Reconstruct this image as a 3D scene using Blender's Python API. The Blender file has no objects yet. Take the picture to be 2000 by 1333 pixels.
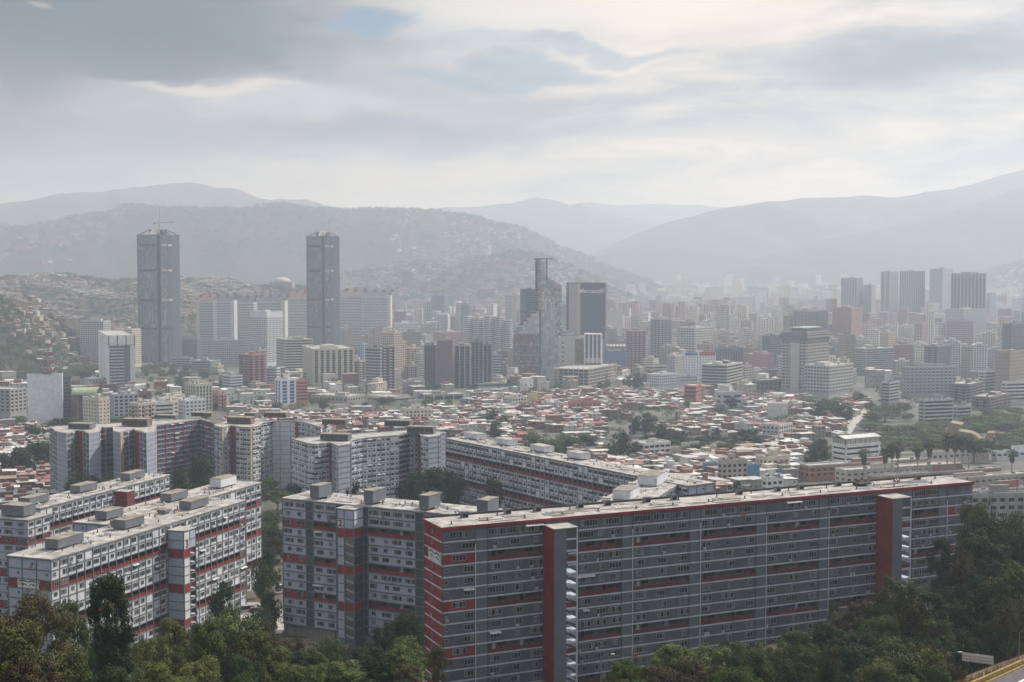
import bpy, math, random
from mathutils import Vector
R = math.radians
sc = bpy.context.scene
COL = sc.collection
# ------------------------------------------------------------------ camera
CZ = 160.0            # height of the viewpoint above the datum
FPX = 2500.0          # focal length in photo pixels
HORV = 537.0          # eye level in the photo
TILT = math.atan((666.5 - HORV) / FPX)
cam_d = bpy.data.cameras.new("camera"); cam = bpy.data.objects.new("camera", cam_d)
COL.objects.link(cam); sc.camera = cam
cam.location = (0, 0, CZ); cam.rotation_euler = (R(90) - TILT, 0, 0)
cam_d.sensor_fit = 'HORIZONTAL'; cam_d.sensor_width = 36.0; cam_d.lens = 36.0 * FPX / 2000.0
cam_d.clip_start = 1.0; cam_d.clip_end = 60000.0
# ------------------------------------------------------------------ render settings
sc.render.engine = 'CYCLES'
sc.view_settings.view_transform = 'Standard'
sc.view_settings.look = 'None'
sc.view_settings.gamma = 1.0
sc.view_settings.exposure = 0.24
sc.cycles.use_denoising = True
sc.cycles.max_bounces = 5
sc.cycles.diffuse_bounces = 2
sc.cycles.glossy_bounces = 2
sc.cycles.transmission_bounces = 1
sc.cycles.volume_bounces = 2
sc.cycles.transparent_max_bounces = 4
# ------------------------------------------------------------------ sun
SUN_AZ, SUN_EL = 58.0, 47.0       # degrees right of the view direction, above the horizon
sd = bpy.data.lights.new("sun", 'SUN'); so = bpy.data.objects.new("sun", sd); COL.objects.link(so)
sd.energy = 4.3; sd.angle = R(1.5); sd.color = (1.0, 0.955, 0.90)
sv = Vector((math.sin(R(SUN_AZ)) * math.cos(R(SUN_EL)), math.cos(R(SUN_AZ)) * math.cos(R(SUN_EL)), math.sin(R(SUN_EL))))
so.rotation_euler = sv.to_track_quat('Z', 'Y').to_euler()
# ------------------------------------------------------------------ node helper
class NT:
    def __init__(s, tree): s.t = tree; s.n = tree.nodes; s.l = tree.links
    def new(s, typ, **kw):
        nd = s.n.new(typ)
        for k, v in kw.items(): setattr(nd, k, v)
        return nd
    def put(s, sock, v):
        if isinstance(v, bpy.types.NodeSocket): s.l.new(v, sock)
        elif v is not None: sock.default_value = v
    def m(s, op, a, b=None, c=None, clamp=False):
        nd = s.new('ShaderNodeMath', operation=op, use_clamp=clamp)
        s.put(nd.inputs[0], a); s.put(nd.inputs[1], b)
        if c is not None: s.put(nd.inputs[2], c)
        return nd.outputs[0]
    def mix(s, f, a, b):
        nd = s.new('ShaderNodeMix', data_type='RGBA')
        s.put(nd.inputs[0], f); s.put(nd.inputs[6], a); s.put(nd.inputs[7], b)
        return nd.outputs[2]
    def ramp(s, v, a, b, c=0.0, d=1.0):
        nd = s.new('ShaderNodeMapRange', interpolation_type='SMOOTHSTEP')
        s.put(nd.inputs[0], v)
        for i, x in enumerate((a, b, c, d)): nd.inputs[i + 1].default_value = x
        return nd.outputs[0]
    def noise(s, vec, scale, detail=4, rough=.55, dist=0.0):
        nd = s.new('ShaderNodeTexNoise')
        s.put(nd.inputs['Vector'], vec); nd.inputs['Scale'].default_value = scale
        nd.inputs['Detail'].default_value = detail; nd.inputs['Roughness'].default_value = rough
        nd.inputs['Distortion'].default_value = dist
        return nd.outputs[0]
    def comb(s, x, y, z):
        nd = s.new('ShaderNodeCombineXYZ')
        for i, v in enumerate((x, y, z)): s.put(nd.inputs[i], v)
        return nd.outputs[0]
    def sep(s, v):
        nd = s.new('ShaderNodeSeparateXYZ'); s.put(nd.inputs[0], v); return nd.outputs
# ------------------------------------------------------------------ world: Nishita sky with a cloud deck
def srgb(r, g, b):
    f = lambda c: (c / 255 / 12.92) if c <= 10 else ((c / 255 + .055) / 1.055) ** 2.4
    return (f(r), f(g), f(b), 1.0)
world = bpy.data.worlds.new("World"); sc.world = world; world.use_nodes = True
W = NT(world.node_tree); W.n.clear()
sky = W.new('ShaderNodeTexSky', sky_type='NISHITA'); sky.sun_disc = False
sky.sun_elevation = R(SUN_EL); sky.sun_rotation = R(SUN_AZ); sky.altitude = 900
sky.air_density = 1.0; sky.dust_density = 3.0; sky.ozone_density = 1.0
tc = W.new('ShaderNodeTexCoord'); X, Y, Z = W.sep(tc.outputs['Generated'])
az = W.m('ARCTAN2', X, Y); el = W.m('ARCSINE', Z)
# wisps stretch along the horizon: azimuth and elevation scaled apart
def ae(kx, ky, off=0.0): return W.comb(W.m('MULTIPLY', W.m('SINE', az), kx), W.m('MULTIPLY', el, ky), W.m('ADD', W.m('MULTIPLY', W.m('COSINE', az), kx), off))
n1 = W.noise(ae(4, 20), 1.0, 7, .55, .35)
n2 = W.noise(ae(10, 42, 3.3), 1.0, 6, .6, .5)
n3 = W.noise(ae(7, 18, 9.1), 1.0, 8, .55, .2)
wx = W.m('ADD', az, W.m('MULTIPLY', W.m('SUBTRACT', n2, .5), .10))
wy = W.m('ADD', el, W.m('MULTIPLY', W.m('SUBTRACT', n3, .5), .075))
def blob(a0, e0, ra, re, soft=.5):     # soft lobe of cloud centred at azimuth/elevation (radians)
    dx = W.m('DIVIDE', W.m('SUBTRACT', wx, a0), ra); dy = W.m('DIVIDE', W.m('SUBTRACT', wy, e0), re)
    r = W.m('SQRT', W.m('ADD', W.m('MULTIPLY', dx, dx), W.m('MULTIPLY', dy, dy)))
    return W.ramp(r, 1.0, soft)
def sky_at(u, v): return ((u - 1000) / FPX, (HORV - v) / FPX)
def B(u, v, ru, rv, soft=.5):
    a, e = sky_at(u, v); return blob(math.atan(a), e, ru / FPX, rv / FPX, soft)
K = 10.0
def c10(r, g, b): c = srgb(r, g, b); return (c[0] * K, c[1] * K, c[2] * K, 1)
cl = W.mix(W.ramp(n1, .34, .66), c10(134, 139, 146), c10(218, 209, 198))
cl = W.mix(W.m('MULTIPLY', W.ramp(n2, .45, .72), .55), cl, c10(118, 130, 144))
# general brightness: duller to the left, brightest high and right of centre where the sun stands
cl = W.mix(W.m('MULTIPLY', W.ramp(az, .12, -.42), .7), cl, c10(126, 137, 150))
cl = W.mix(W.m('MULTIPLY', B(1330, 20, 620, 150, .05), .8), cl, c10(244, 232, 214))
cl = W.mix(W.m('MULTIPLY', B(1000, 60, 300, 110, .1), .7), cl, c10(222, 219, 214))
cl = W.mix(W.m('MULTIPLY', B(1780, 140, 440, 70, .1), .9), cl, c10(92, 104, 124))
cl = W.mix(W.m('MULTIPLY', B(1900, 60, 160, 60, .1), .5), cl, c10(215, 212, 212))
cl = W.mix(W.m('MULTIPLY', B(300, 70, 540, 200, .3), .95), cl, c10(44, 58, 76))
cl = W.mix(W.m('MULTIPLY', B(560, 205, 420, 42, .1), .75), cl, c10(182, 182, 184))
cl = W.mix(W.m('MULTIPLY', B(330, 112, 250, 85, .35), .95), cl, c10(4, 18, 34))
cl = W.mix(W.m('MULTIPLY', B(250, 165, 140, 34, .5), .8), cl, c10(22, 38, 56))
cl = W.mix(W.m('MULTIPLY', B(30, 140, 210, 210, .2), .8), cl, c10(20, 32, 48))
cl = W.mix(W.m('MULTIPLY', B(430, 198, 170, 18, .3), .55), cl, c10(225, 214, 202))
cl = W.mix(W.m('MULTIPLY', B(95, 68, 30, 10, .3), .25), cl, c10(240, 220, 185))
cl = W.mix(W.m('MULTIPLY', B(760, 262, 700, 40, .1), .7), cl, c10(84, 100, 122))
cl = W.mix(W.m('MULTIPLY', W.ramp(el, .075, .0), .85), cl, W.mix(W.ramp(az, -.3, .15), c10(170, 176, 184), c10(240, 232, 220)))
hole = W.m('MAXIMUM', W.m('MULTIPLY', B(722, 66, 135, 24, .35), .95), W.m('MULTIPLY', B(990, 150, 330, 34, .2), .7))
hole = W.m('MAXIMUM', hole, W.m('MULTIPLY', B(1150, 112, 330, 20, .2), .6))
hole = W.m('MULTIPLY', hole, W.ramp(n2, .85, .5))
clear = W.mix(.65, sky.outputs[0], c10(24, 86, 122))
# the far side of the sky, behind the viewer, and below the horizon
cl = W.mix(W.ramp(Y, .3, -.4), cl, c10(168, 176, 188))
cl = W.mix(W.ramp(Z, .35, .75), cl, c10(196, 200, 207))
cl = W.mix(W.ramp(Z, .0, -.15), cl, c10(90, 88, 84))
fin = W.mix(hole, cl, clear)
bg = W.new('ShaderNodeBackground'); W.put(bg.inputs[0], fin); bg.inputs[1].default_value = 0.1
wo = W.new('ShaderNodeOutputWorld'); W.l.new(bg.outputs[0], wo.inputs[0])
world.cycles.sampling_method = 'MANUAL'; world.cycles.sample_map_resolution = 512

# ------------------------------------------------------------------ geometry of the view (to set real positions)
cT, sT = math.cos(TILT), math.sin(TILT)
def ray(u, v):
    a, b = (u - 1000) / FPX, (v - 666.5) / FPX
    return (a, cT - b * sT, -sT - b * cT)
def at_depth(u, v, d):
    r = ray(u, v); k = d / r[1]; return (r[0] * k, d, CZ + r[2] * k)
def at_drop(u, v, h):                      # where the sight line is h metres below the viewpoint
    r = ray(u, v); k = -h / r[2]; return (r[0] * k, r[1] * k, CZ - h)
def XU(u, d, v=700): r = ray(u, v); return r[0] / r[1] * d
def UV(x, y, z):
    dz = z - CZ; f = y * cT - dz * sT; w = y * sT + dz * cT
    return 1000 + FPX * x / f, 666.5 - FPX * w / f
def lerp_table(t, x):
    if x <= t[0][0]: return t[0][1]
    for (a, b), (c, d) in zip(t, t[1:]):
        if x <= c: return b + (d - b) * (x - a) / (c - a)
    return t[-1][1]
GT = [(-400, 3), (0, -3), (40, -17), (100, -38), (150, -53), (200, -67), (281, -93), (340, -104), (400, -110), (520, -117), (700, -122), (1000, -127), (1550, -138), (2250, -150), (4500, -156), (40000, -190)]
def ground_z(x, y):
    g = lerp_table(GT, y)
    if y < 232 and x > 15: g -= 5 * min(1, (x - 15) / 25) * min(1, (232 - y) / 25)
    if 120 < y < 420 and x > 30:          # the slope is higher to the right, under the motorway
        g += 20 * min(1, (x - 30) / 60) * max(0, 1 - abs(y - 300) / 75) * (0.8)
    return CZ + g
def ground_pt(u, v):
    d = 300.0
    for _ in range(30):
        x = XU(u, d, v); gz = ground_z(x, d); r = ray(u, v)
        nd = (gz - CZ) / r[2] * r[1]
        d = .5 * d + .5 * max(60, min(20000, nd))
    return XU(u, d, v), d, ground_z(XU(u, d, v), d)

# ------------------------------------------------------------------ materials
MATS = {}
def new_mat(name):
    m = bpy.data.materials.new(name); m.use_nodes = True
    t = NT(m.node_tree); b = m.node_tree.nodes['Principled BSDF']
    MATS[name] = m
    return m, t, b
def paint(name, col, var=.12, rough=.75, scale=.35, streak=True, dirt=(.10, .09, .08), damt=.35, bump=0, rnd=0.0):
    """weathered paint or concrete: broad blotches, fine grain, rain streaks running down"""
    m, t, b = new_mat(name)
    g = t.new('ShaderNodeNewGeometry').outputs['Position']
    n = t.noise(g, scale, 5, .6)
    var = var * 1.0; hi = tuple(min(1, c * (1 + var)) for c in col) + (1,); lo = tuple(c * (1 - var) for c in col) + (1,)
    c = t.mix(t.ramp(n, .3, .7), lo, hi)
    if streak:
        mp = t.new('ShaderNodeMapping'); t.put(mp.inputs[0], g); mp.inputs['Scale'].default_value = (1.3, 1.3, .07)
        s_ = t.noise(mp.outputs[0], 1.0, 5, .65)
        c = t.mix(t.m('MULTIPLY', t.ramp(s_, .52, .8), damt), c, dirt + (1,))
    if rnd:
        oi = t.new('ShaderNodeObjectInfo').outputs['Random']
        hv = t.new('ShaderNodeHueSaturation'); t.put(hv.inputs['Color'], c)
        t.put(hv.inputs['Value'], t.m('ADD', t.m('MULTIPLY', oi, rnd), 1 - rnd / 2))
        t.put(hv.inputs['Hue'], t.m('ADD', t.m('MULTIPLY', t.m('FRACT', t.m('MULTIPLY', oi, 7.3)), .03), .485))
        c = hv.outputs[0]
    t.put(b.inputs['Base Color'], c); b.inputs['Roughness'].default_value = rough
    b.inputs['Specular IOR Level'].default_value = .25
    return m
def glass(name, col, rough=.15, spec=.5, var=.5, cell=1.0):
    m, t, b = new_mat(name)
    g = t.new('ShaderNodeNewGeometry').outputs['Position']
    vn = t.new('ShaderNodeTexWhiteNoise', noise_dimensions='3D')
    mp = t.new('ShaderNodeVectorMath', operation='MULTIPLY'); t.put(mp.inputs[0], g); mp.inputs[1].default_value = (cell, cell, cell * .6)
    fl = t.new('ShaderNodeVectorMath', operation='FLOOR'); t.put(fl.inputs[0], mp.outputs[0]); t.put(vn.inputs[0], fl.outputs[0])
    lo = tuple(c * (1 - var) for c in col) + (1,); var = var * 1.0; hi = tuple(min(1, c * (1 + var)) for c in col) + (1,)
    t.put(b.inputs['Base Color'], t.mix(vn.outputs[0], lo, hi))
    b.inputs['Roughness'].default_value = rough; b.inputs['Specular IOR Level'].default_value = spec
    return m
paint('grey_paint', (.102, .113, .136), .2, damt=.6, dirt=(.045, .045, .05)); paint('grey_paint_pale', (.13, .145, .17)); paint('red_paint', (.24, .030, .032), .25, damt=.55, dirt=(.07, .03, .03)); paint('red_rail', (.14, .028, .03))
paint('white_band', (.50, .53, .60), .1, damt=.45); paint('white_panel', (.60, .61, .64), .12, damt=.5)
paint('white_panel_shaded', (.38, .425, .53), .08, damt=.3); paint('lavender', (.27, .29, .35), .08); paint('frame_grey', (.15, .165, .18), .1)  # the blue-grey panel is the white one with shade put into its colour
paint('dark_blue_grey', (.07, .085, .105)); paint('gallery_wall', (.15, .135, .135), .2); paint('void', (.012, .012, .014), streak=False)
paint('roof_felt', (.36, .335, .31), .38, scale=.3, streak=False); paint('roof_dirty', (.25, .22, .18), .35, scale=.4, streak=False)
paint('concrete', (.26, .24, .22), .2, rnd=.2); paint('concrete_pale', (.42, .39, .35), .15, rnd=.15); paint('rusty_concrete', (.20, .15, .105), .4, damt=.8)
paint('tank_grey', (.15, .162, .18), .1); paint('ochre', (.42, .33, .17), .2); paint('orange_brick', (.30, .14, .085), .25)
paint('win_frame', (.33, .34, .355), .1, streak=False); paint('curtain', (.15, .145, .145), .3, scale=3, streak=False); paint('awning', (.5, .5, .5), .2, scale=.6, streak=False)
paint('ac_box', (.38, .37, .35), .2, streak=False); paint('cloth_blue', (.05, .12, .35), streak=False); paint('cloth_red', (.35, .07, .08), streak=False); paint('cloth_white', (.6, .6, .6), streak=False)
paint('ink', (.015, .014, .016), streak=False); paint('mural_white', (.62, .62, .62), .06, damt=.2)
paint('metal_dark', (.05, .048, .045), .3, .6, streak=False); paint('bark', (.12, .10, .08), .3, streak=False); paint('bark_pale', (.3, .28, .25), .3, streak=False)
glass('pane_dark', (.022, .024, .028), .12, .5, .7, 1.3); glass('pane_grey', (.07, .075, .085), .25, .4, .5, 1.3)

# ------------------------------------------------------------------ mesh building
class MB:
    def __init__(s): s.v = []; s.f = []; s.m = []; s.mats = []
    def mi(s, name):
        if name not in s.mats: s.mats.append(name)
        return s.mats.index(name)
    def face(s, pts, mat):
        n = len(s.v); s.v.extend(pts); s.f.append(tuple(range(n, n + len(pts)))); s.m.append(s.mi(mat))
    def hexa(s, p, mat, skip=()):            # p: 4 bottom points then 4 top points
        n = len(s.v); s.v.extend(p); k = s.mi(mat)
        for i, q in enumerate(((3, 2, 1, 0), (4, 5, 6, 7), (0, 1, 5, 4), (1, 2, 6, 5), (2, 3, 7, 6), (3, 0, 4, 7))):
            if i in skip: continue
            s.f.append(tuple(n + j for j in q)); s.m.append(k)
    def box(s, x0, y0, z0, x1, y1, z1, mat, skip=()):
        s.hexa([(x0, y0, z0), (x1, y0, z0), (x1, y1, z0), (x0, y1, z0), (x0, y0, z1), (x1, y0, z1), (x1, y1, z1), (x0, y1, z1)], mat, skip)
    def prism(s, poly, z0, z1, mat, top=None, bottom=False):
        n = len(poly)
        for i in range(n):
            a, b = poly[i], poly[(i + 1) % n]
            s.face([(a[0], a[1], z0), (b[0], b[1], z0), (b[0], b[1], z1), (a[0], a[1], z1)], mat)
        s.face([(p[0], p[1], z1) for p in poly], top or mat)
        if bottom: s.face([(p[0], p[1], z0) for p in reversed(poly)], mat)
    def tube(s, pts, radii, mat, seg=6, cap=True):
        rings = []
        for i, p in enumerate(pts):
            p = Vector(p); q = Vector(pts[min(i + 1, len(pts) - 1)]) - Vector(pts[max(i - 1, 0)])
            q.normalize(); a = q.orthogonal().normalized(); b = q.cross(a)
            n = len(s.v); rings.append(n)
            for j in range(seg):
                t = 2 * math.pi * j / seg; s.v.append(tuple(p + (a * math.cos(t) + b * math.sin(t)) * radii[i]))
        k = s.mi(mat)
        for r0, r1 in zip(rings, rings[1:]):
            for j in range(seg): s.f.append((r0 + j, r0 + (j + 1) % seg, r1 + (j + 1) % seg, r1 + j)); s.m.append(k)
        if cap: s.f.append(tuple(rings[-1] + j for j in range(seg))); s.m.append(k)
    def bar(s, a, b, r, mat, seg=4): s.tube([a, b], [r, r], mat, seg)
    def add(s, other, loc=(0, 0, 0), rz=0.0, sc_=(1, 1, 1)):
        c, d = math.cos(rz), math.sin(rz); n = len(s.v)
        for (x, y, z) in other.v:
            x *= sc_[0]; y *= sc_[1]; z *= sc_[2]
            s.v.append((x * c - y * d + loc[0], x * d + y * c + loc[1], z + loc[2]))
        mm = [s.mi(k) for k in other.mats]
        s.f.extend(tuple(n + j for j in f) for f in other.f); s.m.extend(mm[k] for k in other.m)
    def mesh(s, name, smooth=False):
        me = bpy.data.meshes.new(name); me.from_pydata(s.v, [], s.f)
        for k in s.mats: me.materials.append(MATS[k])
        me.polygons.foreach_set('material_index', s.m)
        if smooth: me.polygons.foreach_set('use_smooth', [True] * len(s.f))
        me.update(); return me
    def build(s, name, parent=None, loc=None, smooth=False):
        """link as one object; vertices are world coordinates unless loc is given"""
        if loc is None and parent is not None:
            px, py, pz = parent['_o']; s.v = [(x - px, y - py, z - pz) for x, y, z in s.v]
        o = bpy.data.objects.new(name, s.mesh(name, smooth)); COL.objects.link(o)
        if parent is not None: o.parent = parent
        if loc is not None: o.location = loc
        return o
ORIG = []
def tag(o, label=None, cat=None, group=None, kind=None):
    if label: o['label'] = label
    if cat: o['category'] = cat
    if group: o['group'] = group
    if kind: o['kind'] = kind
    return o
def thing(name, label, cat, loc, group=None, rz=0.0):
    o = bpy.data.objects.new(name, None); COL.objects.link(o); o.location = loc; o.rotation_euler.z = rz
    o['_o'] = loc; o.empty_display_size = .5; ORIG.append(o)
    return tag(o, label, cat, group)
def child(name, mesh, parent, loc, rz=0.0, scale=(1, 1, 1)):
    o = bpy.data.objects.new(name, mesh); COL.objects.link(o); o.parent = parent
    px, py, pz = parent['_o']; o.location = (loc[0] - px, loc[1] - py, loc[2] - pz); o.rotation_euler.z = rz; o.scale = scale
    return o
class Frame:
    """a vertical plane: s runs along it, o out of it, z up"""
    def __init__(s, p0, p1):
        s.x, s.y = p0[0], p0[1]; dx, dy = p1[0] - p0[0], p1[1] - p0[1]; s.L = math.hypot(dx, dy)
        s.e = (dx / s.L, dy / s.L); s.n = (s.e[1], -s.e[0]); s.rz = math.atan2(dy, dx)
    def p(s, a, z, o=0.0): return (s.x + s.e[0] * a + s.n[0] * o, s.y + s.e[1] * a + s.n[1] * o, z)
    def s_at(s, u, o=0.0, v=900):
        r = ray(u, v); k = r[0] / r[1]; bx, by = s.x + s.n[0] * o, s.y + s.n[1] * o
        return (k * by - bx) / (s.e[0] - k * s.e[1])
    def o_at(s, u, a, v=900):
        r = ray(u, v); k = r[0] / r[1]; bx, by = s.x + s.e[0] * a, s.y + s.e[1] * a
        return (k * by - bx) / (s.n[0] - k * s.n[1])
    def box(s, mb, s0, s1, z0, z1, o0, o1, mat, skip=()):
        # order so that the front (o1) face is index 2
        mb.hexa([s.p(s0, z0, o1), s.p(s1, z0, o1), s.p(s1, z0, o0), s.p(s0, z0, o0), s.p(s0, z1, o1), s.p(s1, z1, o1), s.p(s1, z1, o0), s.p(s0, z1, o0)], mat, skip)
    def quad(s, mb, s0, s1, z0, z1, o, mat): mb.face([s.p(s0, z0, o), s.p(s1, z0, o), s.p(s1, z1, o), s.p(s0, z1, o)], mat)
# ------------------------------------------------------------------ small value-noise for shaping land
import numpy as np
def _hash(i, j, s): 
    h = np.sin(i * 127.1 + j * 311.7 + s * 74.7) * 43758.5453
    return h - np.floor(h)
def vnoise(x, y, s=0):
    i, j = np.floor(x), np.floor(y); fx, fy = x - i, y - j
    fx = fx * fx * (3 - 2 * fx); fy = fy * fy * (3 - 2 * fy)
    a, b, c, d = _hash(i, j, s), _hash(i + 1, j, s), _hash(i, j + 1, s), _hash(i + 1, j + 1, s)
    return a + (b - a) * fx + (c - a) * fy + (a - b - c + d) * fx * fy
def fbm(x, y, s=0, o=5):
    t = 0; a = .5
    for k in range(o): t = t + a * vnoise(x, y, s + k * 17); x = x * 2.03 + 3.1; y = y * 2.03 + 1.7; a *= .5
    return t
def grid_mesh(name, xs, ys, Zs, mat, label=None, kind='structure'):
    """xs, ys, Zs: 2D arrays"""
    r, c = Zs.shape
    v = np.stack([xs, ys, Zs], -1).reshape(-1, 3)
    idx = np.arange(r * c).reshape(r, c)
    f = np.stack([idx[:-1, :-1], idx[:-1, 1:], idx[1:, 1:], idx[1:, :-1]], -1).reshape(-1, 4)
    me = bpy.data.meshes.new(name)
    me.vertices.add(len(v)); me.vertices.foreach_set('co', v.ravel())
    me.loops.add(f.size); me.loops.foreach_set('vertex_index', f.ravel())
    me.polygons.add(len(f)); me.polygons.foreach_set('loop_start', np.arange(0, f.size, 4)); me.polygons.foreach_set('loop_total', np.full(len(f), 4))
    me.update(calc_edges=True); me.validate(); me.materials.append(MATS[mat])
    me.polygons.foreach_set('use_smooth', [True] * len(f))
    o = bpy.data.objects.new(name, me); COL.objects.link(o); return tag(o, label, kind=kind)
# ground material: dry grass and bare earth near, mottled city floor farther out
m, t, b = new_mat('ground')
P = t.new('ShaderNodeNewGeometry').outputs['Position']
x_, y_, z_ = t.sep(P)
na = t.noise(P, .02, 6, .6); nb = t.noise(P, .25, 5, .6); nc = t.noise(P, .006, 4, .5)
near = t.mix(t.ramp(na, .4, .6), (.035, .045, .018, 1), (.11, .085, .05, 1)); near = t.mix(t.m('MULTIPLY', t.ramp(nb, .5, .75), .5), near, (.16, .13, .09, 1))
cityc = t.mix(t.ramp(na, .42, .58), (.05, .065, .035, 1), (.12, .11, .10, 1)); cityc = t.mix(t.m('MULTIPLY', t.ramp(nb, .45, .7), .6), cityc, (.17, .155, .14, 1))
t.put(b.inputs['Base Color'], t.mix(t.ramp(y_, 380, 650), near, cityc)); b.inputs['Roughness'].default_value = .95
ys = np.concatenate([np.linspace(-300, 0, 8), np.linspace(15, 700, 110), np.linspace(720, 2500, 60), np.geomspace(2600, 36000, 34)])
xsn = np.linspace(-1, 1, 121)
half = np.maximum(400, 260 + ys * .75)
XS = xsn[None, :] * half[:, None]; YS = np.repeat(ys[:, None], 121, 1)
ZS = np.vectorize(ground_z)(XS, YS) + (fbm(XS / 40, YS / 40, 3) - .5) * np.clip((420 - YS) / 300, 0, 1) * .4
grid_mesh('ground', XS, YS, ZS, 'ground', 'valley floor and scrubby slope under the city')
# hills ------------------------------------------------------------
def hill_mat(name, dark, mid, pale, sc_=.004):
    m, t, b = new_mat(name); P = t.new('ShaderNodeNewGeometry').outputs['Position']
    n = t.noise(P, sc_, 8, .62); k = t.noise(P, sc_ * 9, 5, .6)
    c = t.mix(t.ramp(n, .38, .62), dark + (1,), mid + (1,)); c = t.mix(t.m('MULTIPLY', t.ramp(k, .5, .72), .6), c, pale + (1,))
    t.put(b.inputs['Base Color'], c); b.inputs['Roughness'].default_value = 1.0; b.inputs['Specular IOR Level'].default_value = 0
hill_mat('hill_scrub', (.035, .045, .022), (.075, .06, .045), (.14, .10, .075), .01)
hill_mat('hill_town', (.06, .065, .04), (.16, .12, .10), (.24, .18, .14), .012)
hill_mat('mountain', (.03, .042, .03), (.05, .052, .04), (.08, .07, .05), .0016)
hill_mat('mountain_town', (.04, .05, .035), (.085, .07, .055), (.16, .13, .11), .004)
HILLS = {}
def hill(name, label, crest, dc, d0, d1, mat, base=None, rough=.16, seed=1, nx=260, ny=50, spur=0.0, wav=260.):
    """crest: (u, v) profile seen at depth dc; the land climbs from depth d0 to the crest at dc and drops behind to d1"""
    u0, u1 = crest[0][0], crest[-1][0]
    us = np.linspace(u0, u1, nx); vs = np.array([lerp_table(crest, u) for u in us])
    xs = np.array([XU(u, dc, 500) for u in us]); zc = np.array([at_depth(u, v, dc)[2] for u, v in zip(us, vs)])
    zb = CZ + lerp_table(GT, d0) - 6
    ds = np.concatenate([np.linspace(0, 1, ny), np.linspace(1.05, 2, 14)])
    XX = np.repeat(xs[None, :], len(ds), 0); TT = np.repeat(ds[:, None], nx, 1)
    YY = np.where(TT <= 1, d0 + (dc - d0) * TT, dc + (d1 - dc) * (TT - 1))
    XX = XX * (1 - spur * (1 - np.clip(TT, 0, 1)))
    prof = np.where(TT <= 1, np.sin(np.clip(TT, 0, 1) * math.pi / 2) ** 1.15, np.cos(np.clip(TT - 1, 0, 1) * math.pi / 2))
    Hh = (zc - zb)[None, :] * prof
    ridg = 1 - np.abs(fbm(XX / wav + YY / (wav * 4), YY / (wav * 1.7), seed, 5) * 2 - 1) * 1.6
    Hh = Hh + np.maximum(Hh, 0) * rough * (ridg - .7) * np.sin(np.clip(TT, 0, 2) * math.pi) ** 2 * np.where(TT <= 1, 1.6, .5) + (fbm(XX / (wav * .12), YY / (wav * .12), seed + 5, 3) - .5) * np.abs(Hh) * .035
    ZZ = zb + Hh
    HILLS[name] = (xs, XX, YY, ZZ, ds, d0, dc)
    return grid_mesh('hills', XX, YY, ZZ, mat, label)
def hill_z(name, a, tt):
    """a in 0..1 across, tt in 0..1 from foot to crest -> x, y, z"""
    xs, XX, YY, ZZ, ds, d0, dc = HILLS[name]
    j = min(XX.shape[1] - 2, max(0, int(a * (XX.shape[1] - 1)))); ny = int(np.sum(ds <= 1)) - 1
    q = tt * ny; i = min(ny - 1, int(q)); f = q - i; g = a * (XX.shape[1] - 1) - j; g = min(1, max(0, g))
    def L(A): return float((A[i, j] * (1 - g) + A[i, j + 1] * g) * (1 - f) + (A[i + 1, j] * (1 - g) + A[i + 1, j + 1] * g) * f)
    return L(XX), L(YY), L(ZZ)
hill('scrub', 'dry brown and green scrub hill at the left edge below the shacks', [(-260, 560), (-60, 575), (0, 588), (35, 612), (62, 640), (90, 668), (120, 700), (160, 722), (220, 745)], 1980, 1500, 2500, 'hill_scrub', seed=4, nx=120, ny=40, wav=160, rough=.25)
hill('town', 'nearer hillside covered by brick shacks behind the two tall glass towers', [(-300, 545), (0, 556), (60, 543), (105, 534), (200, 548), (270, 550), (360, 546), (440, 548), (500, 562), (560, 558), (640, 566), (720, 590), (800, 640), (860, 680)], 3300, 2320, 4200, 'hill_town', seed=7, nx=260, ny=60, wav=300, rough=.2)
hill('spur', 'shack covered spur sloping down behind the dark striped towers', [(560, 600), (640, 560), (700, 532), (760, 518), (830, 510), (900, 512), (960, 500), (1010, 492), (1060, 500), (1110, 520), (1160, 545), (1230, 580), (1290, 610)], 5000, 3700, 6100, 'mountain_town', seed=9, nx=200, ny=44, wav=420, rough=.2)
hill('ridge', 'hazy blue ridge crossing behind the towers from left to centre', [(-400, 436), (0, 440), (60, 447), (110, 440), (170, 424), (230, 418), (290, 404), (335, 412), (420, 411), (500, 412), (530, 408), (556, 401), (600, 409), (700, 416), (770, 412), (830, 416), (870, 420), (920, 424), (960, 436), (1000, 443), (1045, 462), (1090, 484), (1140, 505), (1190, 526), (1260, 552)], 6600, 5000, 8600, 'mountain', seed=12, nx=420, ny=60, wav=700, rough=.3)
hill('far_left', 'pale far mountain above the ridge at the upper left', [(-500, 420), (0, 400), (60, 394), (110, 384), (180, 376), (260, 372), (310, 362), (375, 357), (405, 361), (425, 367), (460, 368), (500, 386), (530, 391), (600, 389), (640, 402), (680, 418), (760, 440), (900, 470)], 9500, 7900, 11500, 'mountain', seed=21, nx=300, ny=36, wav=1100, rough=.3)
hill('far_centre', 'very pale pointed mountain in the middle distance haze', [(700, 440), (780, 414), (850, 407), (930, 405), (1000, 397), (1050, 385), (1080, 391), (1110, 402), (1130, 400), (1160, 413), (1210, 424), (1300, 440), (1420, 480), (1560, 545)], 11000, 9300, 13500, 'mountain', seed=25, nx=220, ny=30, wav=1200, rough=.25)
hill('farthest', 'faintest flat mountain on the skyline right of centre', [(1000, 420), (1100, 402), (1160, 395), (1210, 402), (1290, 398), (1400, 404), (1500, 420)], 12500, 11200, 15000, 'mountain', seed=27, nx=120, ny=24, wav=1500, rough=.2)
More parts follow.
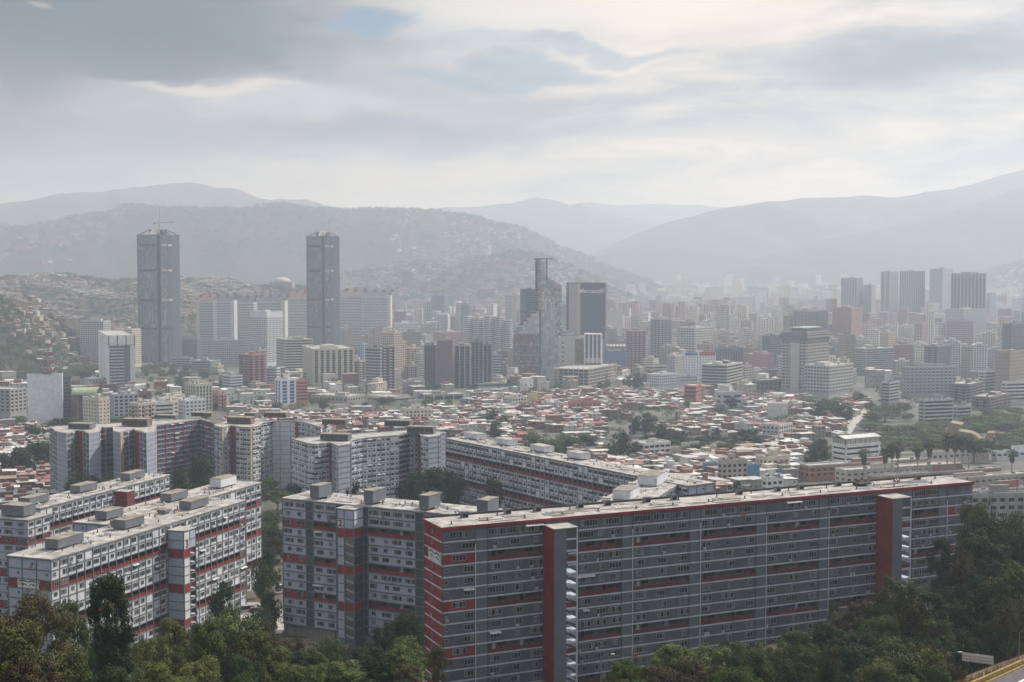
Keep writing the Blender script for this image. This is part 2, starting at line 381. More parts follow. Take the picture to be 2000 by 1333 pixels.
hill('far_right', 'long pale mountain rising to the right edge', [(1020, 560), (1120, 512), (1220, 466), (1310, 432), (1400, 411), (1480, 397), (1580, 386), (1640, 385), (1680, 382), (1740, 386), (1780, 381), (1815, 374), (1860, 370), (1910, 358), (1950, 344), (2000, 330), (2060, 318), (2120, 330), (2300, 380)], 8600, 6900, 11500, 'mountain', seed=33, nx=300, ny=40, wav=1000, rough=.35)
hill('near_right', 'low shack covered slope at the right edge behind the dark towers', [(1880, 585), (1930, 556), (1965, 530), (2000, 514), (2080, 490), (2250, 470)], 5200, 4000, 6600, 'mountain_town', seed=35, nx=100, ny=30, wav=400, rough=.2)
hill('mid_right', 'hazed lower slope of the right hand mountain', [(1300, 560), (1400, 530), (1500, 498), (1600, 470), (1700, 452), (1800, 430), (1900, 400), (2000, 366), (2200, 330)], 7300, 6000, 9000, 'mountain', seed=37, nx=160, ny=30, wav=800, rough=.35)
# ------------------------------------------------------------------ window kit: each piece faces -y, centred on x and z
def win_piece(w, h, kind, rnd):
    mb = MB(); fr = 'win_frame'; x0, x1, z0, z1 = -w / 2, w / 2, -h / 2, h / 2
    mb.box(x0, -.10, z0, x1, -.02, z0 + .08, fr); mb.box(x0, -.10, z1 - .08, x1, -.02, z1, fr)
    n = max(1, round(w / .75)); cw = w / n
    for i in range(n + 1):
        c = x0 + i * cw; c = min(max(c, x0 + .035), x1 - .035); mb.box(c - .035, -.098, z0 + .08, c + .035, -.02, z1 - .08, fr)
    for i in range(n):
        k = rnd.random(); mat = 'pane_dark' if kind == 'dark' or k < .45 else ('pane_grey' if k < .75 else 'curtain')
        if kind == 'open' and i % 2: mat = 'void'
        mb.face([(x0 + i * cw, -.05, z0), (x0 + (i + 1) * cw, -.05, z0), (x0 + (i + 1) * cw, -.05, z1), (x0 + i * cw, -.05, z1)], mat)
    if kind == 'grille':
        mb.box(x0 - .1, -.42, z0 - .1, x1 + .1, -.36, z0 - .04, fr); mb.box(x0 - .1, -.42, z1, x1 + .1, -.36, z1 + .06, fr)
        for i in range(int(w / .3) + 1): mb.box(x0 + i * .3 - .015, -.41, z0 - .05, x0 + i * .3 + .015, -.38, z1 + .05, fr)
    if kind == 'awning': mb.hexa([(x0 - .15, -.9, z1 - .12), (x1 + .15, -.9, z1 - .12), (x1 + .15, -.02, z1 + .18), (x0 - .15, -.02, z1 + .18), (x0 - .15, -.9, z1 - .08), (x1 + .15, -.9, z1 - .08), (x1 + .15, -.02, z1 + .22), (x0 - .15, -.02, z1 + .22)], 'awning')
    if kind == 'unit': mb.box(x0 + .1, -.5, z0 - .5, x0 + .85, -.02, z0 - .02, 'ac_box')
    if kind == 'wash':
        for i in range(3):
            a = x0 + .1 + i * .5; mb.box(a, -.62, z0 - .55 - .2 * rnd.random(), a + .36, -.6, z0 + .1, rnd.choice(['cloth_white', 'cloth_blue', 'cloth_red', 'cloth_white']))
        mb.box(x0, -.64, z0 + .1, x1, -.58, z0 + .13, fr)
    return mb
_wr = random.Random(5)
WKIND = ['plain', 'plain', 'dark', 'open', 'grille', 'plain', 'awning', 'unit', 'wash']
WIN = {}
for nm, w, h in (('small', 1.35, 1.2), ('mid', 2.35, 1.3), ('wide', 3.3, 1.35), ('ribbon', 4.3, 1.45), ('slit', .8, .8), ('tallpair', 1.7, 1.45)):
    for i, k in enumerate(WKIND):
        b_ = win_piece(w, h, k, _wr); WIN[nm, i] = (b_, b_.mesh('window'))
def place_windows(root, wins, limit=100, name='window'):
    """wins: (kind, variant, (x, y, z), rz); the ones that show largest become parts, the rest one mass"""
    wins.sort(key=lambda w: -({'small': 1.3, 'mid': 2.4, 'wide': 3.5, 'ribbon': 5, 'slit': .6, 'tallpair': 2}[w[0]]) / (w[2][1] ** 2))
    for k, v, p, rz in wins[:limit]: child(name, WIN[k, v][1], root, p, rz)
    rest = MB()
    for k, v, p, rz in wins[limit:]: rest.add(WIN[k, v][0], p, rz)
    if rest.f: tag(rest.build(name, root), kind='stuff')
class Block:
    def __init__(s, name, label, cat, group, loc, seed=1, drop=16):
        s.root = thing(name, label, cat, loc, group); s.wall = MB(); s.wins = []; s.rnd = random.Random(seed); s.rails = {}; s.drop = drop
    def win(s, F, a, z, kinds, o=0.0, var=None):
        v = s.rnd.choice(getattr(s, 'vars', (0, 1, 2, 2, 3, 3, 4, 5, 5, 0, 2, 1, 3, 7, 8, 6 if s.rnd.random() < .5 else 0))) if var is None else var
        s.wins.append((s.rnd.choice(kinds) if isinstance(kinds, (tuple, list)) else kinds, v, F.p(a, z, o), F.rz))
    def facade(s, F, L0, L1, ztop, nf, fh, mods, st):
        """mods: (s0, s1, kind); st: look of the facade"""
        mb = s.wall; z0 = ztop - st.get('head', .4)
        reds = st['reds']; proud = st.get('proud', .14); bh = st.get('bh', .32)
        for k in range(nf):
            zt, zb = z0 - k * fh, z0 - (k + 1) * fh
            for (a, b, kind) in mods:
                if kind == 'skip': continue
                red = k in reds
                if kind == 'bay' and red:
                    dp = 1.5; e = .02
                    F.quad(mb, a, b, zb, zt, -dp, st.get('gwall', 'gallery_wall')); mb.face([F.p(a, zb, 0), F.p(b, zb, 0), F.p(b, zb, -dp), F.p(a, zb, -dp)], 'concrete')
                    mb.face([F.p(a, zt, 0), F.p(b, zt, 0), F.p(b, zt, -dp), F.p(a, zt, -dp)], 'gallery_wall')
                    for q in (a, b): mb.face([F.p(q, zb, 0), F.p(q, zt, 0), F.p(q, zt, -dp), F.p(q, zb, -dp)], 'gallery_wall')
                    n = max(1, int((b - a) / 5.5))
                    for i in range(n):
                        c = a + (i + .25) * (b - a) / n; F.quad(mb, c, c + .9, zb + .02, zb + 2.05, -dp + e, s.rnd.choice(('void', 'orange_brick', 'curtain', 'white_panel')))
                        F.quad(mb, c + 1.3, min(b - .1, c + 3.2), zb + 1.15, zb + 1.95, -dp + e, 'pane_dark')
                    rl = s.rails.setdefault(k, MB()); rh = st.get('rail_h', 1.0); F.box(rl, a + .02, b - .02, zb + .05, zb + rh, -.12, -.04, 'red_rail' if st.get('solid_rail', 1) else 'red_paint')
                    m_ = max(1, int((b - a) / 3.6))
                    for i in range(1, m_ + 1): c = a + i * (b - a) / (m_ + 1); F.box(rl, c - .16, c + .16, zb + .03, zb + 1.4, -.18, .02, 'red_rail')
                else:
                    mat = st['wall']
                    if callable(mat): mat = mat(k, a)
                    if kind == 'blank': mat = st.get('blank', st['wall'])
                    if kind in ('redwall', 'end') and red: mat = 'red_paint'
                    if kind == 'allred': mat = 'red_paint'
                    if kind == 'ochre': mat = 'ochre'
                    F.quad(mb, a, b, zb, zt, 0, mat)
                    if kind == 'dark': F.quad(mb, a + .1, b - .1, zb + .95, zt - .15, .02, 'pane_dark')
                    if kind in ('bay', 'redwall', 'end', 'winonly'):
                        for (c, kinds) in st['pat'](a, b, k, s.rnd, kind): s.win(F, c, zb + st.get('wz', 1.55), kinds, var=2 if (st.get('top_ribbon') and k == 0) else None)
            band = st['band']
            if k < nf: 
                for (a, b, kind) in mods:
                    if kind in ('skip', 'allred', 'ochre'): continue
                    F.box(mb, a, b, zb - bh / 2, zb + bh / 2, -.01, proud, band, (3, 5, 4) if 0 else ())
        for (a, b, kind) in mods:                       # uprights at bay edges
            if kind == 'skip': continue
            for q in ((a, b) if st.get('col_both') else (a,)):
                F.box(mb, q - st.get('cw', .11), q + st.get('cw', .11), z0 - nf * fh, ztop - .1, -.01, proud + .004, st['col'])
        F.box(mb, L0, L1, ztop - st.get('head', .4), ztop, -.02, st.get('fascia_out', .3), st.get('fascia', st['col']))
        zl = z0 - nf * fh
        F.quad(mb, L0, L1, zl - s.drop, zl, -.4, 'concrete'); 
        for i in range(int((L1 - L0) / 6) + 1): q = L0 + i * 6; F.box(mb, q, min(q + .5, L1), zl - s.drop, zl, -.5, .0, 'concrete')
    def finish(s, limit=100):
        s.wall.build('wall', s.root)
        for k, mb in s.rails.items(): mb.build('gallery_rail', s.root)
        place_windows(s.root, s.wins, limit)
        return s.root
def rand_pat(w_each, kinds, prob=.92):
    def f(a, b, k, r, kind):
        n = max(1, int((b - a) / w_each)); st_ = (b - a) / n
        return [(a + (i + .5) * st_ + r.uniform(-.15, .15), kinds) for i in range(n) if r.random() < prob]
    return f
def roof_slab(root, F, W_, z, mat='roof_felt', over=.3, s0=0, s1=None, edge=None, thick=.25, name='roof'):
    s1 = F.L if s1 is None else s1; mb = MB()
    F.box(mb, s0 - over, s1 + over, z, z + thick, -W_ - over, over, mat)
    if edge:
        for (a, b, c, d) in ((s0 - over - .05, s1 + over + .05, over + .0, over + .08), (s0 - over - .05, s1 + over + .05, -W_ - over - .3, -W_ - over)):
            F.box(mb, a, b, z - .35, z + thick + .08, c, d, edge)
        F.box(mb, s0 - over - .08, s0 - over, z - .35, z + thick + .078, -W_ - over, over, edge); F.box(mb, s1 + over, s1 + over + .08, z - .35, z + thick + .078, -W_ - over, over, edge)
    return mb.build(name, root)
def roof_box(root, F, a, o, w, d, h, z, mat='tank_grey', top='roof_dirty', name='tank_room', gap=.5, louvre=False):
    mb = MB(); F.box(mb, a, a + w, z + gap, z + h, o - d, o, mat)
    F.box(mb, a - .1, a + w + .1, z + h, z + h + .15, o - d - .1, o + .1, top)
    for q in (a + .3, a + w - .6):
        for r_ in (o - .3, o - d + .5): F.box(mb, q, q + .3, z, z + gap + .02, r_ - .3, r_, 'concrete')
    if louvre:
        n = max(2, int(w / 2.2))
        for i in range(n): F.box(mb, a + .2 + i * (w - .4) / n + .15, a + .2 + (i + 1) * (w - .4) / n - .15, z + gap + .5, z + h - .45, o, o + .05, 'metal_dark')
    return mb.build(name, root)
_r = random.Random(11)
vent_b = MB(); vent_b.box(-.7, -.5, 0, .7, .5, .9, 'concrete'); vent_b.box(-.55, -.52, .15, .55, -.5, .75, 'void'); vent_b.box(-.8, -.6, .9, .8, .6, 1.02, 'metal_dark'); VENT = vent_b.mesh('vent')
pipe_b = MB(); pipe_b.tube([(0, 0, 0), (0, 0, .75)], [.16, .16], 'metal_dark', 8); pipe_b.box(-.3, -.3, 0, .3, .3, .12, 'roof_dirty'); PIPE = pipe_b.mesh('vent_pipe')
ant_b = MB(); ant_b.bar((0, 0, 0), (0, 0, 3.4), .04, 'metal_dark'); [ant_b.bar((-.5 + .1 * i, 0, 3.2 - .35 * i), (.5 - .1 * i, 0, 3.2 - .35 * i), .025, 'metal_dark') for i in range(3)]; ANT = ant_b.mesh('antenna')
def roof_clutter(root, F, W_, z, nv, npi, nant=4, vstep=None, vo=.7):
    for i in range(nv): a = (i + .5) * F.L / nv; child('roof_vent', VENT, root, F.p(a, z, -W_ * vo), F.rz)
    for i in range(npi): a = _r.uniform(1, F.L - 1); child('vent_pipe', PIPE, root, F.p(a, z, -_r.uniform(.12, .9) * W_), F.rz, (1, 1, _r.uniform(.6, 1.4)))
    for i in range(nant): child('antenna', ANT, root, F.p(_r.uniform(2, F.L - 2), z, -_r.uniform(.3, .9) * W_), _r.uniform(0, 3), (1, 1, _r.uniform(.6, 1.1)))
def roof_patches(root, F, W_, z, n):
    mb = MB()
    for i in range(n):
        a, o = _r.uniform(.5, F.L - 6), -_r.uniform(.1, .75) * W_; l, w = _r.choice(((_r.uniform(2, 5.5), _r.uniform(1, 3)), (_r.uniform(3, 9), .12))); F.box(mb, a, min(F.L, a + l), z, z + .02 + .002 * i if w > .5 else z + .16, max(-W_ + .3, o - w), o, _r.choice(('roof_dirty', 'roof_dirty', 'tin_dull', 'tank_grey')))
        if i % 4 == 0: q = F.p(a, z + .9, o); mb.bar((q[0], q[1], z), (q[0], q[1], z + .7), .05, 'metal_dark'); mb.tube([(q[0], q[1], z + .7), (q[0] + .15, q[1] - .1, z + .85)], [.08, .42], 'ac_box', 8)
    tag(mb.build('roof_clutter', root), kind='stuff')
paint('tin_dull', (.46, .44, .41), .25, streak=False)
def textobj(name, body, mat, size, loc, rz, parent=None, extrude=.04, shear=0.0, align='CENTER', label=None):
    cu = bpy.data.curves.new(name, 'FONT'); cu.body = body; cu.size = size; cu.extrude = extrude; cu.shear = shear; cu.align_x = align; cu.align_y = 'CENTER'; cu.offset = .035 * size if size < 5 else .008 * size
    cu.materials.append(MATS[mat]); tmp = bpy.data.objects.new(name, cu); COL.objects.link(tmp); bpy.context.view_layer.update(); me = bpy.data.meshes.new_from_object(tmp); bpy.data.objects.remove(tmp); me.name = name; o = bpy.data.objects.new(name, me); COL.objects.link(o)
    o.rotation_euler = (R(90), 0, rz)
    if parent is not None: o.parent = parent; px, py, pz = parent['_o']; o.location = (loc[0] - px, loc[1] - py, loc[2] - pz)
    else: o.location = loc
    if label: o['label'] = label
    return o
def eyes_mural(root, F, s0, s1, z0, z1, o):
    """white panel with a painted pair of eyes and brows"""
    mb = MB(); F.box(mb, s0, s1, z0, z1, o, o + .05, 'mural_white'); o += .056
    Wd, Hh = s1 - s0, z1 - z0; X_ = lambda a: s0 + a * Wd; Z_ = lambda a: z0 + a * Hh
    def stroke(pts, w, oo):
        for (a, b), (c, d) in zip(pts, pts[1:]):
            dx, dz = (c - a) * Wd, (d - b) * Hh; L = math.hypot(dx, dz) + 1e-6; nx, nz = -dz / L * w, dx / L * w
            mb.face([F.p(X_(a) - nx, Z_(b) - nz, oo), F.p(X_(c) - nx, Z_(d) - nz, oo), F.p(X_(c) + nx, Z_(d) + nz, oo), F.p(X_(a) + nx, Z_(b) + nz, oo)], 'ink')
    def disc(a, b, r, oo):
        mb.face([F.p(X_(a) + r * math.cos(t * .52), Z_(b) + r * math.sin(t * .52) * .9, oo) for t in range(12)], 'ink')
    for q, cx in enumerate((.26, .70)):
        stroke([(cx - .2, .76), (cx - .05, .9), (cx + .2, .74)], .16, o + q * .002)
        stroke([(cx - .17, .36), (cx - .04, .52), (cx + .17, .34)], .10, o + .003 + q * .002)
        disc(cx, .36, .10 * Hh, o + .009 + q * .002)
    stroke([(.95, .98), (.98, .5), (.99, .05)], .16, o + .014)
    return mb.build('eye_mural', root)

# ================================================================== block A: grey, nearest, runs off to the right
hA = 55.8; p0 = at_drop(864, 1033, hA); p1 = at_drop(1899, 943, hA); FA = Frame(p0, p1); zA = CZ - hA; WA = 11.2; fA = 2.62
A = Block('apartment_block', 'long grey block in front with red end wall, fascia and stair towers', 'apartment block', 'housing estate slab blocks', (p0[0], p0[1], zA - 42), 3, 24)
cuts = [864, 928, 952, 1061, 1130, 1215, 1236, 1348, 1369, 1478, 1498, 1601, 1620, 1713, 1783, 1834, 1851, 1899]
ss = [FA.s_at(u) for u in cuts]; ss[0] = 0; ss[-1] = FA.L
kinds = ['end', 'blank', 'bay', 'skip', 'bay', 'blank', 'bay', 'blank', 'bay', 'blank', 'bay', 'blank', 'bay', 'skip', 'bay', 'blank', 'end']
modsA = list(zip(ss[:-1], ss[1:], kinds))
modsA[3] = (ss[3], ss[4], 'blank'); modsA[13] = (ss[13], ss[14], 'blank')
def patA(a, b, k, r, kind):
    L = b - a
    if k == 0:
        n = max(1, int(L / 4.3)); return [(a + (i + .5) * L / n, 'ribbon') for i in range(n) if r.random() < .93]
    if kind == 'end': return [(a + .9, 'slit'), (b - 1.6, r.choice(('mid', 'mid', 'wide')))] if k % 4 != 2 else [((a + b) / 2, 'wide')]
    return [(a + 1.5 + r.uniform(0, .6), r.choice(('mid', 'mid', 'wide', 'small', 'ribbon') if k % 4 != 2 else ('mid',))), (a + L * r.uniform(.48, .56), r.choice(('mid', 'tallpair', 'small', 'wide'))), (b - 1.5 - r.uniform(0, .5), r.choice(('mid', 'small', 'mid', 'wide')))]
stA = dict(wall='grey_paint', blank='grey_paint_pale', band='white_band', col='dark_blue_grey', reds={2, 6, 10, 14}, pat=patA, head=.5, bh=.3, proud=.12, fascia='red_paint', fascia_out=.35, rail_h=1.0, wz=1.5, cw=.07)
A.facade(FA, 0, FA.L, zA, 16, fA, modsA, stA)
for q in [ss[i] for i in (1, 6, 8, 10, 12, 16)]: FA.box(A.wall, q - .1, q + .1, zA - .5 - 16 * fA, zA - 1.4 - fA, .1, .22, 'white_band')
# end wall facing left, and the hidden back and right end
pe = FA.p(0, 0, -WA); FE = Frame(pe, p0)
stE = dict(stA, wall='red_paint', fascia='red_paint', pat=lambda a, b, k, r, kd: [(a + 4.6 + .2 * r.random(), 'slit')] if k % 2 == 0 or 1 else [], col='red_paint', cw=.05)
A.facade(FE, 0, FE.L, zA, 16, fA, [(0, FE.L, 'winonly')], dict(stE, reds=set()))
FB_ = Frame(FA.p(FA.L, 0, -WA), pe); A.facade(FB_, 0, FB_.L, zA, 16, fA, [(i * FB_.L / 24, (i + 1) * FB_.L / 24, 'bay') for i in range(24)], dict(stA, pat=rand_pat(4.2, ('mid', 'small'))))
FR_ = Frame(FA.p(FA.L, 0, 0), FA.p(FA.L, 0, -WA)); A.facade(FR_, 0, FR_.L, zA, 16, fA, [(0, FR_.L, 'winonly')], dict(stE, reds=set(), wall='grey_paint'))
eyes_mural(A.root, FE, 2.6, FE.L - .5, zA - .5 - 3 * fA + .18, zA - .5 - 2 * fA - .16, .02)
roof_slab(A.root, FA, WA, zA, over=.35, edge='red_paint')
sm = MB()                                     # roofing felt seams
for i in range(int(FA.L / 1.7)): FA.box(sm, i * 1.7 + .3, i * 1.7 + .36, zA + .25, zA + .262, -WA + .2, .1, 'roof_dirty')
FA.box(sm, 0, FA.L, zA + .25, zA + .75, -WA - .34, -WA - .1, 'metal_dark'); sm.build('roof_seam', A.root)
def sof(u): return FA.s_at(u, -WA * .7)
for u in (910, 994, 1053, 1136, 1190, 1268, 1320, 1448, 1523, 1568, 1641, 1756, 1797): child('roof_vent', VENT, A.root, FA.p(sof(u), zA + .25, -WA * .78), FA.rz, (1.1, 1.1, 1.2))
for u in list(range(880, 1900, 36)): child('vent_pipe', PIPE, A.root, FA.p(FA.s_at(u, -3) , zA + .25, -2.2 - 5.2 * ((u // 36) % 2) - _r.random()), FA.rz)
def stair_tower(blk, F, u_a, u_c, u_b, z, fh, nf, red_left=True, split=.52, style='A'):
    s0 = F.s_at(u_a); o = F.o_at(u_c, s0); s1 = F.s_at(u_b, o); mb = MB(); sp = s0 + (s1 - s0) * split; zb = z - nf * fh - 8
    mb.face([F.p(s0, zb, 0), F.p(s0, zb, o), F.p(s0, z, o), F.p(s0, z, 0)], 'red_paint'); F.quad(mb, s0, sp, zb, z, o, 'grey_paint_pale')
    mb.face([F.p(s1, zb, 0), F.p(s1, zb, .8), F.p(s1, z, .8), F.p(s1, z, 0)], 'grey_paint'); mb.face([F.p(sp, zb, o), F.p(sp, z, o), F.p(sp, z, 0.3), F.p(sp, zb, 0.3)], 'grey_paint')
    for q in (o - .3,): F.box(mb, s1 - .3, s1 + .02, zb, z, q, o + .02, 'white_band')
    for k in range(nf + 2):
        zz = z - .9 - k * fh - fh * .6; F.box(mb, sp, s1, zz - .2, zz + .2, 0.2, o + .01, 'white_band')
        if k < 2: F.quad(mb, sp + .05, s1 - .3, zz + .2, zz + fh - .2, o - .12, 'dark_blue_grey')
        elif k % 4 == 2: F.box(mb, sp, s1 - .3, zz + .2, zz + 1.3, o - .14, o - .02, 'red_rail')
        else: mb.hexa([F.p(sp, zz + .2, o - .3), F.p(sp, zz + .2, o - 1.3), F.p(s1 - .3, zz - fh / 2, o - 1.3), F.p(s1 - .3, zz - fh / 2, o - .3), F.p(sp, zz + .65, o - .3), F.p(sp, zz + .65, o - 1.3), F.p(s1 - .3, zz - fh / 2 + .45, o - 1.3), F.p(s1 - .3, zz - fh / 2 + .45, o - .3)], 'white_band')
    F.box(mb, s0 - .1, s1 + .1, z, z + .2, 0, o + .1, 'roof_felt')
    mb.build('stair_tower', blk.root)
stair_tower(A, FA, 1061, 1083, 1129, zA - 1.2, fA, 15)
stair_tower(A, FA, 1713, 1745, 1782, zA - 1.2, fA, 15)
roof_patches(A.root, FA, WA, zA + .262, 60)
pl = MB(); FA.box(pl, sof(1668), sof(1693), zA + .9, zA + 1.1, -9, -5.5, 'metal_dark'); [FA.box(pl, sof(1669) + i * 1.2, sof(1669) + i * 1.2 + .5, zA + .25, zA + 1.3 + .5 * (i % 2), -8.5, -7.6, 'rusty_concrete') for i in range(5)]
pl.build('plant_platform', A.root)
A.finish()

# ================================================================== white slabs with open galleries
def patW(a, b, k, r, kind):
    L = b - a; n = max(1, round(L / 3.4)); return [(a + (i + .5) * L / n + r.choice((-.35, .35, 0)), r.choice(('mid', 'mid', 'small', 'tallpair', 'wide') if L / n > 3 else ('small', 'mid', 'small'))) for i in range(n) if r.random() < .9]
def white_slab(name, label, F, Wd, z, nf, fh, modw, seed, reds, end_wall='white_panel_shaded', face_wall='white_panel', st_extra={}, endpat=None, mods=None, boxes=(), limit=100, red_end=False, group='housing estate slab blocks', drop=14, clutter=(6, 14, 5)):
    blk = Block(name, label, 'apartment block', group, (F.x, F.y, z - nf * fh), seed, drop)
    st = dict(wall=face_wall, band='frame_grey', col='frame_grey', reds=reds, pat=patW, head=.35, bh=.26, proud=.16, fascia='frame_grey', fascia_out=.28, rail_h=1.1, wz=1.5, cw=.14, solid_rail=0)
    st.update(st_extra)
    if mods is None: n = round(F.L / modw); mods = [(i * F.L / n, (i + 1) * F.L / n, 'bay') for i in range(n)]
    mods = [(a, b, ('redwall' if (kd == 'bay' and (i in (0, len(mods) - 1)) and red_end) else kd)) for i, (a, b, kd) in enumerate(mods)]
    blk.facade(F, 0, F.L, z, nf, fh, mods, st)
    q0, q1 = F.p(0, 0, -Wd), F.p(F.L, 0, -Wd)
    st2 = dict(st, wall=end_wall, pat=endpat or (lambda a, b, k, r, kd: [((a + b) / 2 + 1, 'slit')] if r.random() < .5 else []))
    FL_ = Frame(q0, (F.x, F.y)); FRr = Frame(F.p(F.L, 0, 0), q1); FBk = Frame(q1, q0)
    for f_ in (FL_, FRr): blk.facade(f_, 0, f_.L, z, nf, fh, [(0, f_.L / 3, 'end'), (f_.L / 3, f_.L * 2 / 3, 'end'), (f_.L * 2 / 3, f_.L, 'end')], st2)
    n = round(F.L / 3.6); blk.facade(FBk, 0, FBk.L, z, nf, fh, [(i * F.L / n, (i + 1) * F.L / n, 'winonly') for i in range(n)], dict(st, pat=rand_pat(3.6, ('mid', 'small'), .8)))
    roof_slab(blk.root, F, Wd, z, over=.3)
    for bx in boxes: roof_box(blk.root, F, *bx[:5], z + .25, *bx[5:])
    roof_clutter(blk.root, F, Wd, z + .25, *clutter); roof_patches(blk.root, F, Wd, z + .26, int(F.L / 2.2))
    return blk, FL_, FRr, FBk
# ---- block B (number 2)
hB = 66.6; pB0 = at_drop(552, 974, hB); pB1 = at_drop(807, 999, hB); F_ = Frame(pB0, pB1); FBb = Frame(pB0, F_.p(92, 0)[:2]); zB = CZ - hB; fB = 2.66
sB = [0] + [FBb.s_at(u) for u in (597, 611, 656)] + [FBb.s_at(718), FBb.s_at(811), FBb.s_at(828)]; 
x_ = sB[-1]; mB = list(zip(sB[:-1], sB[1:], ['redwall', 'blank', 'bay', 'blank', 'bay', 'blank']))
while x_ < FBb.L - 20: mB += [(x_, x_ + 14, 'bay'), (x_ + 14, x_ + 16.5, 'blank')]; x_ += 16.5
mB += [(x_, FBb.L, 'redwall')]
def patB(a, b, k, r, kind):
    L = b - a; n = max(1, round(L / 4.2))
    if k == 0: return [(a + (i + .5) * L / n, 'ribbon' if L / n > 4.3 else 'wide') for i in range(n)]
    return [(a + (i + .5) * L / n + r.uniform(-.4, .4), r.choice(('wide', 'mid', 'wide', 'small', 'ribbon') if L / n > 4.3 else ('mid', 'wide', 'small'))) for i in range(n)]
Bk, *_ = white_slab('apartment_block', 'white apartment block with grey stripes, red rows and a number 2 stair tower', FBb, 13.5, zB, 14, fB, 4, 8, {2, 6, 10}, mods=mB, face_wall='white_panel_shaded',
    st_extra=dict(blank='dark_blue_grey', pat=patB, band='frame_grey', bh=.34), drop=10, clutter=(0, 26, 6),
    boxes=[(FBb.s_at(604, -.6, 960), -1.0, 3.2, 6.5, 4.2, 'tank_grey', 'roof_dirty', 'tank_room', .7), (FBb.s_at(709, -.6, 970), -1.0, 3.2, 6.5, 4.2, 'tank_grey', 'roof_dirty', 'tank_room', .7),
           (FBb.s_at(817, -.6, 980), -1.0, 3.2, 6.5, 4.2, 'tank_grey', 'roof_dirty', 'tank_room', .7), (FBb.s_at(930, -.6, 990), -1.0, 3.4, 6.5, 4.4, 'tank_grey', 'roof_dirty', 'tank_room', .7)])
Bk.finish()
def sign_tower(blk, F, s0, s1, o, z, fh, nf, num, side, reds, number_on='front'):
    mb = MB(); zb = z - nf * fh; w = s1 - s0; mid = s0 + w * .42
    def cell(pf, a, b, k, mat, off=.0):
        zt, zz = z - k * fh, z - (k + 1) * fh; mb.face([pf(a, zz + .08, off), pf(b, zz + .08, off), pf(b, zt - .08, off), pf(a, zt - .08, off)], mat)
    front = lambda a, zz, off: F.p(a, zz, o + off)
    side_s = s1 if side == 'right' else s0; sg = 1 if side == 'right' else -1
    sidef = lambda a, zz, off: F.p(side_s + sg * off, zz, a)
    F.box(mb, s0 + .3, s1 - .3, zb - 6, z, .02, o - .35, 'frame_grey')
    for k in range(nf):
        red = k in reds
        if number_on == 'front':      # closed bay beside an open stair bay
            cell(front, s0, mid, k, 'red_paint' if red else 'white_panel_shaded'); cell(front, mid, s1, k, 'red_paint' if red else ('white_panel_shaded' if k < 2 else 'frame_grey'), -.25 if k >= 2 and not red else 0)
            cell(sidef, 0, o, k, 'white_panel' if k < 2 else ('red_paint' if red else 'frame_grey'), 0 if k < 2 or red else -.2)
            if k >= 2: 
                zz = z - (k + 1) * fh; mb.face([front(mid + .1, zz + .9, -.2), front(s1 - .3, zz + .15, -.2), front(s1 - .3, zz + .5, -.2), front(mid + .1, zz + 1.25, -.2)], 'white_panel_shaded')
                cell(sidef, .3, o - .3, k, 'dark_blue_grey', -.18)
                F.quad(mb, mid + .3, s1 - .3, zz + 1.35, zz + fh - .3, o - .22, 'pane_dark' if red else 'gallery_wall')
        else:
            cell(front, s0, s1 - w * .5, k, 'red_paint' if red else 'white_panel'); cell(front, s1 - w * .5, s1, k, 'red_rail' if red else ('white_panel_shaded' if k < 2 else 'void'), 0 if k < 2 else -.3)
            if k >= 2: zz = z - (k + 1) * fh; mb.face([front(s1 - w * .5, zz + 1.0, -.2), front(s1, zz + .2, -.2), front(s1, zz + .7, -.2), front(s1 - w * .5, zz + 1.5, -.2)], 'white_panel')
            cell(sidef, 0, o, k, 'red_paint' if red else 'white_panel_shaded')
    for k in range(nf + 1):
        zz = z - k * fh; F.box(mb, s0 - .08, s1 + .08, zz - .14, zz + .14, .0, o + .07, 'frame_grey')
    for q in (s0, mid if number_on == 'front' else s1 - w * .5, s1): F.box(mb, q - .12, q + .12, zb - 6, z + .15, o - .25, o + .09, 'frame_grey')
    for s_q in (s0, s1): F.box(mb, s_q - .12, s_q + .12, zb - 6, z + .15, -.01, .25, 'frame_grey')
    F.box(mb, s0 - .25, s1 + .25, z + .15, z + .4, 0, o + .25, 'roof_felt')
    t_ = mb.build('stair_tower', blk.root)
    return t_
sT0, oT = FBb.s_at(658), None
oT = 5.0; sT0 = FBb.s_at(645 + 13, oT); sT1 = FBb.s_at(690, oT)
zTB = at_depth(660, 995, FBb.p(sT0, 0, oT)[1])[2]
tw = sign_tower(Bk, FBb, sT0, sT1, oT, zTB, fB, 14, '2', 'right', {2, 6, 10}, 'front')
n2 = MB(); FBb.box(n2, sT0 + .2, sT0 + 1.9, zTB - 2 * fB + .15, zTB - fB - .15, oT, oT + .05, 'white_panel'); np_ = n2.build('number_panel', Bk.root); np_.parent = tw
textobj('number', '2', 'red_paint', 2.6, FBb.p(sT0 + 1.05, zTB - 1.5 * fB, oT + .1), FBb.rz, Bk.root, .02).parent = tw
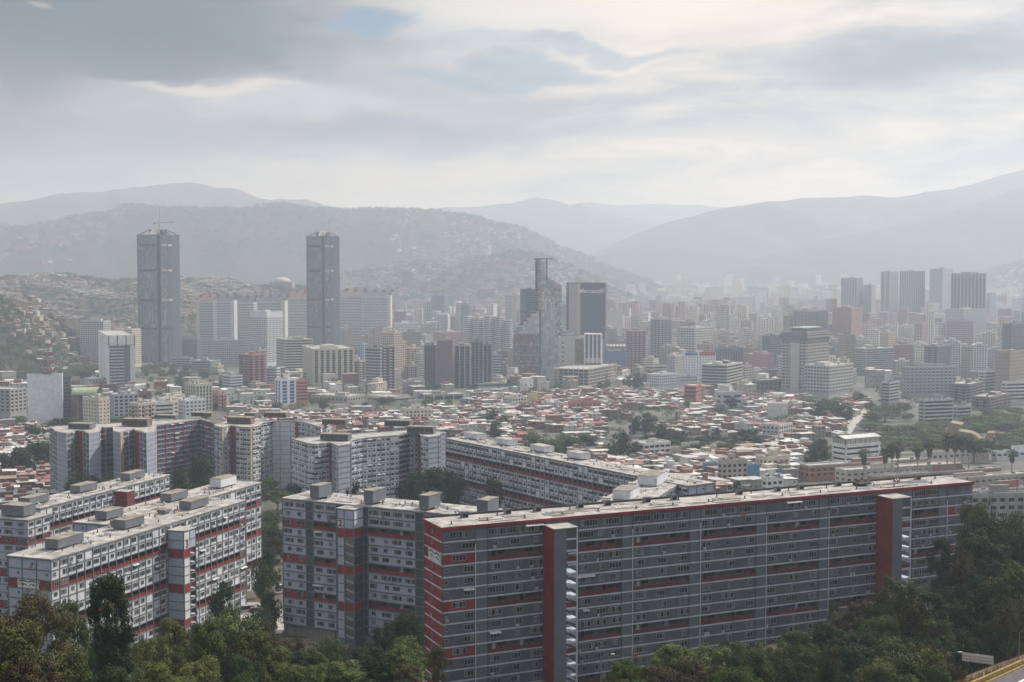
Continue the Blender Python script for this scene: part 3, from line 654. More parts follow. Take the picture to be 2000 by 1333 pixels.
# ---- block C (number 3), and the slab set back behind it
hC = 74.9; pC0 = at_drop(99, 1094, hC); pC1 = at_drop(478, 978, hC); FC = Frame(pC0, pC1); zC = CZ - hC; fC = 2.66
nC = 28; mC = [(i * FC.L / nC, (i + 1) * FC.L / nC, 'bay') for i in range(nC)]
mC[0] = (mC[0][0], mC[0][1], 'redwall'); mC[1] = (mC[1][0], mC[1][1], 'redwall'); mC[-1] = (mC[-1][0], mC[-1][1], 'redwall')
Ck, FCl, FCr, FCb = white_slab('apartment_block', 'white apartment block at lower left with red galleries and a number 3 stair tower', FC, 14, zC, 15, fC, 3.3, 21, {2, 6, 10}, mods=mC,
    boxes=[(9, -5, 10.5, 4.4, 2.9), (38, -5, 9, 4.4, 2.9), (41, -9.8, 2.5, 3, 1.8), (71, -5, 10, 4.4, 2.9), (63, -9, 3, 3, 1.2)], drop=10, clutter=(0, 30, 10))
eyes_mural(Ck.root, FCl, FCl.L * .22, FCl.L * .74, zC - .35 - 3 * fC + .2, zC - .35 - 2 * fC - .2, .03)
sC0 = FC.s_at(325); oC = FC.o_at(357, sC0); sC1 = FC.s_at(380, oC); zTC = at_depth(357, 1040, FC.p(sC0, 0, oC)[1])[2]
tw = sign_tower(Ck, FC, sC0, sC1, oC, zTC, fC, 14, '3', 'left', {2 - 0, 6, 10}, 'side')
n3 = MB(); FC.box(n3, sC0 + .1, sC0 + (sC1 - sC0) * .5 - .15, zTC - 2 * fC + .1, zTC - fC - .1, oC + .01, oC + .06, 'white_panel'); n3.build('number_panel', Ck.root).parent = tw
textobj('number', '3', 'red_paint', 3.0, FC.p(sC0 + (sC1 - sC0) * .25, zTC - 1.5 * fC, oC + .1), FC.rz, Ck.root, .02).parent = tw
Ck.finish()
pD0 = FC.p(44, 0, -14.3)[:2]; FD = Frame(pD0, FC.p(44 + 84, 0, -14.3)[:2])
Dk, *_ = white_slab('apartment_block', 'white apartment block set back behind the number 3 block with roof tank rooms', FD, 14, zC, 15, fC, 3.3, 22, {2, 6, 10}, red_end=True, boxes=[(4, -5, 8, 4.4, 2.8), (37, -5, 9.5, 4.4, 2.8), (66, -5, 10, 4.4, 3.4, 'white_panel')], drop=10, clutter=(0, 24, 6)); Dk.finish()
# ---- block D: parallel slab further left with the red stair box
hD = 79.6; pG0 = at_drop(78, 994, hD); pG1 = at_drop(331, 928.6, hD); FG = Frame(pG0, pG1); zD = CZ - hD
Ek, *_ = white_slab('apartment_block', 'white apartment block at far left with a solid red stair box', FG, 13, zD, 14, 2.66, 3.4, 23, {2, 6, 10}, red_end=True, boxes=[(1, -5, 10, 4.4, 2.8), (28, -5, 10, 4.4, 2.8), (58, -5, 10, 4.4, 2.8)], drop=12, clutter=(0, 30, 8))
sg0 = FG.s_at(223); og = FG.o_at(248, sg0); sg1 = FG.s_at(261, og); rb = MB(); zr = at_depth(240, 962, FG.p(sg0, 0, og)[1])[2]
FG.box(rb, sg0, sg1, zD - 40, zr, 0, og, 'red_paint'); FG.box(rb, sg0 - .2, sg1 + .2, zr, zr + .25, 0, og + .2, 'roof_felt')
for k in range(14): FG.box(rb, sg0 - .08, sg1 + .08, zr - k * 2.9 - .12, zr - k * 2.9 + .12, 0, og + .08, 'frame_grey')
for q in (sg0, (sg0 + sg1) / 2, sg1): FG.box(rb, q - .12, q + .12, zD - 40, zr, og - .2, og + .12, 'frame_grey')
rb.build('stair_tower', Ek.root); Ek.finish()
# ---- block E: cut by the left edge, in front of D
pEe = at_drop(53, 1017, hD); FGn = (FG.e, FG.n)
FEe = Frame(pEe, (pEe[0] + FG.e[0] * 11, pEe[1] + FG.e[1] * 11))
Fk, *_ = white_slab('apartment_block', 'white and red block cut off by the left edge of the photo', FEe, 60, zD, 15, 2.66, 3.6, 24, {2, 6, 10}, end_wall='white_panel_shaded', red_end=True,
    st_extra=dict(), endpat=lambda a, b, k, r, kd: [(a + (i + .5) * (b - a) / 4, r.choice(('wide', 'ribbon', 'mid'))) for i in range(4)], boxes=[(2, -3, 6, 9, 3.8)], drop=14, clutter=(0, 5, 2)); Fk.finish()
# ---- block G: long slab seen from the inside of the courtyard
pH0 = at_drop(871, 857, 73.0); pH1 = at_drop(1262, 934, 73.0); F0_ = Frame(pH0, pH1); FH = Frame(pH0, F0_.p(F0_.L + 22, 0)[:2]); zG = CZ - 73
Gk, *_ = white_slab('apartment_block', 'long white block with red gallery rows sloping down to the right in the middle', FH, 12, zG, 15, 2.7, 3.1, 25, {2, 6, 10, 13}, face_wall='white_panel', boxes=[(5, -6.5, 10, 5, 2.6, 'white_panel', 'roof_felt'), (29, -6.5, 10, 5, 2.6, 'white_panel', 'roof_felt'), (55, -6.5, 10, 5, 2.6, 'white_panel', 'roof_felt'), (80, -6.5, 9, 5, 2.6, 'white_panel', 'roof_felt')],
    st_extra=dict(pat=rand_pat(2.6, ('mid', 'small', 'mid', 'wide'), .9), gwall='orange_brick', rail_h=1.3), clutter=(0, 22, 8)); Gk.finish()
# ---- block H: roof running away behind block A
pI0 = at_drop(1265, 984, 73.4); pI1 = at_drop(1353, 928, 73.4); F0_ = Frame(pI0, pI1); FI = Frame(F0_.p(-45, 0)[:2], pI1)
Hk, *_ = white_slab('apartment_block', 'white block with a pale flat roof running back behind the long grey block', FI, 15.5, zG - .4, 14, 2.7, 3.3, 26, {5, 9}, boxes=[(46, -6, 11, 6, 3.2, 'white_panel', 'roof_dirty', 'tank_room', .3), (76, -5, 14, 7, 3.6, 'white_panel', 'roof_dirty', 'tank_room', .3), (40, -11, 2.5, 3, 1.5, 'white_panel', 'roof_felt'), (71, -11, 2.5, 3, 1.5, 'white_panel', 'roof_felt')], clutter=(0, 16, 6)); Hk.finish()

# ================================================================== zigzag tower blocks in the middle
def run_block(name, label, pts, kinds_, h, seed, nf, fh, back, wallmat, band, boxes, group='zigzag tower blocks of the estate', colw=.16, colmat=None):
    """pts: roof-edge corners seen in the photo at drop h, left to right; kinds: look of the face that starts at each corner"""
    P = [at_drop(u, v, h) for u, v in pts]; z = CZ - h
    blk = Block(name, label, 'apartment block', group, (P[0][0], P[0][1], z - nf * fh), seed, 12)
    def pat(a, b, k, r, kd):
        L = b - a; n = max(1, round(L / 3.0))
        if L < 1.6: return []
        return [(a + (i + .5) * L / n, r.choice(('small', 'mid', 'small', 'mid')) if L / n > 2.2 else 'small') for i in range(n) if r.random() < .93]
    blk.vars = (2, 2, 2, 0, 3, 2, 2, 6)
    for (a, b, kd) in zip(P[:-1], P[1:], kinds_):
        F = Frame(a, b)
        st = dict(wall=wallmat, band=band, col=colmat or band, reds=set(), pat=pat, head=.3, bh=.22, proud=.16, fascia=band, fascia_out=.2, wz=1.5, cw=colw, blank='lavender')
        if kd == 'lav': blk.facade(F, 0, F.L, z, nf, fh, [(0, F.L, 'blank')], dict(st, band='white_band' if band == 'white_band' else band, blank='lavender' if wallmat != 'white_panel_shaded' else 'white_panel_shaded'))
        elif kd == 'red': blk.facade(F, 0, F.L, z, nf, fh, [(0, F.L, 'allred')], dict(st, col='red_paint'))
        elif kd == 'ochre': blk.facade(F, 0, F.L, z, nf, fh, [(0, F.L, 'ochre')], dict(st, col='ochre'))
        elif kd == 'fins':
            n = max(2, round(F.L / 6.5)); blk.facade(F, 0, F.L, z, nf, fh, [(i * F.L / n, (i + 1) * F.L / n, 'winonly') for i in range(n)], dict(st, col='red_paint', cw=.35, proud=.3, pat=rand_pat(2.6, ('mid', 'wide', 'mid'))))
        elif kd == 'redfins':
            n = max(2, round(F.L / 5.5)); blk.facade(F, 0, F.L, z, nf, fh, [(i * F.L / n, (i + 1) * F.L / n, 'winonly') for i in range(n)], dict(st, col='red_paint', cw=.75, proud=.5, pat=rand_pat(2.2, ('mid', 'mid', 'small'))))
        elif kd == 'dark': blk.facade(F, 0, F.L, z, nf, fh, [(0, F.L, 'dark')], dict(st, wall='concrete'))
        else:
            n = max(1, round(F.L / 6.0)); blk.facade(F, 0, F.L, z, nf, fh, [(i * F.L / n, (i + 1) * F.L / n, 'winonly') for i in range(n)], st)
    c0, c1 = P[0], P[-1]; dx, dy = c1[0] - c0[0], c1[1] - c0[1]; L = math.hypot(dx, dy); nx, ny = -dy / L, dx / L
    b0 = (c0[0] + nx * back, c0[1] + ny * back); b1 = (c1[0] + nx * back, c1[1] + ny * back)
    Fb = Frame(b1, b0); n = max(2, int(Fb.L / 6)); blk.facade(Fb, 0, Fb.L, z, nf, fh, [(i * Fb.L / n, (i + 1) * Fb.L / n, 'winonly') for i in range(n)], st)
    for f_ in (Frame(b0, c0), Frame(c1, b1)): blk.facade(f_, 0, f_.L, z, nf, fh, [(0, f_.L, 'winonly')], st)
    mb = MB(); poly = [(p[0], p[1]) for p in P] + [b1[:2], b0[:2]]
    mb.face([(p[0], p[1], z + .02) for p in poly], 'roof_felt'); n = len(poly)
    for i in range(n):
        a, b = poly[i], poly[(i + 1) % n]; f_ = Frame(a, b); f_.box(mb, 0, f_.L, z, z + .35, -.3, .2, 'roof_felt')
    mb.build('roof', blk.root)
    for (u0, u1, v0, v1, mat) in boxes:               # tank rooms: u extent, foot row and top row in the photo
        q = at_drop((u0 + u1) / 2, v1, h); w = (u1 - u0) / FPX * q[1]; hh = (v1 - v0) / FPX * q[1]
        Fx = Frame((q[0] - w / 2, q[1] + 1.5), (q[0] + w / 2, q[1] - 1.5)); roof_box(blk.root, Fx, 0, 0, w, 6, max(2, hh - 1.4), z, mat, 'roof_dirty', 'tank_room', .6, True)
    blk.finish(); return blk
run_block('tower_block', 'grey zigzag tower block with red and orange strips at far left of the row', [(112, 844), (130, 847), (150, 840), (153, 841), (162, 842), (174, 847), (195, 843), (197, 836), (206, 836), (221, 835), (222, 843), (235, 846), (240, 843), (262, 838), (264, 841), (273, 843), (286, 847), (304, 842), (305, 831), (391, 819), (418, 827)],
    ['lav', 'win', 'dark', 'red', 'win', 'lav', 'dark', 'fins', 'win', 'dark', 'lav', 'ochre', 'win', 'dark', 'red', 'win', 'lav', 'dark', 'fins', 'fins'], 83.0, 31, 15, 2.66, 26, 'grey_paint', 'white_band',
    [(131, 178, 823, 839, 'tank_grey'), (236, 290, 814, 834, 'rusty_concrete'), (300, 345, 807, 820, 'tank_grey'), (372, 415, 802, 816, 'rusty_concrete')])
run_block('tower_block', 'white zigzag tower block with red fins and yellow strips left of centre', [(418, 832), (434, 836), (438, 835), (450, 832), (459, 833), (461, 834), (489, 836), (493, 835), (509, 832), (510, 828), (540, 822), (549, 822), (596, 826), (626, 835)],
    ['win', 'ochre', 'win', 'red', 'dark', 'win', 'ochre', 'win', 'dark', 'win', 'red', 'redfins', 'win'], 84.0, 32, 15, 2.66, 24, 'white_panel', 'frame_grey',
    [(442, 492, 811, 829, 'rusty_concrete'), (514, 560, 802, 818, 'rusty_concrete'), (476, 500, 803, 815, 'tank_grey'), (628, 676, 815, 832, 'rusty_concrete')])
run_block('tower_block', 'white zigzag tower block with two red strips above the dark courtyard tree', [(598, 866), (614, 869), (643, 865), (648, 866), (660, 872), (685, 868), (686, 861), (708, 857), (779, 851), (800, 847), (817, 845), (822, 852), (836, 855), (857, 852), (860, 848), (871, 846)],
    ['win', 'win', 'red', 'win', 'lav', 'dark', 'win', 'win', 'dark', 'win', 'red', 'win', 'lav', 'dark', 'lav'], 84.6, 33, 15, 2.66, 20, 'white_panel', 'frame_grey',
    [(624, 682, 843, 862, 'tank_grey'), (750, 802, 817, 836, 'tank_grey'), (794, 848, 829, 848, 'tank_grey')])
# ------------------------------------------------------------------ mid-distance buildings
def pm(col, var=.12, damt=.3):
    nm = 'render_%02x%02x%02x' % tuple(int(c * 255) for c in col)
    if nm not in MATS: paint(nm, tuple(min(.72, c * 1.18 + .012) for c in col), var, damt=damt)
    return nm
NAMED = []      # screen extents of placed buildings: (u0, u1, vtop, depth)
def rect_foot(ul, uc, ur, d, rot, side=16.):
    r = R(rot); C = (XU(uc, d), d); el = (-math.cos(r), math.sin(r)); er = (math.sin(r), math.cos(r))
    def run(e, u, dflt):
        if abs(u - uc) < .5: return dflt
        k = XU(u, 1000.) / 1000.; den = e[0] - k * e[1]
        if abs(den) < 1e-4: return dflt
        t = (k * C[1] - C[0]) / den
        return max(4., min(160., t)) if t > 0 else dflt
    wl, wr = run(el, ul, side), run(er, ur, side)
    Lp = (C[0] + el[0] * wl, C[1] + el[1] * wl); Rp = (C[0] + er[0] * wr, C[1] + er[1] * wr); Bp = (Lp[0] + er[0] * wr, Lp[1] + er[1] * wr)
    return Lp, C, Rp, Bp
def faces4(foot): L, C, Rr, Bq = foot; return [Frame(L, C), Frame(C, Rr), Frame(Rr, Bq), Frame(Bq, L)]
def building(label, ul, uc, ur, vt, d, rot=30, style='grid', wall=(.4, .38, .35), glass_='pane_grey', fh=3.3, name='office_building', cat='building', pitch=3.6, roofbox=1, roof='roof_felt',
             head=1.2, second=None, wfrac=.62, hfrac=.5, blankL=0, blankR=0, group=None, seed=None, proud=.35, vb=None, side=16., top=None, foot=None):
    foot = foot or rect_foot(ul, uc, ur, d, rot, side); z1 = at_depth(uc, vt, d)[2]; z0 = ground_z(foot[1][0], d) - 3
    if vb: z0 = at_depth(uc, vb, d)[2]
    NAMED.append((ul, ur, vt, d))
    rd = random.Random(seed or int(ul * 7 + vt)); root = thing(name, label, cat, (foot[1][0], foot[1][1], z0), group)
    wm = pm(wall) if not isinstance(wall, str) else wall; sm_ = (pm(second) if second and not isinstance(second, str) else second) or wm
    mb = MB(); mb.prism([foot[0], foot[1], foot[2], foot[3]], z0, z1, wm, roof)
    FF = faces4(foot); nf = max(1, int((z1 - z0 - 5 - head) / fh)); row = MB()
    for i, F in enumerate(FF):
        F.box(mb, -.15, F.L + .15, z1 - .05, z1 + .8, -.3, .12 + .003 * i, sm_)         # parapet
        if i == 1 and blankR or i == 0 and blankL: continue
        n = max(1, round(F.L / pitch)); w = F.L / n; m0 = min(1.2, F.L * .06)
        if style == 'bands':
            F.box(row, m0, F.L - m0, 0, fh * hfrac, -.02, .04, glass_)
            for k in range(nf): F.box(mb, .0, F.L, z1 - head - k * fh - .0, z1 - head - k * fh + fh * (1 - hfrac), -.02, proud + .003 * i, sm_)
        elif style == 'grid':
            F.box(row, m0 * .3, F.L - m0 * .3, 0, fh * hfrac, -.02, .05, glass_)
            for k in range(nf): F.box(mb, .0, F.L, z1 - head - k * fh, z1 - head - k * fh + fh * (1 - hfrac), -.02, proud * .6 + .003 * i, sm_)
            for q in range(n + 1): F.box(mb, max(0, q * w - w * (1 - wfrac) / 2), min(F.L, q * w + w * (1 - wfrac) / 2), z1 - head - nf * fh, z1 - .1, -.02, proud + .003 * i, wm)
        elif style == 'punch':
            for q in range(n): F.box(row, q * w + w * (1 - wfrac) / 2, q * w + w * (1 + wfrac) / 2, fh * .22, fh * (.22 + hfrac), -.02, .05, glass_)
            for k in range(0, nf, 1): F.box(mb, 0, F.L, z1 - head - k * fh - .08, z1 - head - k * fh + .08, -.02, .14 + .003 * i, sm_)
        elif style == 'ribs':
            F.box(row, m0 * .3, F.L - m0 * .3, 0, fh * .78, -.02, .05, glass_)
            for q in range(n + 1): F.box(mb, q * w - w * (1 - wfrac) / 2 if q else 0, q * w + w * (1 - wfrac) / 2 if q < n else F.L, z0, z1, -.02, proud + .003 * i, sm_)
        elif style == 'balcony':
            for q in range(n):
                F.box(row, q * w + w * .06, q * w + w * .94, .1, fh * .72, -.02, .05, 'pane_dark' if (q % 2) else glass_)
                if q % 2 == 0: F.box(row, q * w + w * .1, q * w + w * .9, -.15, .9, .05, 1.3, sm_)
            for k in range(nf): F.box(mb, 0, F.L, z1 - head - k * fh - .14, z1 - head - k * fh + .14, -.02, .5 + .003 * i, sm_)
            for q in range(n + 1): F.box(mb, max(0, q * w - .35), min(F.L, q * w + .35), z0, z1 - .1, -.02, proud + .003 * i, wm)
    mb.build('wall', root)
    if row.f and nf < 60:
        bx = foot[1]; row.v = [(x - bx[0], y - bx[1], z) for x, y, z in row.v]; me = row.mesh('window_row')
        for k in range(nf): child('window_row', me, root, (bx[0], bx[1], z1 - head - (k + 1) * fh + fh * (1 - hfrac) + (fh * hfrac - fh * hfrac)), 0) if style != 'punch' and style != 'ribs' and style != 'balcony' else child('window_row', me, root, (bx[0], bx[1], z1 - head - (k + 1) * fh + .15), 0)
    L_, C_, R_, B_ = foot
    def pt(a, b): return (C_[0] + (L_[0] - C_[0]) * a + (R_[0] - C_[0]) * b, C_[1] + (L_[1] - C_[1]) * a + (R_[1] - C_[1]) * b)
    for q in range(roofbox):
        a, b = rd.uniform(.15, .5), rd.uniform(.2, .5); s_ = rd.uniform(.2, .34); t_ = MB(); hh = rd.uniform(2.5, 4.5)
        t_.prism([pt(a + s_, b), pt(a, b), pt(a, b + s_), pt(a + s_, b + s_)], z1 + .01, z1 + hh, sm_ if q else wm, roof); t_.build('roof_room', root)
    if roofbox and (ur - ul) > 14:
        t_ = MB()
        for _ in range(5): x, y = pt(rd.uniform(.1, .9), rd.uniform(.1, .9)); t_.box(x - .8, y - .8, z1, x + .8, y + .8, z1 + rd.uniform(.8, 1.8), 'tank_grey')
        x, y = pt(.5, .6); t_.bar((x, y, z1), (x, y, z1 + 7), .12, 'metal_dark'); t_.build('roof_plant', root)
    return root, foot, z0, z1
cream = (.46, .42, .34); beige = (.36, .31, .25); greyc = (.27, .265, .26); dk = (.10, .095, .10); white = (.66, .65, .62); brick = (.25, .11, .085); pink = (.36, .23, .2); brown = (.115, .085, .08); bluegrey = (.16, .18, .21)
Bd = building
Bd('dark raw concrete hall with a blue banner at the left edge', -30, 18, 50, 762, 1150, 20, 'grid', greyc, 'pane_dark', pitch=6, roofbox=0)
Bd('big windowless white block under the red lattice mast', 36, 52, 121, 735, 1130, 72, 'blank', (.62, .62, .6), name='exchange_building', roofbox=0, roof='roof_dirty')
Bd('dark grey flank building right of the windowless white block', 121, 123, 137, 736, 1165, 60, 'bands', dk, roofbox=0)
Bd('brick hall with tall piers under the pale green vault', 135, 150, 190, 770, 1120, 65, 'ribs', (.2, .12, .1), 'pane_grey', pitch=6, roofbox=0, name='church_hall', cat='hall')
Bd('cream apartment tower with small square windows behind the grey zigzag block', 160, 192, 213, 779, 1010, 35, 'punch', cream, 'pane_dark', 2.9, 'apartment_tower', 'tower', 3.6, wfrac=.4, hfrac=.38)
Bd('white gridded slab beside the cream tower with square windows', 213, 221, 269, 772, 1110, 62, 'grid', (.4, .4, .4), 'pane_dark', 3.1, pitch=4.2, hfrac=.62)
Bd('brown brick block with balconies right of the white gridded slab', 264, 269, 294, 768, 1160, 60, 'balcony', (.2, .13, .11), name='apartment_block')
r_, f_, z0_, z1_ = Bd('pale office tower with a dark animal emblem on its white top', 194, 213, 263, 657, 1480, 68, 'bands', (.24, .23, .23), 'pane_dark', 3.6, 'office_tower', 'tower', hfrac=.45, head=12, blankL=1, second=(.34, .32, .3), proud=.5, roofbox=0)
FF = faces4(f_); t = MB()
FF[0].box(t, -.3, FF[0].L + .2, z0_, z1_ - 11, .05, .8, pm((.6, .6, .58))); [FF[0].box(t, FF[0].L * q - .3, FF[0].L * q + .3, z0_, z1_ - 11, .8, 1.1, pm((.3, .3, .3))) for q in (.3, .6)]
FF[1].box(t, FF[1].L * .82, FF[1].L + .5, z0_, z1_ - 11, .3, 1.0, pm((.5, .5, .49))); FF[1].box(t, FF[1].L * .6, FF[1].L * .82, z0_, z1_ - 11, .4, .7, pm((.12, .12, .13)))
for i, F in enumerate(FF[:2]):
    F.box(t, -.2, F.L + .2, z1_ - 10, z1_ + .9, .3, 1.0 + .01 * i, pm((.58, .57, .54)))
for q in (0, .33, .67, 1): FF[1].box(t, FF[1].L * q - .5, FF[1].L * q + .5, z1_ - 12, z1_ + .6, 1.0, 1.3, 'metal_dark')
t.build('side_fin', r_); em = MB(); Fx = FF[0]; c = Fx.L * .5; zz = z1_ - 4.6       # running animal mark
Fx.box(em, c - 2.6, c + 1.8, zz - .6, zz + .9, 1.02, 1.12, 'ink'); Fx.box(em, c + 1.2, c + 3.2, zz - .1, zz + 1.6, 1.02, 1.13, 'ink'); Fx.box(em, c - 3.2, c - 2.2, zz + .3, zz + 1.9, 1.02, 1.14, 'ink')
for a, b in ((-2.3, -2.9), (-1.2, -.8), (.4, 1.2), (1.5, 3.0)): em.face([Fx.p(c + a - .3, zz - .5, 1.15), Fx.p(c + a + .3, zz - .5, 1.15), Fx.p(c + b + .3, zz - 2.6, 1.15), Fx.p(c + b - .3, zz - 2.6, 1.15)], 'ink')
em.build('emblem', r_)
Bd('grey gridded slab below the shack hillside left of the first glass tower', 158, 203, 217, 628, 2050, 20, 'grid', (.38, .38, .38), 'pane_dark', 3.3, pitch=3.4, hfrac=.55)
Bd('cream low slab half hidden behind the emblem tower', 229, 258, 276, 644, 2020, 20, 'grid', cream, 'pane_grey', 3.2)
for args in (('white small block on the street below the park trees', 346, 361, 400, 783, 1120, 55, 'grid', white), ('cream tower with dark green glass and two pale piers', 361, 382, 413, 752, 1200, 50, 'ribs', (.42, .41, .33)),
    ('pink and ochre apartment block right of the green glass tower', 411, 425, 441, 770, 1230, 45, 'balcony', pink), ('cream cube with a flat roof behind the grey zigzag block', 318, 330, 347, 784, 1060, 40, 'punch', (.5, .46, .4)),
    ('cream block with narrow vents behind the zigzag blocks', 300, 318, 344, 777, 1120, 30, 'punch', (.48, .44, .36)), ('white stepped block beside the cream cube', 280, 300, 338, 789, 1050, 60, 'bands', (.55, .54, .52)),
    ('small tan house block with stacked terraces', 250, 268, 300, 790, 1020, 35, 'balcony', (.42, .34, .28)), ('long dark museum block with a flat roof below the park', 373, 412, 430, 706, 1850, 15, 'bands', (.2, .21, .22)),
    ('low wide grey block right of the first glass tower foot', 335, 372, 376, 700, 1950, 12, 'bands', greyc), ('dark theatre block with a white rimmed screen front', 355, 385, 393, 664, 2200, 20, 'bands', (.13, .13, .15)),
    ('cream small tower beside the museum block', 412, 424, 437, 716, 1750, 40, 'punch', cream), ('white box house above the park trees', 425, 432, 438, 725, 1700, 40, 'blank', white)):
    Bd(*args)
# ---- slab apartment blocks around the glass towers
g_ = 'slab apartment blocks around the glass towers'
def slab(label, ul, ur, vt, d, rot, wall, endL=None, endR=None, roofc=(.18, .11, .10), name='slab_block'):
    foot = rect_foot(ul, ul + .6, ur, d, rot, 14) if rot > 45 else rect_foot(ul, ur, ur + .4, d, rot, 14)
    r, f, z0, z1 = Bd(label, ul, foot and (ul if rot > 45 else ur), ur, vt, d, rot, 'bands', wall, 'pane_grey', 3.0, name, 'apartment slab', roofbox=0, hfrac=.42, group=g_, foot=foot, second=(.50, .50, .49), head=2, proud=.6)
    F = faces4(f)[0 if rot <= 45 else 1]; t = MB(); rc = pm(roofc)
    W_ = 14
    t.hexa([F.p(0, z1 + .8, .4), F.p(F.L, z1 + .8, .4), F.p(F.L, z1 + .8, -W_), F.p(0, z1 + .8, -W_), F.p(0, z1 + 1.2, .3), F.p(F.L, z1 + 1.2, .3), F.p(F.L, z1 + 13, -W_), F.p(0, z1 + 13, -W_)], rc)
    for i in range(int(F.L / 11)): F.box(t, 3 + i * 17, 9 + i * 17, z1 + 9, z1 + 14, -W_ * .9, -W_ * .6, rc)
    t.build('roof', r)
    for s_, on in ((0, endL), (F.L, endR)):
        if on: q = MB(); a, b = (s_ - 6.5, s_ + .3) if s_ else (-.3, 6.5); F.box(q, a, b, z0, z1 + 3, -W_, 1.2, pm(on)); q.build('end_wall', r)
slab('white slab block with a red sloping roof left of the gap, first of the row', 385, 419, 590, 2320, 14, (.3, .28, .26), (.5, .47, .38), None, (.22, .13, .11))
slab('white slab block between two tall pale fins', 418, 458, 590, 2290, 10, (.3, .3, .31), (.5, .51, .53), (.4, .42, .46), (.13, .11, .11))
slab('white slab block right of the tall pale fins under a dark roof', 459, 496, 592, 2330, 14, (.3, .3, .31), (.38, .36, .33), None, (.13, .11, .11))
slab('far brown roofed slab behind the white grid hotel', 491, 520, 583, 2550, 20, (.28, .26, .25), None, None, (.2, .13, .12))
slab('slab block with a bright blank end wall above the hotel', 504, 557, 590, 2360, 12, (.28, .27, .27), None, (.48, .47, .45), (.14, .13, .14))
slab('reddish roofed slab left of the second glass tower', 557, 612, 582, 2480, 8, (.26, .25, .25), None, None, (.2, .13, .12))
slab('slab block just right of the second glass tower', 655, 710, 578, 2450, 80, (.3, .28, .26), None, None, (.16, .12, .12))
slab('rightmost slab of the row ending in a pale end wall', 708, 763, 580, 2420, 6, (.3, .3, .29), None, (.42, .4, .38), (.15, .13, .14))
# ---- offices and housing in front of them
Bd('white punched window hotel tower between the glass towers', 489, 522, 553, 610, 2050, 32, 'punch', (.46, .47, .49), 'pane_dark', 3.3, 'hotel_tower', 'tower', 3.5, wfrac=.55, hfrac=.55, head=9)
Bd('long grey gridded office slab in front of the white slabs', 400, 405, 476, 666, 2030, 78, 'grid', (.3, .31, .32), 'pane_dark', 3.4, pitch=3)
Bd('banded beige office block in front of the second glass tower', 540, 556, 611, 664, 1820, 65, 'bands', (.2, .19, .18), 'pane_dark', 3.8, hfrac=.5, second=(.42, .39, .35), pitch=3, roofbox=2)
Bd('red brick apartment tower with white balcony edges', 467, 492, 518, 694, 1500, 42, 'balcony', (.25, .075, .065), 'pane_grey', 3.0, 'apartment_tower', 'tower', 4.2, second=(.34, .22, .2))
Bd('white stepped tower top behind the red brick tower', 500, 506, 520, 684, 1560, 50, 'balcony', (.42, .38, .35), name='apartment_tower', cat='tower')
Bd('cream apartment slab with tall vertical piers left of the banded brown tower', 592, 612, 691, 683, 1600, 72, 'ribs', (.43, .38, .30), 'pane_dark', 2.9, 'apartment_slab', 'apartment slab', 7.2, second=(.46, .42, .34), wfrac=.55, roofbox=3, proud=.9)
Bd('low grey banded block under a white billboard', 434, 450, 473, 735, 1480, 45, 'bands', (.3, .3, .32), second=(.42, .42, .44))
Bd('grey banded block between the red tower and the white striped one', 518, 540, 547, 720, 1560, 20, 'bands', (.28, .28, .3), second=(.4, .4, .41))
Bd('white block with blue stripe and an orange panel', 537, 548, 577, 742, 1290, 55, 'ribs', (.6, .6, .6), 'cloth_blue', pitch=7)
Bd('orange walled block right of the white blue striped one', 574, 580, 600, 745, 1310, 60, 'bands', (.42, .17, .12))
Bd('dark banded concrete tower left of the brown columned tower', 714, 742, 745, 681, 1480, 28, 'bands', (.11, .105, .11), 'pane_dark', 3.5, 'office_tower', 'tower', hfrac=.48, second=(.3, .28, .27), proud=.5)
Bd('brown tower with cream grid flank attached to the banded tower', 742, 748, 770, 677, 1490, 50, 'balcony', (.12, .1, .1), 'pane_dark', 3.3, 'office_tower', 'tower', 4, second=(.4, .36, .33))
Bd('pinkish beige tower with notched top behind the banded tower', 744, 770, 786, 650, 1720, 35, 'punch', (.44, .35, .31), 'pane_grey', 3.1, 'apartment_tower', 'tower', 3.4, roofbox=2)
Bd('low wide grey office around a court in front of the cream slab', 608, 678, 713, 776, 1330, 28, 'grid', (.28, .27, .25), 'pane_dark', 4.2, pitch=5, roofbox=1, head=2)
Bd('low pinkish banded deck at the foot of the banded tower', 717, 752, 800, 779, 1310, 50, 'bands', (.3, .26, .24), 'pane_dark', 4.4, hfrac=.32, second=(.45, .4, .37), roofbox=0)
Bd('plain beige wall block right of the pink banded deck', 795, 800, 828, 784, 1290, 60, 'blank', (.4, .38, .33), roofbox=0)
Bd('raw concrete car deck with tall white piers', 822, 828, 905, 772, 1370, 78, 'ribs', (.2, .18, .16), 'void', 4, pitch=11, second=(.42, .4, .37), roofbox=2, wfrac=.88)
gt_ = 'joined dark office towers with vertical piers'
Bd('left wing of the dark brown office towers', 829, 850, 852, 676, 1560, 8, 'ribs', (.1, .075, .075), 'pane_dark', 3.4, 'office_tower', 'tower', 3.2, second=(.12, .095, .095), group=gt_, wfrac=.6)
Bd('tall plain brown core of the dark office towers', 853, 884, 888, 668, 1540, 8, 'blank', (.135, .1, .1), name='office_tower', cat='tower', group=gt_)
Bd('brown wing with four white piers', 888, 918, 920, 676, 1555, 8, 'ribs', (.1, .075, .075), 'pane_dark', 3.4, 'office_tower', 'tower', 6, second=(.4, .37, .34), group=gt_, wfrac=.84)
Bd('blue grey core right of the brown wing with white piers', 920, 943, 945, 668, 1570, 8, 'ribs', (.13, .14, .16), 'pane_dark', 3.4, 'office_tower', 'tower', 5, group=gt_, second=(.15, .16, .18))
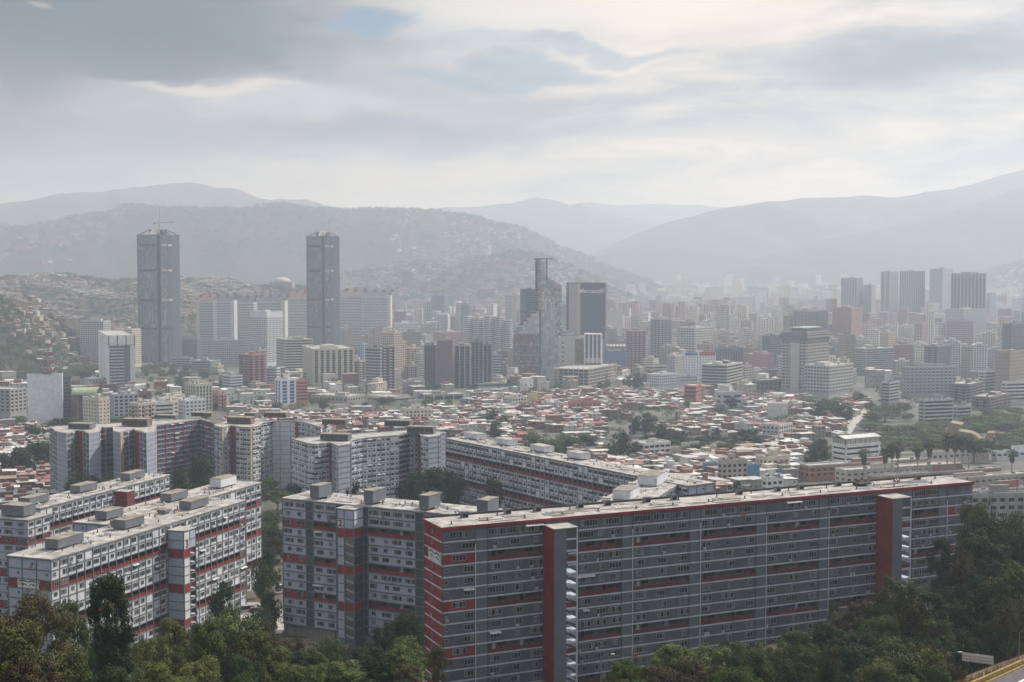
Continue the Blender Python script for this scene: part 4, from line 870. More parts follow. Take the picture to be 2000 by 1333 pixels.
Bd('blue grey right wing of the dark office towers', 944, 960, 962, 674, 1580, 8, 'ribs', (.12, .125, .145), 'pane_dark', 3.4, 'office_tower', 'tower', 5, group=gt_, second=(.14, .15, .17))
Bd('small teal banded office next to the dark towers', 961, 978, 981, 694, 1700, 15, 'bands', (.1, .2, .24), 'pane_grey', 3.6, second=(.32, .42, .42))
Bd('low concrete parking deck at the foot of the dark towers', 925, 935, 985, 750, 1560, 70, 'bands', (.2, .2, .2), 'void', 3.6, second=(.3, .29, .28), roofbox=0)
for i, (a, c, b, vt) in enumerate(((905, 914, 924, 619), (924, 934, 944, 621), (945, 956, 966, 618), (966, 976, 985, 620), (984, 996, 1001, 626))):
    Bd(('leftmost bay tower of the white serrated housing row', 'second bay tower of the white serrated housing row', 'middle bay tower of the white serrated housing row', 'fourth bay tower of the white serrated housing row', 'rightmost bay tower of the white serrated housing row')[i],
       a, c, b, vt, 2000, 40, 'bands', (.36, .33, .31), 'pane_dark', 3.0, 'apartment_tower', 'tower', second=(.52, .5, .48), group='white serrated housing row', hfrac=.45, blankL=0)
for args in (('dark blue glass office tower behind the unfinished skyscraper', 1016, 1026, 1048, 566, 2050, 70, 'bands', (.05, .08, .13), 'pane_dark', 3.8), ('pale blue grey tower behind the serrated housing row', 987, 998, 1006, 577, 2700, 50, 'punch', (.33, .35, .38), 'pane_grey', 3.2),
    ('pale pink brown block row left of the serrated housing', 846, 870, 905, 650, 2300, 50, 'punch', (.38, .25, .22), 'pane_grey', 3.1), ('grey green office block behind the brown towers', 818, 830, 846, 655, 2250, 40, 'grid', (.33, .34, .34), 'pane_grey', 3.4),
    ('white office with a red roof edge', 770, 776, 816, 632, 2600, 70, 'punch', (.6, .6, .6), 'pane_grey', 3.2), ('blue grey glass slab in the valley left of centre', 843, 868, 876, 577, 3000, 15, 'ribs', (.17, .22, .28), 'pane_grey', 3.4),
    ('ochre block left of the brown towers', 783, 800, 820, 680, 1850, 40, 'balcony', (.4, .33, .24), 'pane_grey', 3.1), ('white slab edge building touching the brown towers', 812, 820, 832, 690, 1720, 50, 'punch', (.45, .44, .42), 'pane_grey', 3.1),
    ('small mauve block below the ochre one', 790, 798, 816, 715, 1600, 40, 'balcony', (.3, .24, .24), 'pane_grey', 3.0), ('blue block in the gap behind the banded tower', 700, 708, 720, 672, 1900, 40, 'punch', (.25, .32, .4), 'pane_grey', 3.1),
    ('cream terrace block left of the banded concrete tower', 690, 702, 716, 705, 1620, 40, 'balcony', (.42, .37, .33), 'pane_dark', 3.0), ('orange beige narrow tower behind the pink tower', 780, 786, 794, 668, 1800, 40, 'punch', (.45, .36, .24), 'pane_grey', 3.0)):
    Bd(*args)
# ---- centre right
Bd('brick red apartment tower with white balconies right of the blue stadium', 1223, 1234, 1262, 647, 1800, 60, 'balcony', (.26, .11, .10), 'pane_grey', 3.0, 'apartment_tower', 'tower', 3.6, second=(.42, .36, .34))
Bd('slim grey apartment tower with a dark roof turret', 1270, 1288, 1312, 624, 1850, 55, 'balcony', (.33, .31, .29), 'pane_dark', 3.0, 'apartment_tower', 'tower', 3.4, second=(.4, .38, .36), roofbox=2)
Bd('cream office block with big top floor windows', 1323, 1356, 1391, 641, 1980, 42, 'grid', (.37, .35, .32), 'pane_dark', 3.8, pitch=5, second=(.42, .4, .37))
r_, f_, z0_, z1_ = Bd('white block dotted with small windows under blue and red roof bands', 1335, 1338, 1398, 690, 1720, 80, 'punch', (.68, .67, .65), 'pane_grey', 3.4, pitch=4, wfrac=.35, hfrac=.35, head=4)
F = faces4(f_)[1]; t = MB(); F.box(t, 0, F.L * .4, z1_ - 3.4, z1_ + .9, .1, .4, 'cloth_blue'); F.box(t, F.L * .46, F.L * .98, z1_ - 3.8, z1_ + 1.6, .1, .4, 'cloth_red'); t.build('roof_band', r_)
Bd('dark blue church like block with a centre tower', 1397, 1400, 1451, 681, 1900, 80, 'ribs', (.09, .11, .15), 'pane_dark', 3.5, pitch=4, roofbox=1, second=(.11, .13, .17))
Bd('long mauve red hall behind the banded brown office', 1450, 1470, 1512, 693, 1850, 70, 'blank', (.27, .14, .15), roofbox=1, name='hall', cat='hall')
Bd('brown office block with white floor bands', 1371, 1420, 1450, 714, 1500, 28, 'bands', (.1, .085, .085), 'pane_dark', 3.6, hfrac=.62, second=(.36, .34, .32), roofbox=2)
Bd('white hospital like block with a curved corner', 1265, 1288, 1326, 733, 1540, 50, 'grid', (.5, .5, .5), 'pane_dark', 3.4, pitch=3.4)
Bd('right wing of the white hospital like block', 1326, 1330, 1362, 735, 1590, 70, 'grid', (.42, .43, .45), 'pane_dark', 3.4, pitch=3.4)
Bd('stepped concrete block with broad terraces', 1262, 1275, 1302, 716, 1720, 55, 'bands', (.3, .28, .26), 'pane_dark', 3.8, second=(.44, .41, .38))
Bd('plain cream block with fluted sides', 1303, 1318, 1335, 695, 1680, 35, 'ribs', (.46, .43, .4), 'pane_grey', 3.4, pitch=3)
Bd('dark glass cube left of the terraced ministry', 1488, 1505, 1526, 657, 2000, 50, 'bands', (.09, .1, .11), 'pane_dark', 3.6)
Bd('brown brick hall with a pale curved roof', 1470, 1485, 1527, 744, 1480, 65, 'ribs', (.2, .15, .14), 'pane_dark', 5, pitch=6, roofbox=0)
Bd('tan narrow tower block behind the banded office', 1448, 1456, 1468, 715, 1620, 45, 'punch', (.4, .35, .33), 'pane_grey', 3.2)
Bd('small red brick office on the edge of the shanties', 1337, 1360, 1370, 755, 1330, 20, 'bands', (.26, .09, .085), 'pane_dark', 4, roofbox=0, second=(.28, .1, .09))
Bd('pale lavender warehouse front at the edge of the shanties', 1400, 1410, 1452, 768, 1260, 70, 'punch', (.38, .37, .43), 'pane_dark', 5, pitch=12, roofbox=0, name='warehouse', cat='warehouse')
Bd('plain white party wall building left of the ministry trees', 1500, 1540, 1556, 790, 1160, 12, 'blank', (.5, .48, .46), roofbox=0)
# ministry with the flared top
r_, f_, z0_, z1_ = Bd('terraced concrete ministry tower with a planted overhanging top', 1528, 1574, 1618, 655, 1450, 38, 'grid', (.27, .25, .23), 'pane_dark', 3.6, 'ministry_tower', 'tower', 4.2, second=(.36, .34, .31), roofbox=0, proud=.7)
FF = faces4(f_); t = MB()
for i, F in enumerate(FF):
    for k, (o, zz, hh) in enumerate(((.8, -9, 1.2), (1.8, -6.5, 1.5), (2.8, -3.6, 2.2), (2.0, -.2, 1.6), (1.0, 2.2, 1.2))): F.box(t, -o, F.L + o, z1_ + zz, z1_ + zz + hh, -2, o + .003 * i, pm((.2, .18, .165)))
F = FF[0]; F.box(t, F.L * .36, F.L * .72, z0_, z1_ - 9, .2, 1.1, pm((.38, .36, .32)))
t.build('flared_top', r_); t = MB(); c_ = Vector((f_[0][0] + f_[2][0], f_[0][1] + f_[2][1], 0)) / 2; sc_ = lambda p, k: (c_.x + (p[0] - c_.x) * k, c_.y + (p[1] - c_.y) * k)
t.prism([sc_(p, .62) for p in f_], z1_ + 1, z1_ + 7, pm((.2, .2, .19))); t.prism([sc_(p, .74) for p in f_], z1_ + 7, z1_ + 8, pm((.3, .32, .27)), bottom=True); t.build('roof_pavilion', r_)
Bd('long gridded wing to the right of the ministry tower', 1571, 1620, 1666, 716, 1400, 40, 'grid', (.32, .31, .3), 'pane_dark', 3.7, pitch=4, second=(.4, .39, .37), roofbox=2)
Bd('brown beige block with a turret above the ministry', 1548, 1575, 1616, 608, 2250, 50, 'balcony', (.27, .23, .21), 'pane_grey', 3.1, roofbox=3)
Bd('tall terracotta tower right of the ministry', 1625, 1662, 1683, 602, 2200, 30, 'punch', (.3, .17, .15), 'pane_grey', 3.0, 'apartment_tower', 'tower', 3.4, roofbox=2)
Bd('wide grey gridded office with coloured panels at right', 1763, 1770, 1868, 718, 1400, 80, 'grid', (.27, .26, .26), 'pane_grey', 3.6, pitch=5, second=(.34, .33, .32), roofbox=2)
Bd('grey balcony block with a brown stripe behind the tan angular church', 1796, 1806, 1864, 782, 1080, 72, 'bands', (.25, .24, .24), 'pane_dark', 3.1, 'apartment_block', 'apartment block', second=(.4, .38, .37), roofbox=2, roof='roof_felt')
r_, f_, z0_, z1_ = Bd('stepped right end of the grey balcony block', 1862, 1870, 1899, 795, 1120, 66, 'bands', (.3, .28, .27), 'pane_dark', 3.1, 'apartment_block', 'apartment block', second=(.38, .36, .34))
Bd('dark brown apartment block with cross shaped balconies', 1858, 1895, 1920, 752, 1330, 35, 'balcony', (.13, .09, .085), 'pane_dark', 3.0, 'apartment_block', 'apartment block', second=(.24, .2, .19))
Bd('second dark brown apartment block lower at the right', 1900, 1935, 1976, 777, 1240, 40, 'balcony', (.14, .1, .09), 'pane_dark', 3.0, 'apartment_block', 'apartment block', second=(.22, .18, .17), roofbox=2)
Bd('tall plain brown block at the right edge', 1944, 1972, 2010, 690, 1420, 45, 'bands', (.23, .18, .15), 'pane_grey', 4, hfrac=.12, second=(.25, .2, .17))
Bd('blue grey tower at the right edge above the brown block', 1957, 1975, 2000, 633, 1750, 45, 'balcony', (.16, .17, .21), 'pane_dark', 3.1, 'apartment_tower', 'tower')
Bd('white office with dark windows between the brown blocks', 1912, 1925, 1948, 727, 1450, 55, 'bands', (.4, .4, .41), 'pane_dark', 3.5, second=(.5, .5, .5))
Bd('slim dark grey tower left of the wide gridded office', 1722, 1738, 1757, 748, 1280, 40, 'bands', (.15, .16, .18), 'pane_dark', 3.1, 'apartment_tower', 'tower', second=(.3, .3, .31))
Bd('low white office at the right edge with many windows', 1958, 1965, 2040, 748, 1300, 75, 'bands', (.4, .38, .36), 'pane_dark', 3.6, second=(.5, .47, .44))
Bd('wide blue grey housing row below the terracotta tower', 1665, 1690, 1745, 682, 1800, 62, 'bands', (.24, .26, .3), 'pane_dark', 3.0, second=(.4, .4, .42), group=None)
Bd('pink tower with white ribs right of centre right', 1785, 1800, 1812, 632, 1950, 40, 'punch', (.4, .3, .3), 'pane_grey', 3.0, 'apartment_tower', 'tower')
Bd('broad pinkish slab in front of the ribbed dark tower', 1848, 1900, 1915, 628, 1980, 18, 'punch', (.36, .26, .26), 'pane_grey', 3.0, 'apartment_slab', 'apartment slab', 3)
Bd('grey brown block with dark balconies in the right centre', 1806, 1830, 1856, 677, 1620, 40, 'balcony', (.2, .17, .17), 'pane_dark', 3.0, 'apartment_block', 'apartment block')
Bd('ochre and white block right of the terracotta tower', 1718, 1735, 1748, 650, 2000, 40, 'punch', (.46, .38, .28), 'pane_grey', 3.0, 'apartment_block', 'apartment block')
gf_ = 'tall hazy office towers on the right'
Bd('leftmost hazy office tower of the right group with a stepped top', 1641, 1672, 1684, 544, 3100, 20, 'ribs', (.2, .19, .22), 'pane_grey', 3.8, 'office_tower', 'tower', 6, group=gf_)
Bd('low hazy annex right of the stepped office tower', 1684, 1700, 1709, 558, 3150, 20, 'blank', (.15, .15, .18), name='office_tower', cat='tower', group=gf_)
Bd('hazy office tower with cream stripes left of the twin', 1718, 1736, 1752, 531, 3100, 35, 'ribs', (.24, .23, .25), 'pane_grey', 3.8, 'office_tower', 'tower', 12, group=gf_)
Bd('hazy finely ribbed office tower second of the twins', 1755, 1768, 1804, 530, 3080, 65, 'ribs', (.24, .24, .27), 'pane_grey', 3.8, 'office_tower', 'tower', 6, group=gf_, second=(.26, .25, .28))
Bd('plain hazy blue slab tower left of the dark ribbed tower', 1813, 1838, 1859, 526, 3050, 35, 'blank', (.2, .215, .25), name='office_tower', cat='tower', group=gf_)
Bd('dark ribbed tower with a solid crown, tallest at the right', 1855, 1866, 1923, 535, 2500, 72, 'ribs', (.10, .10, .12), 'pane_dark', 3.8, 'office_tower', 'tower', 9, second=(.27, .25, .25), head=9, group=gf_, wfrac=.7, roofbox=2)
Bd('pale podium building under the dark ribbed tower', 1845, 1880, 1925, 605, 2450, 50, 'grid', (.36, .34, .33), 'pane_grey', 3.6)
Bd('white bracket shaped building with a dark window square', 1181, 1188, 1216, 607, 2200, 70, 'blank', (.44, .42, .39))
Bd('low domed dark tower behind the ribbed tower', 1925, 1932, 1943, 574, 3000, 40, 'blank', (.16, .17, .2), name='office_tower', cat='tower')
# ------------------------------------------------------------------ the two tall glass towers
glass('curtain_wall', (.15, .18, .205), .14, .7, .4, .28); glass('curtain_green', (.26, .31, .31), .2, .6, .4, .28)
def glass_tower(label, ul, ur, vt, d, seed):
    u = (ul + ur) / 2; hw = (ur - ul) / 2 / FPX * d; cy = d + hw; cx = XU(u, cy); hw *= cy / d; z0 = ground_z(cx, d) - 3; z1 = at_depth(u, vt + 8, d)[2]
    pts = [(-1, .45), (-1, -.42), (-.92, -.5), (-.10, -1.0), (-.07, -.86), (.07, -.86), (.10, -1.0), (.42, -.86), (.62, -.62), (1, -.30), (1, .45), (.5, 1), (-.5, 1)]
    ang = -math.atan2(cx, cy); ca_, sa_ = math.cos(ang), math.sin(ang); pts = [(a * ca_ - b * sa_, a * sa_ + b * ca_) for a, b in pts]
    P = [(cx + a * hw, cy + b * hw) for a, b in pts]; root = thing('glass_tower', label, 'tower', (cx, cy, z0), 'pair of tall glass and concrete towers')
    rd = random.Random(seed); mb = MB(); n = len(P)
    mats = ['concrete', 'concrete', 'curtain_wall', 'frame_grey', 'void', 'frame_grey', 'curtain_wall', 'concrete', 'frame_grey', 'concrete_pale', 'curtain_wall', 'curtain_wall', 'curtain_wall']
    for i in range(n):
        a, b = P[i], P[(i + 1) % n]; F = Frame(a, b); F.quad(mb, 0, F.L, z0, z1, 0, mats[i] if mats[i] not in ('concrete',) else 'dark_blue_grey')
        if mats[i] == 'curtain_wall':
            m_ = max(3, int(F.L / 3.4)); 
            for q in range(m_ + 1): F.box(mb, q * F.L / m_ - .3, q * F.L / m_ + .3, z0, z1, 0, .8 if q % 3 == 0 else .45, 'tank_grey')
            for k in range(int((z1 - z0) / 4.0)): F.box(mb, 0, F.L, z1 - k * 4.0 - .35, z1 - k * 4.0, 0, .22, 'frame_grey')
        else:
            for q in range(int(F.L / 2.5) + 1): F.box(mb, min(F.L - .4, q * 2.5), min(F.L, q * 2.5 + .5), z0, z1, 0, .35, 'frame_grey' if mats[i] != 'concrete_pale' else 'concrete_pale')
    mb.build('wall', root)
    for frac in (.075, .27, .50, .72):
        t = MB(); zz = z1 - (z1 - z0) * frac
        for i in (2, 6, 7): F = Frame(P[i], P[i + 1]); F.box(t, 1, F.L - 1, zz - 1.8, zz + 1.8, .5, 1.1, 'metal_dark' if i == 2 or frac > .6 else 'concrete_pale')
        t.build('service_band', root)
    for _ in range(2):        # light, repaired glazing
        t = MB(); 
        for i in (2, 6):
            F = Frame(P[i], P[i + 1])
            for _k in range(26): a = rd.uniform(.25, .8) * F.L; zz = z0 + rd.random() ** 1.3 * (z1 - z0) * .7; F.box(t, a, a + rd.choice((1.1, 1.6, 2.2)), zz, zz + rd.uniform(4, 16), .3, .5, rd.choice(('curtain_green', 'curtain_green', 'tank_grey')))
        t.build('glazing_panel', root)
    t = MB(); zt = z1 + hw * .30; I = [(cx + a * hw * .42, cy + b * hw * .42) for a, b in pts]          # open sloping crown
    for i in range(n):
        a, b, c, e = P[i], P[(i + 1) % n], I[(i + 1) % n], I[i]
        t.bar((*a, z1), (*e, zt), .9, 'frame_grey'); t.bar((*e, zt), (*c, zt), .6, 'frame_grey'); t.bar((*a, z1 + 1), (*b, z1 + 1), .8, 'frame_grey')
    t.prism([(cx + a * hw * .9, cy + b * hw * .9) for a, b in pts], z1 - 7, z1 - 1, 'metal_dark')
    t.prism([(x, y) for x, y in I], z1 - 2, zt - .5, 'void', 'tank_grey'); q = rd.uniform(-.35, -.1)
    t.hexa([(cx + q * hw, cy - .75 * hw, z1 + 1), (cx + (q + .4) * hw, cy - .75 * hw, z1 + 1), (cx + (q + .45) * hw, cy - .35 * hw, zt + .5), (cx + (q + .05) * hw, cy - .35 * hw, zt + .5), (cx + q * hw, cy - .75 * hw, z1 + 2), (cx + (q + .4) * hw, cy - .75 * hw, z1 + 2), (cx + (q + .45) * hw, cy - .35 * hw, zt + 1.5), (cx + (q + .05) * hw, cy - .35 * hw, zt + 1.5)], 'concrete_pale')
    t.build('crown_frame', root); NAMED.append((ul, ur, vt, d)); return root, cx, cy, zt
r1, cx, cy, zt = glass_tower('tall glass tower on the left with a crane and mast on its crown', 273, 352, 452, 2150, 1)
glass_tower('tall greenish glass tower, the right one of the pair, no crane', 601, 664, 455, 2230, 2)
cr = thing('tower_crane', 'pale tower crane with a reddish jib on the left glass tower', 'crane', (cx + 5, cy - 12, zt - 8)); x, y = cx + 5, cy - 12
t = MB(); t.bar((x, y, zt - 8), (x, y, zt + 13), 1.3, 'concrete_pale'); t.build('mast', cr)
t = MB(); t.bar((x - 9, y, zt + 11), (x + 24, y, zt + 12), .5, 'red_paint'); t.bar((x, y, zt + 16), (x + 14, y, zt + 11.6), .15, 'metal_dark'); t.bar((x, y, zt + 16), (x - 8, y, zt + 11.2), .15, 'metal_dark'); t.box(x - 9.5, y - .8, zt + 8.6, x - 7.5, y + .8, zt + 11, 'metal_dark'); t.build('jib', cr)
t = MB(); t.bar((cx + 4, cy - 4, zt), (cx + 4, cy - 4, zt + 38), .3, 'metal_dark'); tag(t.build('antenna_mast'), 'thin spike antenna standing on the left glass tower', 'antenna')
# ------------------------------------------------------------------ unfinished stepped skyscraper
d = 1700.; X_ = lambda u: XU(u, d); Z_ = lambda v: at_depth(1000, v, d)[2]; zb = CZ - 145
us = thing('unfinished_skyscraper', 'tallest central skyscraper, unfinished, with stepped glass side and flat T shaped top', 'skyscraper', (X_(1050), d, zb))
glass('pale_glazing', (.42, .45, .45), .3, .5, .3, .35); glass('mauve_glazing', (.17, .13, .14), .3, .5, .5, .35)
t = MB(); y0 = d
t.box(X_(1045.5), y0 - 2, zb, X_(1055), y0 + 22, Z_(507), 'concrete')
for k in range(58): z = Z_(512) - k * 3.3; t.box(X_(1045), y0 - 2.6, z - 2.1, X_(1050), y0 - 2, z, 'pane_dark'); t.box(X_(1050.5), y0 - 2.7, z - .4, X_(1054.5), y0 - 2.05, z + .5, 'orange_brick' if k % 3 else 'concrete_pale')
t.box(X_(1043.5), y0 - 5, Z_(506.5), X_(1079), y0 + 24, Z_(505), 'metal_dark'); t.box(X_(1066.5), y0 - 1, Z_(548), X_(1069), y0 + 3, Z_(506.5), 'metal_dark'); t.build('shaft', us)
t = MB(); t.box(X_(1055), y0, Z_(536), X_(1065), y0 + 24, Z_(507) - 3, 'pale_glazing'); prev = 1065
for i, (u, v) in enumerate(((1065, 537), (1071, 540), (1076, 544), (1081, 548), (1086, 551), (1091, 555), (1096.5, 557))):
    x0 = X_(1055 if i == 0 else [1065, 1071, 1076, 1081, 1086, 1091][i - 1]); x1 = X_(u); t.box(x0, y0 + .01 * i, zb, x1, y0 + 24, Z_(v), 'pale_glazing')
    for k in range(4): t.box(x0 - .4, y0 - .8 - .01 * i, Z_(v) - k * 4 - .4, x1 + .8, y0 + 24.5, Z_(v) - k * 4, 'rusty_concrete' if k < 3 else 'concrete')
for k in range(46): z = Z_(560) - k * 3.4; t.box(X_(1055) + .3, y0 - .14, z - .22, X_(1096.5) + .2, y0 + .02, z, 'frame_grey')
for i in range(11): x = X_(1055) + i * (X_(1096) - X_(1055)) / 10; t.box(x - .12, y0 - .2, zb, x + .12, y0 + .02, Z_(560), 'frame_grey')
t.build('glass_wing', us); t = MB(); rd = random.Random(4)
for _ in range(60): u = rd.uniform(1084, 1095); v = rd.uniform(590, 700); t.box(X_(u), y0 - .5, Z_(v), X_(u) + rd.uniform(1, 2.6), y0 - .15, Z_(v) + rd.uniform(.8, 2), rd.choice(('void', 'rusty_concrete', 'concrete_pale')))
for _ in range(24): u = rd.uniform(1057, 1092); v = rd.uniform(562, 600); t.box(X_(u), y0 - .3, Z_(v), X_(u) + 1.2, y0 - .1, Z_(v) + 1, 'void')
t.box(X_(1052.5), y0 - 3, zb, X_(1056), y0 - .6, Z_(608), 'metal_dark'); t.build('missing_pane', us)
t = MB(); st_ = ((1003, 648), (1008, 641), (1014, 634), (1022, 627), (1028, 620), (1036, 612), (1046, 607))
for i in range(7):
    u0, v = st_[i]; u1 = st_[i + 1][0] if i < 6 else 1053; yy = y0 - 6 - .01 * i
    t.box(X_(u0), yy, zb, X_(u1), y0 + 20, Z_(v), 'mauve_glazing'); t.box(X_(u0), yy - .3, Z_(652), X_(u1), yy, Z_(v), 'pale_glazing')
    for k in range(3): t.box(X_(u0) - .3, yy - .8, Z_(v) - 3.6 * k - .4, X_(u1) + .4, y0 + 20.4, Z_(v) - 3.6 * k, 'rusty_concrete')
for k in range(23): z = Z_(652) - k * 3.5; t.box(X_(1003) - .3, y0 - 6.7, z - .5, X_(1053), y0 - 6, z + .5, 'orange_brick' if k % 4 else 'concrete_pale')
for i in range(9): x = X_(1003) + i * (X_(1053) - X_(1003)) / 8; t.box(x - .4, y0 - 6.9, zb, x + .4, y0 - 6, Z_(652), 'concrete')
for _ in range(110): u = rd.uniform(1004, 1051); k = rd.randrange(22); z = Z_(652) - k * 3.5; t.box(X_(u), y0 - 6.8, z - 2.6, X_(u) + rd.uniform(1, 2.4), y0 - 6.3, z - .8, rd.choice(('cloth_white', 'concrete_pale', 'void', 'orange_brick')))
t.build('brick_wing', us); NAMED.append((1002, 1098, 505, d))
# ------------------------------------------------------------------ bank tower with its sign
r_, f_, z0_, z1_ = Bd('dark blue slab tower with a bank name in white letters at its top', 1107, 1131, 1184, 554, 1900, 80, 'blank', (.045, .06, .085), name='bank_tower', cat='tower', roofbox=0, side=20)
FF = faces4(f_); t = MB(); F = FF[0]; G_ = FF[1]
F.box(t, -.5, F.L * .1, z0_, z1_ + 1, .1, 1.0, 'dark_blue_grey'); F.box(t, F.L * .2, F.L * .92, z0_, z1_ - 1, .1, .6, pm((.33, .27, .24))); F.box(t, F.L * .92, F.L + .6, z0_, z1_ + .6, .1, 1.1, pm((.42, .41, .41)))
for k in range(40): F.box(t, F.L * .2, F.L * .92, z1_ - 3 - k * 4, z1_ - 2.8 - k * 4, .6, .66, 'frame_grey')
for q in (.0, .955): G_.box(t, G_.L * q, G_.L * (q + .045), z0_, z1_ + .5, .1, 1.0, pm((.25, .24, .25)))
t.build('pier', r_)
t = MB(); c = F.p(F.L * .6, z1_, -6)
for i in range(5):
    for j in range(2): t.bar((c[0] - 5 + i * 3, c[1] + j * 3, z1_), (c[0] - 5 + i * 3, c[1] + j * 3, z1_ + 9), .18, 'metal_dark')
for k in range(3): t.bar((c[0] - 6, c[1], z1_ + 3 + k * 2.4), (c[0] + 8, c[1], z1_ + 3 + k * 2.4), .16, 'metal_dark')
t.build('roof_aerial', r_)
paint('sign_white', (.7, .7, .7), .02, streak=False)
textobj('sign', 'Mercantil', 'sign_white', 9.4, G_.p(G_.L * .40, z1_ - 11.5, 1.1), G_.rz, r_, .3, .2)
t = MB(); cc = (G_.L * .84, z1_ - 10.5)          # swoosh mark
for i in range(16):
    a0, a1 = -2.2 + i * .2, -2.0 + i * .2; w0 = .3 + 1.6 * math.sin(math.pi * i / 16); w1 = .3 + 1.6 * math.sin(math.pi * (i + 1) / 16)
    t.face([G_.p(cc[0] + 3.4 * math.cos(a0), cc[1] + 4.6 * math.sin(a0), 1.1), G_.p(cc[0] + 3.4 * math.cos(a1), cc[1] + 4.6 * math.sin(a1), 1.1), G_.p(cc[0] + (3.4 - w1) * math.cos(a1), cc[1] + (4.6 - w1) * math.sin(a1), 1.1), G_.p(cc[0] + (3.4 - w0) * math.cos(a0), cc[1] + (4.6 - w0) * math.sin(a0), 1.1)], 'concrete_pale' if i > 5 else 'rusty_concrete')
t.build('logo', r_)
# unfinished white hotel frame and its concrete deck
r_, f_, z0_, z1_ = Bd('unfinished pale concrete block with four white fins', 1090, 1140, 1143, 660, 1640, 10, 'blank', (.38, .36, .33), name='unfinished_block', roofbox=0, side=18)
F = faces4(f_)[0]; t = MB(); [F.box(t, 5, 7, z1_ - 8 - k * 6, z1_ - 5.5 - k * 6, .02, .1, 'void') for k in range(8)]; F.box(t, F.L * .66, F.L, z0_, z1_ - 2, .05, .3, 'rusty_concrete'); t.build('opening', r_)
F2 = Frame((XU(1142, 1632), 1632), (XU(1174, 1630), 1630)); t = MB(); F2.box(t, 0, F2.L, CZ - 130, at_depth(1150, 705, 1632)[2], -16, 0, 'rusty_concrete')
zt2 = at_depth(1150, 654, 1632)[2]; F2.box(t, 0, F2.L, zt2 - 30, zt2 - 1, -14, -1.5, 'gallery_wall')
for i in range(5): F2.box(t, i * F2.L / 4 - .9, i * F2.L / 4 + .9, at_depth(1150, 710, 1632)[2], zt2, -15, 1.0, 'white_panel')
F2.box(t, 0, F2.L, zt2 - 36, zt2 - 30, -15, .8, 'concrete_pale'); F2.box(t, -.5, F2.L + .5, zt2, zt2 + 1, -15, 1.2, 'white_panel'); t.build('fin_wing', r_)
def frame_building(label, ul, uc, ur, vt, d, rot, nf, fh, bayw):
    foot = rect_foot(ul, uc, ur, d, rot); z1 = at_depth(uc, vt, d)[2]; z0 = ground_z(foot[1][0], d) - 2; NAMED.append((ul, ur, vt, d))
    root = thing('concrete_frame', label, 'building shell', (foot[1][0], foot[1][1], z0)); t = MB(); cx = sum(p[0] for p in foot) / 4; cy = sum(p[1] for p in foot) / 4
    inn = [(cx + (p[0] - cx) * .8, cy + (p[1] - cy) * .8) for p in foot]; t.prism(inn, z0, z1 - 2, 'metal_dark'); t.build('core', root)  # dark solid stands in for the unlit void behind the open floors
    t = MB()
    for k in range(nf): t.prism(list(foot), z1 - k * fh - .7, z1 - k * fh, 'concrete_pale' if k else 'roof_felt', bottom=True)
    t.build('floor_slab', root); t = MB()
    for i, F in enumerate(faces4(foot)):
        n = max(1, round(F.L / bayw))
        for q in range(n + 1): F.box(t, q * F.L / n - .45, q * F.L / n + .45, z0, z1 + (1.6 if q % 2 else .8), -.9, .12 + .01 * i, 'concrete_pale')
    t.build('column', root); return root
frame_building('open concrete frame building without walls below the skyscraper', 1080, 1150, 1204, 722, 1550, 25, 7, 4.0, 7)
# telephone mast on the white block
d = 1140.; x, y = XU(88, d), d + 8; zb = at_depth(88, 735, d)[2] - .5; zt = at_depth(88, 664, d)[2]
ms = thing('lattice_mast', 'red and white lattice mast with dishes on the windowless white block', 'mast', (x, y, zb)); t = MB(); n = 9
for i in range(n):
    a, b = zb + (zt - zb) * i / n, zb + (zt - zb) * (i + 1) / n; wa, wb = 4.2 * (1 - i / n) + 1.0, 4.2 * (1 - (i + 1) / n) + 1.0; mt = 'red_paint' if i % 2 else 'white_panel'
    c4 = [(-1, -1), (1, -1), (1, 1), (-1, 1)]
    for j in range(4):
        p, q = c4[j], c4[(j + 1) % 4]; t.bar((x + p[0] * wa, y + p[1] * wa, a), (x + p[0] * wb, y + p[1] * wb, b), .22, mt); t.bar((x + p[0] * wa, y + p[1] * wa, a), (x + q[0] * wb, y + q[1] * wb, b), .12, mt); t.bar((x + p[0] * wa, y + p[1] * wa, a), (x + q[0] * wa, y + q[1] * wa, a), .15, mt)
t.build('lattice', ms); t = MB(); rd = random.Random(8)
for i in range(14): zz = zb + rd.uniform(2, 22); a = rd.uniform(0, 6.28); t.tube([(x + math.cos(a) * 3.8, y + math.sin(a) * 3.8, zz), (x + math.cos(a) * 4.5, y + math.sin(a) * 4.5, zz)], [1.0, .9], 'concrete_pale', 8)
for i in range(3): t.prism([(x + 5.5 * math.cos(k * .785), y + 5.5 * math.sin(k * .785)) for k in range(8)], zb + 3 + i * 6.5, zb + 3.4 + i * 6.5, 'metal_dark', bottom=True)
t.build('dish', ms)
# pale green vaulted roof beside the white block
paint('green_roof', (.38, .44, .28), .15, streak=False); d = 1118.; t = MB(); x0, x1 = XU(138, d), XU(188, d); zc = at_depth(160, 772, d)[2]
for i in range(14):
    a, b = x0 + (x1 - x0) * i / 14, x0 + (x1 - x0) * (i + .86) / 14
    for k in range(8): t0, t1 = math.pi * k / 8, math.pi * (k + 1) / 8; t.face([(a, d + 9 - 9 * math.cos(t0), zc + 6 * math.sin(t0)), (b, d + 9 - 9 * math.cos(t0), zc + 6 * math.sin(t0)), (b, d + 9 - 9 * math.cos(t1), zc + 6 * math.sin(t1)), (a, d + 9 - 9 * math.cos(t1), zc + 6 * math.sin(t1))], 'green_roof')
tag(t.build('vaulted_roof'), 'ribbed pale green vault over the brick hall', 'vault')
